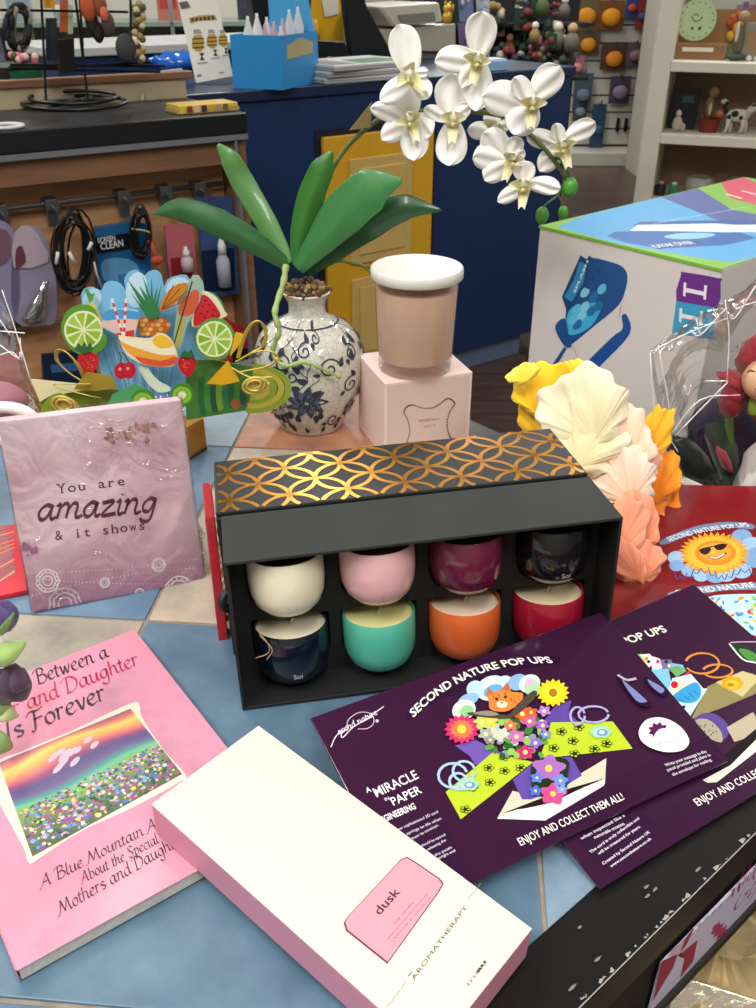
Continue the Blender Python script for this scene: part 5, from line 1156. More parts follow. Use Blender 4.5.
# ================= red packets on the right =================
def redpack(label, c, rm, W, D, fnart):
    T = thing('card_packet', label, 'greeting card', c, rm, 'red pop-up card packets'); b = MB(); b.box((0, 0, 0), (W, D, .002)); b.build('packet', M('red_card', '#80191f', .2, noise=.08, scale=12, coat=.5), T, bevel=.0006)
    a = plane_art(T, .002); fnart(a); a.build('packet_print', PGLOSS, T); return T
def kr(x, y): return (560+x*.25926, 480+y*.2594)
def redlow(a):
    a.smooth([kr(*p) for p in [(418,445),(430,432),(560,408),(760,396),(900,400),(900,425),(640,425),(450,462),(425,462)]], '#7f93b0', n=3)
    a.textpx('SECOND NATURE', kr(455,444), kr(756,412), 5.2, '#e4e8f0', bold=.02)
    a.smooth([kr(*p) for p in [(560,470),(600,445),(756,440),(900,450),(900,620),(720,590),(620,520)]], '#bcdcec', n=3)
    for k in range(60):
        x, y = random.uniform(585, 800), random.uniform(455, 590)
        if y < 460+(x-560)*.9: a.blob(kr(x, y), random.uniform(1, 3.4), random.choice(['#e8d23c', '#4f9ad4', '#f0f0e8', '#d84a30', '#8ac46a', '#2f7fc0', '#f4e8a0', '#e09a30']), ry=random.uniform(.8, 2), rot=random.random()*3, n=8)
redpack('red pop-up card packet lying under the sun packet and the purple ones', (.165, .5195, .0012), RM(-2, 3.0, 0), .235, .076, redlow)
def sunart(a):
    a.smooth([kr(*p) for p in [(385,245),(400,228),(520,180),(640,162),(740,170),(742,190),(640,185),(520,205),(410,248)]], '#6f86a8', n=3)
    a.textpx('SECOND NATURE POP UPS', kr(420,238), kr(735,182), 4.6, '#dfe6ee', bold=.02, warp=lambda X, Yv: (X, Yv+.004*(1-((X/.085)*2-1)**2)))
    for x, y, r_ in ((450,300,26),(500,350,24),(545,370,22),(700,220,30),(740,250,30),(700,350,30),(600,370,28),(640,365,28),(760,300,40),(450,330,22)): a.blob(kr(x, y), r_*.35, random.choice(['#8fb4dc', '#9ec0e2', '#7fa6d2']), ry=r_*.26)
    a.blob(kr(595,285), 33, '#e8a02c', ry=20, wave=.10, lobes=34, n=136); a.blob(kr(595,285), 28, '#f0b840', ry=17, wave=.07, lobes=27, n=108)
    a.blob(kr(600,282), 20.5, '#ef8c24', ry=12.5); a.blob(kr(598,278), 16, '#f2a03a', ry=9)
    a.smooth([kr(*p) for p in [(560,278),(582,262),(605,268),(600,285),(575,292)]], '#1a1818', n=4) if False else None
    a.smooth([kr(*p) for p in [(540,268),(575,258),(582,272),(565,288),(545,284)]], '#151414', n=4); a.smooth([kr(*p) for p in [(595,254),(632,246),(642,256),(625,270),(605,270)]], '#151414', n=4); a.stroke([kr(535,272), kr(590,256), kr(645,248)], .0012, '#151414', px=True)
    a.smooth([kr(*p) for p in [(572,296),(600,298),(638,280),(640,288),(612,306),(585,306)]], '#8a1c14', n=4); a.stroke([kr(578,299), kr(604,301), kr(634,286)], .0015, '#f4ead8', px=True, smooth=4)
    a.blob(kr(590,280), 2.6, '#f7b85a', ry=2)
    for k in range(12): x = 440+k*26; a.stroke([kr(x, 355+18*math.sin(k)), kr(x+12, 372+14*math.sin(k+1)), kr(x+24, 356+16*math.sin(k+2))], .0008, '#33528a', px=True, smooth=3)
redpack('red pop-up card packet with a smiling sun in sunglasses', (.178, .598, .0025), RM(-2, 6.0, 0), .235, .140, sunart)

# ================= doll bouquet in cellophane =================
DB = thing('wrapped_bouquet', 'red flower doll bouquet in crinkled clear cellophane beside the large carton', 'bouquet', (.375, .78, -.1225))
def dl(px, py, d=0): return Y(px, py, .78+d)
b = MB(); cc = dl(708,520); 
b.lathe([(.012, -.1225), (.05, -.118), (.055, -.06)], (cc.x, .80, 0), n=30, col='#26304f'); b.build('pot', M('navy_pot', '#1c2540', .5), DB, rel=True, smooth=True)
def sheet(name, pts, d, col, mat=None, bulge=.02, parent=DB):
    P = [dl(x, y, d) for x, y in pts]; c = sum(P, Vector())/len(P); b = MB(); n = len(P); S = spline(P, 4, True)
    vs = [c+Vector((0, -bulge, 0))]+[c+(p-c)*.5+Vector((0, -bulge*.7+.002*math.sin(i*2.1), 0)) for i, p in enumerate(S)]+[p+Vector((0, .003*math.sin(i*1.7), 0)) for i, p in enumerate(S)]; m = len(S)
    fs = [(0, 1+i, 1+(i+1) % m) for i in range(m)]+[(1+i, 1+m+i, 1+m+(i+1) % m, 1+(i+1) % m) for i in range(m)]
    b.raw(vs, fs, col); return b.build(name, mat or PAP, parent, rel=True, smooth=True, solid=.0006)
sheet('navy_wrap', [(695,410),(756,395),(790,440),(770,500),(722,500),(690,470)], .03, '#1b2340')
sheet('dark_leaf', [(664,436),(690,440),(712,462),(728,492),(712,490),(678,470)], .02, '#14221c'); sheet('dark_leaf', [(705,430),(728,425),(740,470),(726,500),(716,470)], .015, '#1c3a26')
sheet('paper_wrap', [(756,442),(800,430),(800,540),(740,530),(700,512),(672,492),(682,476),(724,506),(738,470)], -.01, '#d8d4cc')
sheet('paper_wrap', [(640,470),(665,482),(700,505),(690,515),(655,508)], .0, '#b9b6ae')
sheet('red_leaf', [(716,448),(726,452),(732,470),(722,468)], -.005, '#a01f3c')
b = MB(); b.tube([dl(728,400,.01), dl(730,440,.01), dl(726,475,.012)], .004, '#5c8a3a'); b.tube([dl(733,400,.0), dl(742,385,0)], .004, '#7ab03c'); b.build('stem', PMATTE, DB, rel=True, smooth=True)
for pts in ([(742,372),(718,372),(722,382),(736,392),(742,392)], [(745,345),(756,335),(790,345),(780,380),(745,378),(735,360)], [(720,395),(740,385),(745,400),(730,418),(720,412)], [(745,388),(756,385),(775,400),(765,425),(748,412)], [(738,372),(744,395),(735,405),(724,400),(722,385)]): sheet('flower_petal', pts, -.008*random.random(), random.choice(['#a3142e', '#8c0f2a', '#b51c38']))
b = MB(); b.ball(dl(764,380,-.025), .019, '#e2b48e', n=16, m=12); b.build('doll_face', M('doll_skin', None, .5), DB, rel=True, smooth=True)
b = MB(); b.tube([dl(748,372,-.046), dl(751,370.5,-.049), dl(755,372,-.05)], .0007, '#4a2a1c', n=5); b.ball(dl(757,389,-.049), .0016, '#c04048', n=6); b.build('face_detail', PMATTE, DB, rel=True)
b = MB(); b.tube([dl(756,398,-.02), dl(752,410,-.02), dl(768,412,-.02)], .006, '#a9cc4a'); b.build('collar', PMATTE, DB, rel=True, smooth=True)
# cellophane: facetted crinkled cone
cel = MB(); rc = random.Random(21)
prof = [((690,505),(800,520)), ((672,470),(815,480)), ((662,420),(825,440)), ((650,352),(830,380)), ((690,326),(828,330)), ((735,300),(822,300)), ((756,278),(800,276))]
rings = []
for (l, r_) in prof:
    Lp, Rp = dl(*l, -.0), dl(*r_, .0); c = (Lp+Rp)/2; hw = (Rp-Lp).length/2; row = []
    for k in range(26):
        w = 2*math.pi*k/26; jit = 1+rc.uniform(-.06, .06); row.append(c+(Rp-Lp).normalized()*hw*math.cos(w)*(jit if k not in (13,) else 1)+Vector((0, .32*hw*math.sin(w)*jit, rc.uniform(-.006, .006))))
    rings.append(row)
vs = [p for r_ in rings for p in r_]; n = 26
cel.raw(vs, [(j*n+k, j*n+(k+1) % n, (j+1)*n+(k+1) % n, (j+1)*n+k) for j in range(len(rings)-1) for k in range(n)])
cel.build('cellophane', film('cellophane', '#ffffff', .03, .5, .1, 14, .45), DB, rel=True)
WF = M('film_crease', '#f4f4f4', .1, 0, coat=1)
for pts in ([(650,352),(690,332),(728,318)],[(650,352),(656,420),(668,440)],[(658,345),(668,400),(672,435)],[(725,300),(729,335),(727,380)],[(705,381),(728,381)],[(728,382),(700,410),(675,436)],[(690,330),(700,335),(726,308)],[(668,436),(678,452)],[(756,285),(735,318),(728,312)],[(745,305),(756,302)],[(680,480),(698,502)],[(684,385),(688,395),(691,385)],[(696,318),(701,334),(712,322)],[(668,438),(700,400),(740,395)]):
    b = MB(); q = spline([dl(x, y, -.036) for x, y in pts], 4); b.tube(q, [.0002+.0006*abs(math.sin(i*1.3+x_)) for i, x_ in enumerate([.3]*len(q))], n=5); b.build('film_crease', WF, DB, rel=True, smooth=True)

# ================= left edge: cellophane bag, red packet, artificial flowers =================
LB = thing('cellophane_bag', 'clear cellophane gift bag with a white ring at the left edge', 'gift bag', (-.36, .70, .0008))
def ll(px, py, d=0): return Y(px, py, .70+d)
rings = []; rc = random.Random(4)
for (l, r_) in (((-110,470),(42,440)),((-115,425),(40,420)),((-100,380),(28,382)),((-80,330),(14,325)),((-60,290),(0,285))):
    Lp, Rp = ll(*l), ll(*r_); c = (Lp+Rp)/2; hw = (Rp-Lp).length/2
    rings.append([c+(Rp-Lp).normalized()*hw*math.cos(2*math.pi*k/22)*(1+rc.uniform(-.05, .05))+Vector((0, .4*hw*math.sin(2*math.pi*k/22), rc.uniform(-.004, .004))) for k in range(22)])
cel = MB(); cel.raw([p for r_ in rings for p in r_], [(j*22+k, j*22+(k+1) % 22, (j+1)*22+(k+1) % 22, (j+1)*22+k) for j in range(4) for k in range(22)]); cel.build('cellophane', film('cellophane', '#ffffff', .03, .5, .1, 14, .45), LB, rel=True)
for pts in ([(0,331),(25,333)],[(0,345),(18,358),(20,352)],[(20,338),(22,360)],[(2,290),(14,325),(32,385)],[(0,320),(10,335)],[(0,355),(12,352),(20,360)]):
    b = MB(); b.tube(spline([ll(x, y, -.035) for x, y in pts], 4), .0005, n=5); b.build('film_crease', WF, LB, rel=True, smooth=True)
b = MB(); b.tube([ll(2+34*math.cos(k*.26), 424+17*math.sin(k*.26), -.03) for k in range(24)], .005, '#e9e6e0', closed=True); b.build('white_ring', PMATTE, LB, rel=True, smooth=True)
sheetp = [(-60,380),(25,385),(30,415),(-40,420)]
b = MB(); b.ball(ll(-20,400,0), .035, '#b87a8a', sc=(1.2, .6, .5)); b.build('pink_filling', PMATTE, LB, rel=True, smooth=True)
RB = thing('red_booklet', 'red booklet with a striped picture, peeking out left of the pink block', 'booklet', (-.42, .53, .0008), RM(22))
b = MB(); b.box((0, 0, 0), (.15, .11, .004)); b.build('booklet', M('red_paper', '#c81c2c', .35), RB, bevel=.0005)
a = plane_art(RB, .004)
def kl(x, y): return (x*.3973, 400+y*.3968)
a.poly([kl(*p) for p in [(-60,310),(0,318),(12,315),(40,430),(38,440),(-60,490)]], '#a8605a')
for k in range(12): a.stroke([kl(-50, 330+k*12), kl(0, 330+k*11.5), kl(36, 322+k*10)], .0016, random.choice(['#c88a78', '#7a5a6a', '#d8a090', '#8f4a4a', '#6a7a94']), px=True)
a.build('booklet_print', PMATTE, RB)
FLW = thing('flower_sprig', 'sprig of white and purple artificial flowers with green leaves at the left edge', 'artificial flower', (-.245, .40, .013))
def fw(px, py, d=0): return Y(px, py, .40+d)
def blade(T_, p0, p1, w, col, name='leaf', d0=0, d1=0, up=.01, fwf=fw):
    A, B = fwf(*p0, d0), fwf(*p1, d1); t_ = (B-A).normalized(); s_ = t_.cross((A-EYE).normalized()).normalized(); b = MB()
    b.grid(lambda u, v: A.lerp(B, v)+s_*(w*math.sin(math.pi*min(1, v*.85+.1))*(u-.5)*2)+Vector((0, -up*math.sin(v*3.1)*(1-abs(u-.5)), 0)), 6, 10, colfn=lambda u, v: mixc(col, '#ffffff', .12*abs(u-.5)*2)); return b.build(name, PAP, T_, rel=True, smooth=True, solid=.0006)
blade(FLW, (-12,655), (26,642), .007, '#9ab864'); blade(FLW, (-10,630), (14,612), .005, '#6f8f4a'); blade(FLW, (-8,700), (20,676), .006, '#3f5a34'); blade(FLW, (-6,690), (12,712), .006, '#8aa860'); blade(FLW, (-8,730), (12,748), .007, '#7a9a54')
blade(FLW, (2,600), (12,628), .007, '#4c3a6a', 'petal', up=.004); blade(FLW, (6,632), (-2,600), .008, '#54407a', 'petal'); blade(FLW, (10,665), (24,700), .010, '#3a2438', 'petal'); blade(FLW, (4,668), (10,702), .010, '#2c1a2c', 'petal'); blade(FLW, (20,668), (22,690), .007, '#44283c', 'petal')
for q_ in ((-4,625,8),(0,645,7),(-6,605,7)): b = MB(); b.ball(fw(q_[0], q_[1], .0), q_[2]/1500, '#e4d4d0', n=10, m=8, sc=(1, .7, 1)); b.build('blossom', PAP, FLW, rel=True, smooth=True)
blade(FLW, (0,700), (18,716), .005, '#b9c88a'); blade(FLW, (-14,672), (6,690), .007, '#5a7a3c')
b = MB(); b.tube([fw(-30,790), fw(-14,730), fw(-10,660), fw(-14,600)], .0015, '#5a7a3c'); b.build('stem', PMATTE, FLW, rel=True)
b = MB(); b.ball(fw(-2,865,-.06), .0065, '#e6b4c0', n=14, m=10); tag(b.build('pink_bead', M('pink_pearl', '#e3b3c2', .3), None), 'round pale pink bead on the book cover at the left edge', 'bead').location.z += TZ
# ================= background: left hook-rail counter =================
def plane_in(fr, px, py, c):            # pixel ray met with local y = c of frame fr -> local x, z
    inv = INV[fr.name]; mw = inv.inverted(); n = (mw.to_3x3() @ Vector((0, 1, 0))); p0 = mw @ Vector((0, c, 0))
    q = inv @ PL(px, py, p0, n); return q.x, q.z
def flat_in(fr, px, py, z):             # pixel ray met with local z plane
    inv = INV[fr.name]; mw = inv.inverted(); q = inv @ PL(px, py, mw @ Vector((0, 0, z)), Vector((0, 0, 1))); return q.x, q.y
KW = wood('beech_laminate', '#74503a', '#8c6448', 4, .5, 0)
KD = M('counter_black', '#17181c', .4, noise=.1, scale=20)
LC = thing('hook_rail_counter', 'beech counter with black worktop and a metal rail of hanging accessories', 'counter', (-.307, 2.28, -.9), R(32.6))
zt = 1.05
b = MB(); b.box((-2.2, -.0, zt-.045), (0, .36, zt)); b.build('worktop', KD, LC, bevel=.003)
b = MB(); b.box((-2.2, .002, zt-.058), (0, .02, zt-.0455)); b.build('edge_strip', M('grey_strip', '#6f7278', .5), LC)
b = MB(); b.box((-.03, .02, .0), (0, .36, zt-.046)); b.build('side_panel', KW, LC); b = MB(); b.box((-.034, .004, .0), (-.028, .022, zt-.06)); b.build('steel_edge', M('grey_strip'), LC)
b = MB(); b.box((-2.2, .10, .0), (-.031, .12, zt-.046)); b.build('back_panel', wood('back_laminate', '#b07d54', '#cfa074', 4, .5, 0), LC)
b = MB(); b.box((-2.2, .02, zt-.112), (-.031, .04, zt-.059)); b.build('fascia', KW, LC)
b = MB(); b.box((-2.2, .02, .0), (-.031, .099, .42)); b.build('lower_shelf', KW, LC)
RY = .07
(rx0, rz0), (rx1, rz1) = plane_in(LC, 0, 212, RY), plane_in(LC, 205, 183, RY); zr = (rz0+rz1)/2
b = MB(); b.tube([(-2.19, RY, zr), (-.032, RY, zr)], .006); b.build('hook_rail', M('steel', '#8a8d90', .35, .9), LC, smooth=True)
(_, zr2) = plane_in(LC, 100, 312, RY); b = MB(); b.tube([(-2.19, RY, zr2), (-.032, RY, zr2)], .004); b.build('hook_rail', M('steel'), LC, smooth=True)
for px, py in ((2,214),(52,205),(124,197),(166,192),(200,186)):
    x, z = plane_in(LC, px, py, RY-.01); b = MB(); b.box((x-.014, RY-.012, zr-.012), (x+.014, RY+.03, zr+.010)); b.tube([(x, RY-.012, zr-.005), (x, RY-.06, zr-.01), (x, RY-.065, zr+.004)], .003); b.box((x-.012, RY+.0, zr-.05), (x+.012, RY+.012, zr-.012)); b.build('hook', M('steel'), LC, bevel=.001)
INM = INV[LC.name].inverted()
def hung(name, label, cat, px, py, y=.035, group=None):
    x, z = plane_in(LC, px, py, y); T = thing(name, label, cat, INM @ Vector((x, y, z)), R(32.6), group)
    def loc(px_, py_, dy=0):
        q = INV[T.name] @ (INM @ Vector((*plane_in(LC, px_, py_, y+dy), 0)).xzy if False else INM @ (lambda a_: Vector((a_[0], y+dy, a_[1])))(plane_in(LC, px_, py_, y+dy))); return q
    return T, loc
def slab(T, loc, pts, d0, d1, col, name, mat=PRINT, bevel=0, sm=0):
    P = [loc(*p, d0) for p in pts]
    if sm: P = spline(P, sm, True)
    b = MB(); b.prism(P, (0, d1-d0, 0), col); return b.build(name, mat, T, bevel=bevel)
PLAS = film('blister_plastic', '#dfe4ff', .08, .6, .1, 20, .3)
T, lc = hung('blister_pack', 'clear blister pack with a bottle-shaped chrome item, left of the cable coils', 'blister pack', 30, 222)
slab(T, lc, [(12,250),(16,235),(28,225),(40,230),(50,250),(56,280),(56,318),(45,325),(14,320)], .004, .006, '#928da6', 'backing_card', sm=3)
slab(T, lc, [(15,232),(30,226),(44,245),(48,262),(14,268)], .0, .003, '#b9a6b4', 'card_print', sm=2); slab(T, lc, [(16,250),(22,246),(26,262),(16,268)], -.001, .0, '#6a3a4a', 'card_spot', sm=2)
b = MB(); pr = [(.001, 0), (.011, .0), (.0135, .01), (.012, .03), (.009, .045), (.005, .06), (.0045, .078), (.001, .08)]; b.lathe(pr, n=16, M_=Matrix.Rotation(R(18), 3, 'Y')); o = b.build('chrome_bottle', M('chrome', '#c9ccd0', .12, .9), T, smooth=True); o.location = lc(32,322,-.02); o.scale = (1.9, 1.2, 1.15)
T2, lc = hung('blister_pack', 'faded purple blister pack cut off by the left edge of the photo', 'blister pack', 5, 218)
slab(T2, lc, [(-30,225),(0,220),(16,238),(20,300),(10,322),(-30,325)], .004, .008, '#8f88a8', 'backing_card', sm=3); slab(T2, lc, [(-10,232),(6,230),(12,245),(6,262),(-8,264)], .001, .003, '#7a5a6a', 'card_print', sm=2)
def coil(label, cx, cy, rx, ry, n, seed, extra=None):
    T, lc = hung('cable_coil', label, 'cable', cx, cy-ry, .02, 'coiled black cables'); rc = random.Random(seed)
    b = MB()
    for k in range(n):
        ox, oy, sx, sy, d = rc.uniform(-.2, .2)*rx, rc.uniform(-.12, .12)*ry, rx*rc.uniform(.45, 1), ry*rc.uniform(.7, 1), rc.uniform(-.015, .015)
        b.tube([lc(cx+ox+sx*math.cos(t_*.42+.1*math.sin(k)), cy+oy+sy*math.sin(t_*.42), d+.006*math.sin(t_*.8+k)) for t_ in range(15)], .0026, '#131315', n=6, closed=True)
    b.build('cable', M('black_cable', '#141416', .4), T, smooth=True)['kind'] = 'stuff'
    return T, lc
T, lc = coil('large coil of black cable with two white ties, on the rail', 74, 252, 20, 42, 13, 1)
for x0, y0, x1, y1 in ((58,252,56,264),(69,252,75,264),(92,242,88,250)): b = MB(); b.tube([lc(x0, y0, -.022), lc(x1, y1, -.022)], .004, '#d8d8da'); b.build('tie', PMATTE, T, smooth=True)
b = MB(); b.tube([lc(94,262,-.02), lc(97,275,-.02), lc(102,288,-.02)], .0022, '#c9b8a8'); b.build('tie', PMATTE, T, smooth=True)
T, lc = coil('smaller black cable coil with a red connector, beside the blue pack', 141, 232, 11, 26, 10, 2)
b = MB(); b.tube([lc(132,229,-.018), lc(142,230,-.022), lc(152,233,-.018)], .002, '#b9a98a'); b.build('tie', PMATTE, T)
b = MB(); b.tube([lc(150,240,-.01), lc(154,252,-.01), lc(160,262,-.012)], .006, '#b5543c'); b.ball(lc(157,260,-.012), .014, '#b04a34', sc=(1.2, .7, .8)); b.build('red_connector', PMATTE, T, smooth=True)
T, lc = hung('cleaning_kit', 'blue screen cleaning kit box with a black band, on the rail', 'cleaning kit', 120, 224, .05)
slab(T, lc, [(96,228),(134,222),(150,225),(152,300),(98,300)], .0, .02, '#1f5f93', 'carton'); slab(T, lc, [(92,238),(136,232),(136,248),(98,254)], -.002, -.0003, '#14161c', 'band')
for s_, A_1, B_1, h_ in (('SCREEN', (98,243), (116,240), 5), ('CLEAN', (101,250), (124,246), 7)):
    aa = Art(lambda u, v, h: lc(u, -v, -.0025), None); aa.text(s_, (A_1[0], -A_1[1]), 1, math.atan2(-(B_1[1]-A_1[1]), B_1[0]-A_1[0]), '#e4e8ee', .01, (B_1[0]-A_1[0])/(text_tris(s_, .01)[3]-text_tris(s_, .01)[2]), ys=h_/.7); aa.build('lettering', PMATTE, T)
slab(T, lc, [(102,262),(118,258),(134,262),(140,275),(120,285),(104,280)], -.002, -.0003, '#5f9ac8', 'picture', sm=3); slab(T, lc, [(118,275),(145,270),(146,290),(120,292)], -.003, -.002, '#3a78b0', 'picture')
def spraypack(label, body, bcol, capx, capy, bx, by, col2, bw, group='spray bottle packs'):
    T, lc = hung('spray_pack', label, 'spray bottle pack', sum(p[0] for p in body)/len(body), min(p[1] for p in body), .04, group)
    slab(T, lc, body, .004, .012, bcol, 'backing_card'); 
    (x0, y0), (x1, y1) = body[0], body[2]; slab(T, lc, [(x0+6, y0+(y1-y0)*.55), (x1-6, y0+(y1-y0)*.52), (x1-5, y1-4), (x0+8, y1-3)], .001, .0035, col2, 'card_print')
    p = lc(bx, by, -.014); q = lc(capx, capy, -.014); h = (q-p).length; b = MB(); b.lathe([(.001, 0), (bw, 0), (bw, h*.50), (bw*.55, h*.62), (bw*.5, h*.72)], n=16, col=mixc('#c9cdd2', bcol, .25)); o = b.build('bottle', M('bottle_plastic', None, .25), T, smooth=True); o.location = p
    b = MB(); b.lathe([(bw*.62, h*.62), (bw*.58, h*.8), (bw*.3, h*.9), (bw*.25, h), (.001, h)], n=16, col='#dcdcdc'); o = b.build('sprayer', PMATTE, T, smooth=True); o.location = p
spraypack('pink and red spray bottle pack hanging on the rail', [(165,226),(193,224),(198,285),(170,287)], '#b5626a', 184, 247, 188, 271, '#8a1f28', .015)
spraypack('dark blue spray bottle pack hanging at the right end of the rail', [(196,198),(232,196),(240,294),(206,296)], '#38507e', 221, 234, 225, 286, '#14213f', .017)
b = MB(); 
T, lc = hung('accessory_pack', 'flat dark blue accessory pack low on the counter behind the pop-up card', 'accessory pack', 70, 352, .03, 'accessory packs on the lower rail'); slab(T, lc, [(42,355),(95,350),(98,385),(44,388)], .0, .012, '#18263f', 'card'); slab(T, lc, [(50,365),(85,362),(86,370),(52,373)], -.001, -.0002, '#3a5f8f', 'card_print')
T, lc = hung('accessory_pack', 'red accessory pack with a black band between the vase and the pop-up card', 'accessory pack', 245, 318, .03, 'accessory packs on the lower rail'); slab(T, lc, [(226,318),(250,332),(252,400),(232,402)], .0, .012, '#b0242c', 'card'); slab(T, lc, [(232,350),(251,348),(251,364),(233,367)], -.001, -.0002, '#1c1416', 'band'); slab(T, lc, [(232,368),(251,366),(251,384),(233,386)], -.001, -.0002, '#b88a88', 'card_print')

# things standing on the left counter
def onL(px, py, z=zt): x, y = flat_in(LC, px, py, z); return INM @ Vector((x, y, z))
p = onL(32,104); T = thing('plant_pot', 'dark green bucket of small pink blooms on the black counter', 'bucket', p, 0)
b = MB(); b.lathe([(.028, 0), (.030, .001), (.040, .085), (.042, .088), (.039, .086), (.029, .006), (.001, .005)], n=32); b.build('pot', M('green_plastic', '#176b4c', .4), T, smooth=True, angle=50)
rc = random.Random(8)
for k in range(14): b = MB(); b.ball((rc.uniform(-.03, .03), rc.uniform(-.02, .02), .092+rc.random()*.018), .009, rc.choice(['#c85a70', '#d87a8a', '#a83a4c', '#e4b8b4', '#3f5a34']), n=8, m=6); b.build('bloom', PMATTE, T, smooth=True)
p = onL(64,103); T = thing('black_mug', 'black tapered mug with a white rim on the black counter', 'mug', p, 0)
b = MB(); b.lathe([(.030, 0), (.036, .01), (.037, .055), (.035, .056), (.033, .012), (.001, .01)], n=32); b.build('mug', M('black_glaze', '#17171a', .25), T, smooth=True, angle=50); b = MB(); b.lathe([(.0372, .054), (.0375, .057), (.034, .057)], n=32, cap=False); b.build('rim', M('grey_rim', '#b9b9b9', .4), T, smooth=True)
p = onL(75,108); T = thing('wire_tray', 'round black wire ring stand lying on the counter', 'wire stand', p, 0)
for rr_, hz in ((.125, .012), (.105, .024)):
    b = MB(); b.tube([(rr_*math.cos(k*.2), rr_*.55*math.sin(k*.2), hz+.008*math.sin(k*.2)) for k in range(31)], .0045, closed=True); b.build('ring', M('black_wire', '#0d0d0f', .3), T, smooth=True)
b = MB(); b.tube([(-.12, 0, .012), (.11, .02, .02)], .004); b.tube([(-.04, -.06, .01), (.05, .06, .022)], .004); b.build('cross_wire', M('black_wire'), T)
p = onL(4,128); T = thing('white_cable', 'loop of white cable at the left end of the counter', 'cable', p, 0); b = MB(); 
for q_ in (1, .8): b.tube([(.04*q_*math.cos(k*.25), .035*q_*math.sin(k*.25), .004) for k in range(25)], .0035, closed=True)
b.build('cable', M('white_cable', '#c9cac8', .4), T, smooth=True)
c0_, c1_ = onL(166,113), onL(243,116); T = thing('craft_book', 'two thin yellow craft books lying at the right end of the black counter', 'book', onL(205,112), R(32.6))
for k, (cA, sh) in enumerate((('#b99a5a', 0), ('#d8b850', .004))):
    b = MB(); b.box((-.075+sh, -.02, .001+k*.009), (.08-sh, .06, .0095+k*.009), cA); b.build('book', PRINT, T, bevel=.0006)
for k in range(7): b = MB(); b.box((-.07+k*.018, -.0208, .003), (-.057+k*.018, -.0201, .017), ['#d8c23c', '#8a3a2a', '#e0b8a0', '#3a3a34', '#c9a83a', '#a89a7a', '#70603a'][k]); b.build('spine_print', PRINT, T)

# wire display rack of hair accessories
T = thing('wire_rack', 'black wire display rack with hair accessories on the left counter', 'display rack', onL(86,100), R(32.6)); inv = INV[T.name]
def rk(px, py, d=0): x, z = plane_in(LC, px, py, .22+d); return inv @ (INM @ Vector((x, .22+d, z)))
for (x0, y0, x1, y1) in ((72,-30,88,100),(40,-30,46,100),(78,-30,84,70),(130,-30,131,40)): b = MB(); b.tube([rk(x0, y0), rk(x1, y1)], .003, n=6); b.build('upright', M('black_wire'), T)
for (x0, y0, x1, y1) in ((0,10,128,12),(10,65,165,66),(10,68,160,72),(5,70,150,62)): b = MB(); b.tube([rk(x0, y0), rk(x1, y1)], .003, n=6); b.build('cross_wire', M('black_wire'), T)
def rackthing(name, label, cat, px, py, fn, group='hair accessories on the wire rack'):
    x, z = plane_in(LC, px, py, .20); t_ = thing(name, label, cat, INM @ Vector((x, .20, z)), R(32.6), group); iv = INV[t_.name]
    fn(t_, lambda a, c, d=0: iv @ (INM @ (lambda q: Vector((q[0], .20+d, q[1])))(plane_in(LC, a, c, .20+d))))
def hairband(seed, cx, cy, rx, ry, col):
    def f(t_, g):
        rc = random.Random(seed); b = MB()
        for k in range(6): sx, sy, o_ = rx*rc.uniform(.6, 1), ry*rc.uniform(.7, 1), rc.uniform(-3, 3); b.tube([g(cx+o_+sx*math.cos(w*.35), cy+sy*math.sin(w*.35), .01*math.sin(w+k)) for w in range(18)], .006, rc.choice(col), n=6, closed=True)
        b.build('band', PMATTE, t_, smooth=True)
    return f
rackthing('hair_bands', 'bunch of black and grey hair bands on the wire rack', 'hair band', 20, 25, hairband(1, 20, 27, 13, 24, ['#1c1c1e', '#2c2a2a', '#8a8478', '#141416']))
rackthing('hair_claw', 'black hair claw card below the wire rack', 'hair claw', 68, 38, lambda t_, g: (lambda b: (b.prism([g(58,40), g(74,38), g(75,72), g(60,74)], (0, .02, 0), '#121214'), b.build('card', PRINT, t_)))(MB()))
rackthing('feather_clip', 'orange and dark feather hair clip on the wire rack', 'hair clip', 95, 15, lambda t_, g: [(lambda b, c: (b.ball(g(c[0], c[1], .01*c[2]), c[3], c[4], n=8, m=6, sc=(.8, .5, 1.3)), b.build('feather', PMATTE, t_, smooth=True)))(MB(), c) for c in ((88,8,0,.022,'#b5502c'),(100,5,0,.02,'#8a4a30'),(92,22,1,.02,'#2c2622'),(108,24,0,.02,'#4a423a'),(98,32,1,.018,'#1f1c1c'),(104,14,-1,.012,'#d0683c'))])
rackthing('bead_necklace', 'gold and brown bead necklace hanging from the wire rack', 'necklace', 142, 5, lambda t_, g: [(lambda b, k: (b.ball(g(139+4*math.sin(k*1.9), 4+k*3.2, 0), .0085, ['#a08a5a', '#6a5a40', '#c9b890', '#4a4038', '#b59a60'][k % 5], n=8, m=6), b.build('bead', PMATTE, t_, smooth=True)))(MB(), k) for k in range(19)])
rackthing('grey_purse', 'small grey speckled purse hanging from the wire rack', 'purse', 124, 35, lambda t_, g: (lambda b: (b.ball(g(126,48), .028, '#3a3a3e', sc=(.9, .5, 1.1)), b.build('purse', PMATTE, t_, smooth=True)))(MB()))
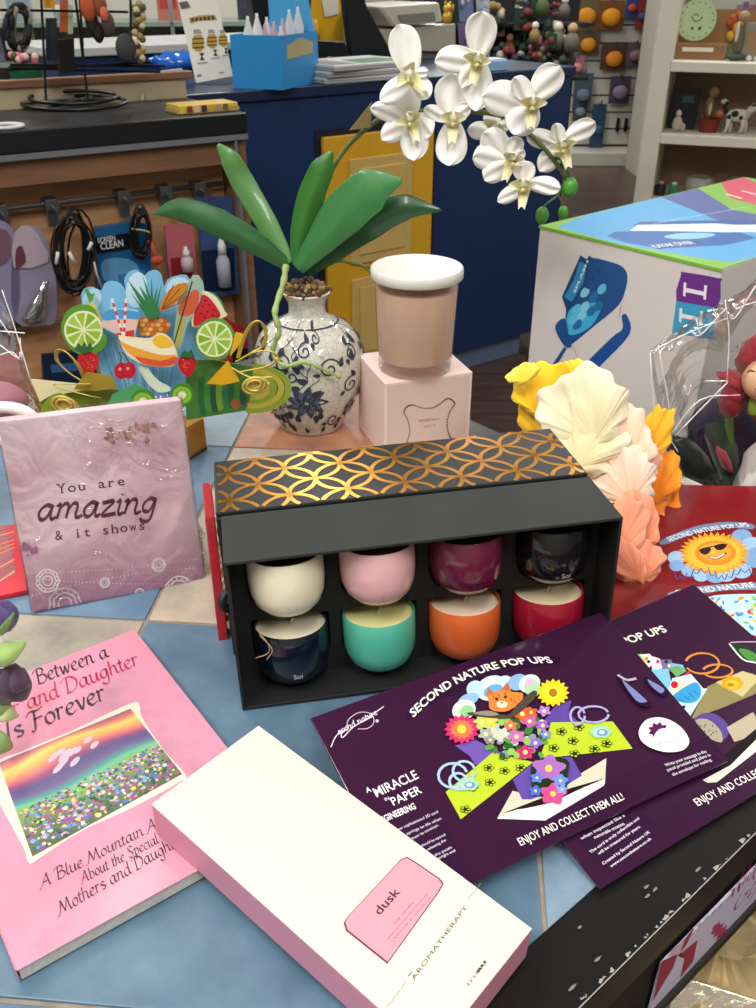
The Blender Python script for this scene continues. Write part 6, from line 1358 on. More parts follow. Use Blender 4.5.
for i, (x0, y0, x1, y1, c, lb) in enumerate(((44,-10,55,8,'#d09a1c','amber card at the top of the wire rack'),(60,0,68,32,'#b5603a','orange brown card on the wire rack'),(46,18,57,60,'#2a3038','slate card on the wire rack'),(68,5,73,34,'#b5bca0','pale green card on the wire rack'))):
    rackthing('accessory_card', lb, 'accessory card', (x0+x1)/2, y0, lambda t_, g: (lambda b: (b.prism([g(x0, y0, .04), g(x1, y0, .04), g(x1, y1, .04), g(x0, y1, .04)], (0, .004, 0), c), b.build('card', PRINT, t_)))(MB()))

# ================= navy service counter =================
NAVY = M('navy_laminate', '#16305c', .42, noise=.05, scale=8)
NC = thing('service_counter', 'navy blue service counter with a yellow panelled door', 'counter', (.688, 3.52, -.9), R(35.9))
NI = INV[NC.name].inverted()
b = MB(); b.box((-1.85, 0, .09), (0, .60, zt-.03)); b.build('body', NAVY, NC, bevel=.004)
b = MB(); b.box((-1.85, -.01, zt-.03), (.01, .62, zt)); b.build('worktop', M('navy_top', '#1a2a4a', .35, noise=.06, scale=12), NC, bevel=.003)
b = MB(); b.box((-1.85, .03, 0), (-.12, .55, .089)); b.build('kick_board', M('grey_kick', '#5f7290', .5), NC)
(dx0, dz0), (dx1, _), (_, dzb) = plane_in(NC, 320, 137, 0), plane_in(NC, 430, 150, 0), plane_in(NC, 400, 420, 0)
YL = M('yellow_door', '#d9a526', .45, noise=.04, scale=10)
b = MB(); b.box((dx0-.02, -.003, .10), (dx1+.02, 0, dz0+.02)); b.build('door_recess', M('door_reveal_black', '#0c1428', .7), NC)  # thin dark sheet framing the door as its black reveal
b = MB(); b.box((dx0, -.02, .11), (dx1, -.0035, dz0)); b.build('door', YL, NC, bevel=.003)
hh_ = (dz0-.11)
for z0_, z1_ in ((.11+hh_*.50, dz0-.07), (.17, .11+hh_*.44)):
    d = MB(); x0_, x1_ = dx0+.09, dx1-.09
    b = MB(); b.box((x0_, -.026, z0_), (x1_, -.0205, z1_)); o = b.build('door_panel', M('tan_panel', '#cfae66', .5, noise=.05, scale=10), NC, bevel=.004)
    b = MB(); b.box((x0_+.03, -.030, z0_+.03), (x1_-.03, -.0265, z1_-.03)); b.build('raised_panel', M('tan_panel'), NC, bevel=.003)
def onN(px, py, z=zt): x, y = flat_in(NC, px, py, z); return NI @ Vector((x, y, z))
# blue carton of tubes
A1_, B1_, C1_ = onN(234,88), onN(283,90), onN(309,84)
def inN(name, label, cat, p, rot=0, group=None): return thing(name, label, cat, p, rot, group)
e1 = (A1_-B1_); e1.z = 0; e2 = (C1_-B1_); e2.z = 0; T = inN('display_carton', 'bright blue open carton of lip balm tubes on the navy counter', 'display box', B1_); iv = INV[T.name]
hb = .135; cc_ = '#2f8fd0'; L1 = lambda u, v, z: e1*u+e2*v*1.4+Vector((0, 0, z))
b = MB()
for (u0, v0, u1, v1) in ((0, 0, 1, 0), (0, 0, 0, 1), (1, 0, 1, 1), (0, 1, 1, 1)): b.face([L1(u0, v0, 0), L1(u1, v1, 0), L1(u1, v1, hb), L1(u0, v0, hb)], cc_)
b.face([L1(0, 0, .003), L1(1, 0, .003), L1(1, 1, .003), L1(0, 1, .003)], cc_); b.build('carton', PRINT, T, solid=.002)
b = MB(); b.prism([L1(.05, 1, hb), L1(1, 1, hb), L1(1, 1, .32), L1(.3, 1, .32)], (0, .002, 0), '#4fa9dd'); b.build('back_card', PRINT, T)
nr = Vector((e2.y, -e2.x, 0)).normalized(); nr = nr if nr.dot(EYE-B1_) > 0 else -nr
b = MB(); b.prism([L1(0, .15, hb*.55)+nr*.001, L1(0, .85, hb*.60)+nr*.001, L1(0, .85, hb*.82)+nr*.001, L1(0, .5, hb*.92)+nr*.001, L1(0, .15, hb*.80)+nr*.001], nr*.001, '#b5aa7a'); b.build('label', PRINT, T)
for k in range(9):
    u, v = .1+.8*((k*.37) % 1), .15+.7*((k*.61) % 1); t_ = thing('balm_tube', 'small white tube standing in the bright blue carton', 'tube', B1_+L1(u, v, .006), 0, 'tubes in the blue carton'); h = .15+.05*((k*.29) % 1)
    b = MB(); b.lathe([(.014, 0), (.015, h*.75), (.004, h*.95), (.004, h)], n=12, col=['#d8dade', '#c9a9b4', '#e2e2e0'][k % 3], sy=.6); b.build('tube', PMATTE, t_, smooth=True)
# leaning price board
T = thing('bee_sign', 'white leaning product board with three yellow and black figures on the counter', 'sign', onN(213,86)); iv = INV[T.name]
pb = onN(213,84); nrm = (EYE-pb); nrm.z = 0; nrm.normalize()
def bd(px, py, d=0):
    nn = (nrm*math.cos(R(22))+Vector((0, 0, math.sin(R(22))))); return iv @ (PL(px, py, pb+nn*d, nn))
b = MB(); P = [bd(173,-20), bd(196,83), bd(233,76), bd(213,-20)]; b.prism(P, iv.to_3x3() @ (nrm*-.01), '#dcd9cc'); b.build('board', PRINT, T)
def bp_(x, y): return (100+x/5.4, y/5.4)
ba_ = Art(lambda u, v, h: bd(u, -v, .001+h*3)); ba_.h = .0
def A(pts, c): ba_.poly([(p[0], -p[1]) for p in (bp_(*q) for q in pts)], c, px=False)
A([(480,98),(540,82),(620,80),(632,108),(540,108),(488,128)], '#a8893a')
for k in range(6): A([(492+k*22,100-k*3),(506+k*22,97-k*2),(508+k*22,112-k),(494+k*22,118-k*2)], '#2a2418')
for cx_, cy_, s_ in ((530,235,1),(605,225,.85),(665,220,.75)):
    A([(cx_-22*s_,cy_-45*s_),(cx_+18*s_,cy_-48*s_),(cx_+34*s_,cy_-10*s_),(cx_+30*s_,cy_+25*s_),(cx_+12*s_,cy_+45*s_),(cx_-14*s_,cy_+40*s_),(cx_-34*s_,cy_+14*s_),(cx_-34*s_,cy_-16*s_)], '#b58d34')
    for q_ in (-28, -4, 20): A([(cx_-32*s_,cy_+q_*s_),(cx_+32*s_,cy_+(q_-4)*s_),(cx_+32*s_,cy_+(q_+4)*s_),(cx_-32*s_,cy_+(q_+8)*s_)], '#2a2418')
    A([(cx_-25*s_,cy_-75*s_),(cx_+5*s_,cy_-80*s_),(cx_+22*s_,cy_-55*s_),(cx_-25*s_,cy_-52*s_)], '#8f9092'); A([(cx_+5*s_,cy_+52*s_),(cx_+35*s_,cy_+50*s_),(cx_+22*s_,cy_+70*s_),(cx_+38*s_,cy_+90*s_),(cx_+8*s_,cy_+90*s_),(cx_+18*s_,cy_+70*s_)], '#1c1c1c')
    A([(cx_-5*s_,cy_+104*s_),(cx_+50*s_,cy_+98*s_),(cx_+50*s_,cy_+106*s_),(cx_-5*s_,cy_+112*s_)], '#8f8f94')
A([(425,15),(470,5),(490,40),(440,50)], '#55554f'); A([(523,405),(545,400),(548,412),(525,416)], '#4a7ab0'); A([(640,392),(670,388),(670,394),(642,397)], '#6a6a6a')
ba_.build('board_print', PMATTE, T)
# newspapers
for k in (0, 1, 3):
    p = onN(352,82); T = thing('newspaper', ['folded newspaper at the bottom of the pile on the navy counter', 'second newspaper from the bottom of the pile', 'third newspaper from the bottom of the pile', 'newspaper with a green picture on top of the pile'][k], 'newspaper', p+Vector((.0, .12, .0003+(k if k < 3 else 2)*.017)), R(35.9-3+k*3), 'newspapers piled on the navy counter')
    b = MB(); b.box((-.17, -.12, 0), (.17, .12, .006), '#9fa4a8'); b.build('lower_fold', PRINT, T, bevel=.002); b = MB(); b.box((-.17, -.118, .0065), (.17, .12, .016), '#c9cac8'); b.build('upper_fold', PRINT, T, bevel=.003)
    if k == 3: b = MB(); b.prism([(-.05, -.1, .0163), (.15, -.1, .0163), (.12, .03, .0163), (-.02, .03, .0163)], (0, 0, .0004), '#5f8a6a'); b.prism([(-.16, -.1, .0163), (-.07, -.1, .0163), (-.07, .05, .0163), (-.16, .05, .0163)], (0, 0, .0004), '#8a8c8e'); b.build('picture', PRINT, T)
# monitor seen from behind, register, tin
def standN(name, label, cat, px, py, off=.15, group=None):
    p = onN(px, py)+Vector((math.cos(R(125.9)), math.sin(R(125.9)), 0))*off; return thing(name, label, cat, p, R(35.9), group), p
def onface(T):
    iv = INV[T.name]; mw = iv.inverted(); n = mw.to_3x3() @ Vector((0, 1, 0)); p0 = mw @ Vector((0, 0, 0))
    return lambda px, py, d=0: (iv @ PL(px, py, p0+n*d, n))
T, p = standN('till_screen', 'black till monitor seen from behind on the navy counter', 'monitor', 352, 76, .30); g = onface(T)
b = MB(); b.prism([g(342,-20), g(352,58), g(392,57), g(388,45), g(368,8), g(358,-20)], (0, .03, 0), '#15161a'); b.build('screen_back', PRINT, T, bevel=.004)
b = MB(); b.prism([g(312,40), g(345,42), g(352,60), g(300,62)], (0, .08, 0), '#101116'); b.build('base', PRINT, T, bevel=.004)
b = MB(); b.tube([g(318,64,-.02), g(330,58,-.03), g(345,60,-.03), (g(350,64,-.02))], .006, '#101014'); b.build('lead', PRINT, T)
T, p = standN('office_chair_back', 'black padded chair back behind the navy counter', 'chair', 290, 76, .55); g = onface(T)
b = MB(); b.prism(spline([g(256,-15), g(258,30), g(268,52), g(305,56), g(314,30), g(318,-15)], 3, True), (0, .05, 0), '#121317'); b.build('backrest', PRINT, T, bevel=.01)
b = MB(); zl = g(285,60).z; b.box((g(285,60).x-.03, .0, -1.05), (g(285,60).x+.03, .05, zl+.02), '#121317'); b.build('post', PRINT, T)
for k in range(2): b = MB(); b.box((g(285,60).x-.25 if k else g(285,60).x-.03, -.0 if k else -.22, -1.049), (g(285,60).x+.25 if k else g(285,60).x+.03, .05 if k else .27, -1.02), '#121317'); b.build('leg', PRINT, T)
T, p = standN('yellow_notice', 'bright yellow notice with a white label behind the monitor', 'notice', 325, 72, .42); g = onface(T)
b = MB(); b.prism([g(314,-20), g(342,-20), g(344,41), g(310,42)], (0, .01, 0), '#d8a818'); b.build('board', PRINT, T); b = MB(); b.prism([g(322,0,-.004), g(338,-2,-.004), g(339,14,-.004), g(325,17,-.004)], (0, .003, 0), '#d9d6c4'); b.build('label', PRINT, T)
b = MB(); b.lathe([(.02, 0), (.02, .045), (.012, .055), (.012, .07)], n=14, col='#c9941c'); o = b.build('clip', PRINT, T, smooth=True); o.location = g(315,41,-.03)
T, p = standN('cash_register', 'grey beige cash register with a gold ornament on the navy counter', 'cash register', 420, 70, .34); g = onface(T)
b = MB(); b.prism([g(382,30), g(456,24), g(456,52), g(380,50)], (0, .30, 0), '#a09d8e'); b.build('drawer', PRINT, T, bevel=.006)
b = MB(); b.prism([g(376,6,-.01), g(440,2,-.01), g(444,22,-.01), g(392,27,-.01)], (0, .25, 0), '#b9b6a4'); b.build('body', PRINT, T, bevel=.012)
b = MB(); b.prism([g(398,15,-.014), g(434,12,-.014), g(436,20,-.014), g(402,23,-.014)], (0, .003, 0), '#77786e'); b.build('slot', PRINT, T)
b = MB(); b.box((g(380,50).x+.02, .02, .0005), (g(455,50).x-.02, .27, g(420,52).z+.005), '#6f6e66'); b.build('base', PRINT, T)
T2, p2 = standN('gold_ornament', 'small gold cat ornament on the cash register', 'ornament', 446, 25, .34); iv = INV[T2.name]; q = iv @ (INV[T.name].inverted() @ g(447,24,.06)); T2.location = Vector(T2.location)+(T2.matrix_basis.to_3x3() @ q) if True else T2.location
b = MB(); b.ball((0, 0, .022), .022, '#c9a03a', sc=(.9, .8, 1.1)); b.ball((0, 0, .055), .017, '#d8b048'); b.ball((-.011, 0, .072), .006, '#c9a03a'); b.ball((.011, 0, .072), .006, '#c9a03a'); b.tube([(.016, 0, .03), (.024, -.004, .05), (.02, -.006, .066)], .005, '#c9a03a'); b.build('cat_body', M('gold_paint', None, .3, .6), T2, smooth=True)
T, p = standN('greeting_rack', 'lilac and blue floral cards on a stand right of the register', 'card rack', 468, 70, .50); g = onface(T)
for k, (pts, c) in enumerate((([(458,-15),(472,-15),(474,20),(460,22)], '#6a7f9f'), ([(458,24),(474,22),(476,50),(460,52)], '#6f5a86'), ([(476,-15),(490,-15),(489,35),(478,36)], '#b9c0c8'))):
    b = MB(); b.prism([g(*q, -.003*k) for q in pts], (0, .003, 0), c); b.build('card', PRINT, T)
    for j in range(5): b = MB(); cx_ = pts[0][0]+4+random.random()*8; cy_ = pts[0][1]+5+random.random()*22; b.ball(g(cx_, cy_, -.008-.003*k), .010, random.choice(['#c9c0d8', '#4a6a9a', '#8a9ac0']), n=6, m=4, sc=(1, .2, 1)); b.build('bloom_print', PRINT, T)
b = MB(); b.prism([g(458,52,.02), g(490,50,.02), g(490,66,.02), g(458,70,.02)], (0, .06, 0), '#8a8f98'); b.build('stand', PRINT, T)
c1b, c2b = onN(484,72), onN(507,70)
T = thing('leaflet_box', 'low light blue leaflet box near the right end of the navy counter', 'box', c1b, R(35.9)); b = MB(); b.box((-.02, 0, .0005), (.11, .07, .03), '#8fb8dc'); b.build('tray', PRINT, T, bevel=.002); b = MB(); b.box((-.01, .005, .0305), (.10, .065, .036), '#d9e4ee'); b.build('leaflet', PRINT, T)
# raised desk behind with a pale rim
T = thing('transaction_desk', 'second dark navy desk with a pale rim behind the service counter', 'counter', NI @ Vector((-.55, 1.15, 0)), R(35.9))
b = MB(); b.box((-.9, 0, 0), (.35, .5, 1.07)); b.build('body', NAVY, T); b = MB(); b.box((-.92, -.02, 1.07), (.37, .52, 1.10)); b.build('rim', M('pale_rim', '#c4c6c4', .35), T, bevel=.004)

# ================= souvenir and flower stand behind the counter =================
rc = random.Random(12)
T = thing('souvenir_stand', 'dark stand crowded with small souvenirs behind the navy counter', 'display stand', (1.05, 5.3, -.9), R(10)); iv = INV[T.name]
b = MB(); b.box((-.95, .1, 0), (.03, .16, 1.35)); b.build('back_panel', M('stand_dark', '#1f1e24', .7), T)
for z_ in (.55, .85, 1.1): b = MB(); b.box((-.95, -.12, z_), (.03, .1, z_+.015)); b.build('shelf', M('stand_dark'), T)
pal = ['#2a4a34','#34583c','#9a5434','#2f4f70','#5c2c34','#b9b4a6','#3c3448','#1f3a2a','#7c3434','#94784a','#2f3c50','#6c685e','#a0707a','#1c1c22','#4a5c38','#26262c','#3a322c']
names = [('silk_flower','small artificial flower bunch on the souvenir stand','artificial flower'),('souvenir_figure','small painted figure on the souvenir stand','figurine'),('souvenir_pack','small coloured souvenir pack on the souvenir stand','souvenir')]
for k in range(46):
    px, py = rc.uniform(492, 574), rc.uniform(2, 76)
    if px < 500 and py > 50: continue
    Yd = 5.12+rc.uniform(-.12, .1); p = Y(px, py, Yd); kind = k % 3; nm_, lb_, ct_ = names[kind]; t_ = thing(nm_, lb_, ct_, p, rc.uniform(-.5, .5), 'souvenirs on the dark stand'); c = rc.choice(pal); s_ = rc.uniform(.028, .05)
    if kind == 0:
        b = MB()
        for j in range(7): b.ball((s_*.8*math.cos(j*.9), s_*.3*math.sin(j*2.1), s_*.8*math.sin(j*.9)), s_*.45, c if j % 3 else rc.choice(pal), n=7, m=5)
        b.build('blossom', PMATTE, t_, smooth=True); b = MB(); b.tube([(0, 0, 0), (.01, .02, -s_*2)], .004, '#3a6a3a', n=5); b.build('stem', PMATTE, t_)
    elif kind == 1:
        b = MB(); b.lathe([(s_*.7, -s_), (s_*.8, 0), (s_*.4, s_*.7)], n=10, col=c); b.build('body', PMATTE, t_, smooth=True); b = MB(); b.ball((0, 0, s_*1.1), s_*.5, rc.choice(['#d8d4c8', '#c9a078', '#e0d8c0'])); b.build('head', PMATTE, t_, smooth=True)
    else:
        b = MB(); b.box((-s_*.7, -.01, -s_), (s_*.7, .01, s_), c); b.build('card', PRINT, t_); b = MB(); b.ball((0, -.015, 0), s_*.5, rc.choice(pal), n=8, m=6, sc=(1, .4, 1.2)); b.build('content', PMATTE, t_, smooth=True)

# ================= slatwall gondola =================
GY = 7.9
def gz(px, py, d=0): return Y(px, py, GY+d)
gx0, gx1 = gz(560,149).x, gz(642,149).x
T = thing('slatwall_stand', 'white slatwall stand hung with small packs at the end of the aisle', 'display stand', (gx0, GY, -.9)); 
wdt = gx1-gx0; b = MB(); b.box((0, .02, .1), (wdt, .12, 1.7)); b.build('panel', M('groove_dark', '#54524c', .8), T)
for k in range(13): b = MB(); b.box((0, 0, .12+k*.125), (wdt, .02, .12+k*.125+.112)); b.build('slat', M('white_slat', '#c4c2b6', .5), T)
b = MB(); b.box((-.02, -.30, .0), (wdt+.02, .12, .10)); b.build('base_deck', M('white_slat'), T, bevel=.005); b = MB(); b.box((-.01, -.285, -.0), (wdt+.01, -.28, .03)); b.build('kick_strip', M('stand_dark'), T)
def pack(label, px, py, w, h, c, c2, name='hanging_pack', cat='hanging pack', d=-.06, dx=0):
    p = Y(px, py, GY+d); k_ = 1/110.; t_ = thing(name, label, cat, p, 0, 'packs hung on the slatwall'); w, h = w*k_/2, h*k_/2
    b = MB(); b.box((-w, 0, -h), (w, .01, h), c); b.build('card', PRINT, t_); b = MB(); b.ball((0, -.02, -h*.15), min(w, h)*.7, c2, n=10, m=7, sc=(1.1, .5, .9)); b.build('content', PMATTE, t_, smooth=True); b = MB(); b.tube([(0, .055, h), (0, -.03, h*1.02), (0, -.035, h*1.2)], .006, '#8a8a8a', n=5); b.build('hook', M('steel'), t_)
for lb, px, py, w, h, c, c2 in (('orange pack at the top left of the slatwall', 586,14,22,26,'#6a5a3a','#e0941c'),('orange pack at the top middle of the slatwall',611,15,22,22,'#7a4a24','#e89a1c'),('orange pack in the second row, left',588,43,20,18,'#5a4a34','#d88a1c'),('orange pack in the second row, middle',614,57,22,20,'#4f3a28','#d8861c'),
    ('grey purple pack right of the orange ones',635,54,14,18,'#5f5660','#8a6a70'),('dark purple pack hanging alone in the middle',620,90,18,22,'#4a4256','#8a7a8a'),('tall blue bottle pack near the bottom',598,126,12,36,'#2c4a68','#3a6080'),('small navy pack at the top right',632,6,10,18,'#2c4a7a','#c04a3a'),('small red and blue pack by the right edge',642,14,9,24,'#8a3a3a','#3a5a8a'),
    ('pink pack under the flowers beside the slatwall',577,66,12,16,'#b0707a','#d08a90'),('grey blue pack beside the navy counter',583,92,16,30,'#4a5a6a','#6a7a90'),('brown pack low beside the navy counter',580,110,12,18,'#5a4a4a','#7a8a9a')): pack(lb, px, py, w, h, c, c2)
for px in (618, 626): b = MB(); p = Y(px, 125, GY-.03); t_ = thing('empty_hook', 'small black empty hook on the lower slatwall', 'hook', p, 0, 'empty hooks on the slatwall'); b.box((-.012, 0, -.05), (.012, .02, .05)); b.tube([(0, 0, .02), (0, -.05, 0)], .005, n=5); b.build('hook', M('black_wire'), t_)
# end bay beside it: stock shelves
T = thing('stock_shelf', 'tall shelf of dark coloured stock between the slatwall and the white bookcase', 'shelf unit', (Y(655,149,7.2).x+.02, 7.2, -.9)); SX = T.location.x
b = MB(); b.box((-.12, .3, 0), (1.2, .34, 1.6)); b.build('back_panel', M('stand_dark'), T)
for k in range(6): b = MB(); b.box((-.12, 0, .12+k*.26), (1.2, .3, .14+k*.26)); b.build('shelf', M('white_slat'), T)
b = MB(); b.box((-.14, 0, 0), (-.121, .34, 1.6)); b.build('side_panel', M('white_slat'), T)
for k in range(26):
    r_ = k % 5; x = -.10+(k//5)*.075+.0; h = .12+.08*rc.random(); t_ = thing('stock_box', 'small coloured box on the stock shelves behind the bookcase', 'box', (SX+x, 7.23, -.9+.1405+r_*.26), 0, 'boxes on the stock shelves')
    b = MB(); b.box((0, 0, 0), (.065, .12, h), rc.choice(pal)); b.build('carton', PRINT, t_); b = MB(); b.box((.01, -.002, h*.3), (.055, 0, h*.7), rc.choice(['#c9c4b4', '#8a3a3a', '#3a5a8a', '#c9a03a'])); b.build('label', PRINT, t_)

# ================= white bookcase =================
BY = 3.85; WHT = M('white_paint', '#e2dccb', .5, noise=.02, scale=5)
def bz(px, py, d=0): return Y(px, py, BY+d)
xl = bz(650,100).x; T = thing('white_bookcase', 'white painted bookcase with ornaments on brown-backed shelves', 'bookcase', (xl, BY, -.9), R(-20)); iv = INV[T.name]
zs = [(iv @ bz(700,66)).z, (iv @ bz(700,138)).z, (iv @ bz(700,203)).z]
pw = (iv @ bz(672,66)).x-(iv @ bz(652,66)).x
b = MB(); b.box((-.01, 0, 0), (.06, .34, 1.9)); b.build('side_panel', WHT, T, bevel=.003); b = MB(); b.box((1.3, 0, 0), (1.36, .36, 1.9)); b.build('side_panel', WHT, T, bevel=.003)
b = MB(); b.box((.0605, .34, 0), (1.3, .36, zs[0])); b.build('back_panel', M('brown_backing', '#927868', .7, noise=.08, scale=6), T)
b = MB(); b.box((.0605, .34, zs[0]), (1.3, .36, 1.9)); b.build('upper_back_panel', M('grey_backing', '#8f8f84', .7, noise=.08, scale=6), T)
for z_ in zs+[.15]: b = MB(); b.box((.0605, .0, z_-.018), (1.299, .339, z_+.018)); b.build('shelf', WHT, T, bevel=.002)
BI = iv.inverted()
def onB(px, i, y=.12):     # a spot on shelf i under pixel column px
    x = (iv @ PL(px, 100, BI @ Vector((0, y, 0)), BI.to_3x3() @ Vector((0, 1, 0)))).x; return BI @ Vector((x, y, zs[i]+.0185))
def bth(name, label, cat, px, i, y=.12, group=None): return thing(name, label, cat, onB(px, i, y), R(-20), group)
S = 1/225.   # metres per pixel there
t_ = bth('cardboard_display', 'brown cardboard display tray with a round pale green badge on the top shelf', 'display box', 689, 0, .10)
b = MB(); b.box((-.09, 0, 0), (.11, .12, .055), '#8a6644'); b.build('tray', PRINT, t_, bevel=.002); b = MB(); b.prism([(-.09, .1, .05), (.24, .1, .05), (.22, .1, .17), (-.085, .1, .17)], (0, .006, 0), '#9a7448'); b.build('back_card', PRINT, t_)
b = MB(); b.lathe([(.001, 0), (.072, 0), (.072, .006), (.001, .006)], n=32, col='#b9d0a0', M_=Matrix.Rotation(R(90), 3, 'X')); o = b.build('badge', PRINT, t_, smooth=True, angle=40); o.location = (-.02, .03, .135)
ga_ = Art(lambda u, v, h: Vector((u-.02, .0235-h*4, v+.135))); ga_.stroke([(-.02, .012), (-.012, .0), (0, -.004), (.012, 0), (.02, .012)], .003, '#4a4a3a', smooth=4); ga_.stroke([(-.014, .015), (-.004, .02), (.006, .012)], .003, '#4a4a3a', smooth=4)
for k in range(16): ga_.blob((.06*math.cos(k*.39), .06*math.sin(k*.39)), .003, '#6a7a5a', px=False, n=6)
ga_.blob((-.012, -.028), .005, '#3a3a34', px=False, n=8); ga_.blob((.016, -.028), .006, '#3a3a34', px=False, n=8); ga_.build('badge_print', PMATTE, t_)
b = MB(); b.box((-.055, -.004, .028), (.06, -.0005, .043), '#d8d4c0'); b.build('paper_strip', PRINT, t_)
for k in range(9): b = MB(); b.ball((.10+rc.random()*.08, .09, .07+rc.random()*.08), .018, rc.choice(['#c98a2c', '#b5502c', '#d8b03c']), n=8, m=6, sc=(1, .4, 1)); b.build('leaf_print', PMATTE, t_, smooth=True)
def figure(t_, parts):
    for nm_, c, r_, col, sc_ in parts: b = MB(); b.ball(c, r_, col, n=12, m=8, sc=sc_); b.build(nm_, PMATTE, t_, smooth=True)
t_ = bth('deer_figurine', 'slender brown and silver figurine beside the cardboard display on the top shelf', 'figurine', 728, 0, .10)
figure(t_, [('body', (0, 0, .07), .03, '#6a5a48', (.7, .6, 1.8)), ('head', (.005, -.005, .15), .02, '#a08a6a', (1, .8, 1)), ('base', (0, 0, .014), .04, '#3a4a3a', (1, .8, .34)), ('trim', (-.01, -.02, .1), .012, '#c9c4b4', (.6, .6, 3))])
t_ = bth('picture_frame', 'silver ornate frame at the right end of the top shelf', 'picture frame', 745, 0, .10)
b = MB(); b.box((-.05, 0, 0), (.05, .012, .13), '#8a8880'); b.build('frame', PRINT, t_, bevel=.004); b = MB(); b.box((-.032, -.002, .03), (.032, 0, .10), '#9a7a58'); b.build('picture', PRINT, t_); figure(t_, [('rosette', (-.045+.03*k, -.006, .008), .012, '#c4c2b8', (1, .6, 1)) for k in range(4)])
t_ = bth('shadow_box', 'pale framed box with pink and grey books behind the badge on the top shelf', 'picture frame', 715, 0, .27)
b = MB(); b.box((-.15, 0, 0), (.17, .03, .30), '#9aa890'); b.build('frame', PRINT, t_, bevel=.004); b = MB(); b.box((-.12, -.004, .12), (.15, -.001, .26), '#b9bcb0'); b.build('mount', PRINT, t_)
for k in range(5): b = MB(); b.box((.02+k*.024, -.012, .13), (.04+k*.024, -.0045, .185+.01*(k % 2)), ['#a87a90', '#7a6a86', '#b56a80', '#8a86a0', '#a0606c'][k]); b.build('book_spine', PRINT, t_)
t_ = bth('blue_packet', 'turquoise packet standing at the right of the top shelf', 'packet', 752, 0, .24); b = MB(); b.box((-.05, 0, 0), (.08, .02, .32), '#3f93b0'); b.build('card', PRINT, t_, bevel=.003); b = MB(); b.box((-.02, -.003, .18), (.06, -.0005, .26), '#a9cfd8'); b.build('label', PRINT, t_)
# second shelf
t_ = bth('dark_plaque', 'black plaque leaning at the left of the second shelf', 'plaque', 685, 1, .16); b = MB(); b.box((-.055, 0, 0), (.055, .012, .15), '#1a2024'); b.build('board', PRINT, t_, bevel=.002); b = MB(); b.box((-.01, -.002, .10), (.035, -.0003, .125), '#3a5a58'); b.build('picture', PRINT, t_)
t_ = bth('white_statuette', 'tiny white statuette in front of the black plaque', 'figurine', 681, 1, .08); figure(t_, [('body', (0, 0, .03), .022, '#b9b0a4', (.9, .7, 1.3)), ('head', (0, 0, .068), .011, '#c9c2b6', (1, 1, 1.2)), ('child', (.022, -.004, .018), .014, '#b5a898', (.8, .8, 1.2))])
t_ = bth('red_flowerpot', 'dark red pot ornament with a tan figure on the second shelf', 'ornament', 713, 1, .12)
b = MB(); b.lathe([(.034, 0), (.042, .045), (.045, .05), (.04, .05)], n=20, col='#7a2a20'); b.build('pot', PMATTE, t_, smooth=True, angle=40); figure(t_, [('body', (-.008, 0, .09), .032, '#7a6040', (.6, .6, 1.4)), ('head', (.0, 0, .145), .02, '#8a6f4c', (1, .8, 1)), ('sash', (-.004, -.02, .085), .01, '#c4b694', (.6, .5, 2.4)), ('flower', (.045, -.01, .115), .014, '#c9c2b8', (1, .7, .7)), ('flower', (.035, -.01, .07), .016, '#b5683c', (1, .7, 1)), ('leaf', (-.03, 0, .05), .014, '#5a3a24', (1, .6, 1.4))])
t_ = bth('cow_figurine', 'black and white cow figurine on the second shelf', 'figurine', 741, 1, .10)
b = MB(); b.ball((0, 0, .068), .03, '#c4c0b6', sc=(1.5, .7, .8)); b.tube([(.03, 0, .075), (.05, 0, .095)], .014, '#c4c0b6'); b.ball((.062, 0, .098), .016, '#d0ccc2', sc=(1.3, .8, .9)); b.tube([(-.045, 0, .075), (-.055, 0, .10), (-.045, 0, .115)], .007, '#1c1a1a'); b.build('body', PMATTE, t_, smooth=True)
for x_, y_, x2 in ((-.032, -.012, -.04), (-.028, .012, -.02), (.022, -.012, .018), (.028, .012, .036)): b = MB(); b.tube([(x_, y_, .055), ((x_+x2)/2+.004, y_, .028), (x2, y_, .002)], [.010, .007, .007], '#c4c0b6'); b.build('leg', PMATTE, t_, smooth=True)
figure(t_, [('spot', (-.012, -.019, .075), .012, '#22201e', (1.2, .4, 1)), ('spot', (.012, -.02, .062), .008, '#22201e', (1, .4, 1)), ('spot', (-.032, -.015, .062), .008, '#22201e', (1, .5, 1.2)), ('ear', (.052, -.012, .108), .006, '#22201e', (1.4, .6, .8)), ('ear', (.052, .012, .108), .006, '#c4c0b6', (1.4, .6, .8))])
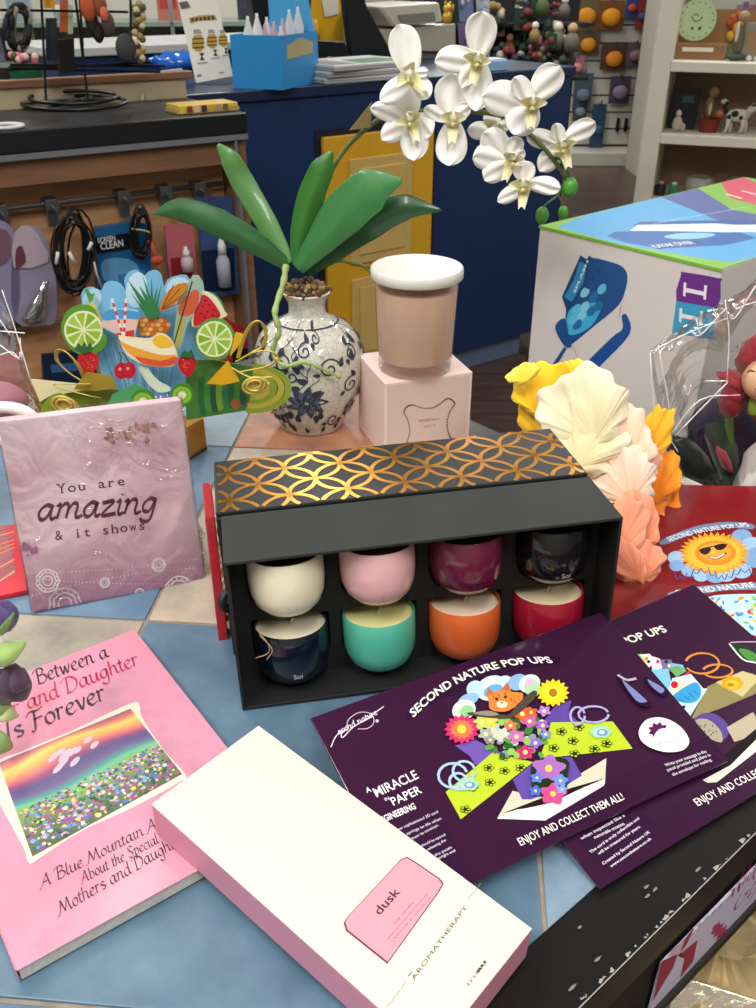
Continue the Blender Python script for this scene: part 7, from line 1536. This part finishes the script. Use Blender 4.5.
# lower shelf
for px, lb, rr_ in ((714, 'round pale shell bowl, left one on the low shelf', .062), (757, 'round pale shell bowl, right one on the low shelf', .070)):
    t_ = bth('shell_bowl', lb, 'bowl', px, 2, .14, 'shell bowls on the low shelf'); b = MB(); b.lathe([(rr_*.5, 0), (rr_*.95, .025), (rr_, .05), (rr_*.8, .075), (rr_*.72, .078), (rr_*.6, .05), (.001, .02)], n=32, col='#a09c90'); b.build('bowl', M('shell', None, .5, noise=.25, scale=60, bump=.6, bscale=120), t_, smooth=True)
    b = MB(); b.lathe([(rr_*.74, .078), (rr_*.77, .081), (rr_*.7, .079)], n=32, col='#5a564e', cap=False); b.build('rim', PMATTE, t_, smooth=True)
for px, lb, c, c2 in ((664, 'dark green small jar at the left of the low shelf', '#2a3a34', '#8a9a90'), (674, 'dark jar with a pink top on the low shelf', '#1f1a24', '#c08a98'), (688, 'green packet with a white label on the low shelf', '#3f7a4a', '#c9d0c4')):
    t_ = bth('small_jar', lb, 'jar', px, 2, .10); b = MB(); b.lathe([(.02, 0), (.022, .035), (.015, .045)], n=16, col=c); b.build('jar', PMATTE, t_, smooth=True, angle=50); b = MB(); b.ball((0, -.004, .05), .012, c2, sc=(1, .8, .7)); b.build('lid', PMATTE, t_, smooth=True)

# ================= far left: glass case, stock shelves on the back wall =================
def far(name, label, cat, px0, py0, px1, py1, Yd, dep, col, parts=(), group=None):
    p0 = Y((px0+px1)/2, py1, Yd); T = thing(name, label, cat, p0, 0, group); a_, c_ = Y(px0, py1, Yd), Y(px1, py0, Yd); w, h = (c_.x-a_.x)/2, c_.z-p0.z
    b = MB(); b.box((-w, 0, 0), (w, dep, h), col); b.build('body', PRINT, T, bevel=.004)
    for (n_, x0, y0, x1, y1, cc, d) in parts:
        q0, q1 = Y(x0, y1, Yd)-p0, Y(x1, y0, Yd)-p0; b = MB(); b.box((q0.x, -d, q0.z), (q1.x, -.001, q1.z), cc); b.build(n_, PRINT, T)
    return T
# long display wall of goods far behind the left rack, standing on the floor
gl = thing('glass_cabinet', 'long pale glass cabinet with shelves far behind the wire rack', 'cabinet', (-1.55, 5.1, -.9), R(8)); iv = INV[gl.name]
b = MB(); b.box((-1.3, .0, 0), (1.5, .5, .72)); b.build('base', M('cabinet_cream', '#b5b2a6', .5), gl, bevel=.005)
for z_ in (.74, .92, 1.10): b = MB(); b.box((-1.3, .0, z_), (1.5, .5, z_+.02)); b.build('shelf', M('cabinet_shelf', '#8a9a90', .3), gl)
for x_ in (-1.3, -.4, .5, 1.48): b = MB(); b.box((x_, 0, .72), (x_+.02, .02, 1.3)); b.build('post', M('cabinet_steel', '#9aa6a0', .3, .6), gl)
b = MB(); b.box((-1.3, .48, .72), (1.5, .5, 1.3)); b.build('back_panel', M('cabinet_back', '#c9c6ba', .6), gl)
gI = iv.inverted()
for k in range(42):
    r_ = k % 3; x = -1.2+(k//3)*.19+rc.uniform(-.03, .03); h = rc.uniform(.06, .14); t_ = thing('cabinet_item', 'small boxed item on the shelves of the long glass cabinet', 'box', gI @ Vector((x, .12+.1*rc.random(), (.7605, .9405, 1.1205)[r_])), R(8), 'boxed items in the glass cabinet')
    w_ = rc.uniform(.03, .06); b = MB(); b.box((-w_, 0, 0), (w_, .06, h), rc.choice(['#c9c6bc', '#8a9aa8', '#b56a5a', '#d8c27a', '#3a4a6a', '#5a6a5a', '#9a8fb0', '#c9a8a8', '#2c3440', '#dcdad0'])); b.build('carton', PRINT, t_); b = MB(); b.box((-w_*.7, -.003, h*.4), (w_*.7, -.0005, h*.75), rc.choice(['#e4e2da', '#3a3a4a', '#b03a3a', '#e0c040'])); b.build('label', PRINT, t_)
# ledge behind the left counter and a bag with a cord
T = thing('partition_ledge', 'beech topped partition ledge behind the black worktop', 'partition', INM @ Vector((0, .365, 0)), R(32.6)); iv = INV[T.name]
b = MB(); b.box((-2.2, 0, 0), (-.0, .025, zt+.045)); b.build('panel', M('cream_panel', '#b9a98c', .6), T); b = MB(); b.box((-2.2, -.008, zt+.045), (.02, .03, zt+.062)); b.build('ledge', KW, T, bevel=.002)
T = thing('blue_bag', 'shiny crumpled blue plastic bag on the counter behind the wire rack', 'plastic bag', onN(176,74)+Vector((.0, .08, 0)), 0); b = MB()
b.ball((0, 0, .028), .075, '#1f5fb8', n=28, m=16, sc=(1.3, .8, .42))
for v in b.v: v.x += .008*math.sin(v.z*160+v.y*70); v.z += .007*math.sin(v.x*110)*math.cos(v.y*90); v.z = max(.001, v.z)
b.build('bag', M('blue_plastic', '#1f66c8', .15, coat=.6), T, smooth=True)
b = MB(); pth = [Vector(onN(182,77))+Vector((0, 0, .02)), Vector(Y(160,73,2.7)), Vector(Y(150,78,2.62)), Vector(Y(144,90,2.55)), Vector(Y(142,101,2.5))]; b.tube(spline(pth, 6), .005, '#a8a594'); o = b.build('charging_cable', PMATTE, None, smooth=True); o.location.z += TZ; tag(o, 'pale cable running from the blue bag down to the black counter', 'cable')
# ================= camera and view =================
cam = bpy.data.cameras.new('camera'); co = bpy.data.objects.new('camera', cam); C.objects.link(co)
cam.sensor_fit = 'VERTICAL'; cam.sensor_height = 24; cam.lens = 24*F/1008; cam.clip_start = .01; cam.clip_end = 50
co.location = (0, 0, TZ+H); co.rotation_euler = (R(90)-PITCH, 0, 0)
cam.dof.use_dof = True; cam.dof.focus_distance = .62; cam.dof.aperture_fstop = 18
sc = bpy.context.scene; sc.camera = co
sc.view_settings.view_transform = 'Standard'; sc.view_settings.look = 'None'; sc.view_settings.gamma = 1; sc.view_settings.use_curve_mapping = False
sc.view_settings.exposure = -1.38
sc.cycles.use_denoising = True
sc.cycles.max_bounces = 8; sc.cycles.transparent_max_bounces = 16
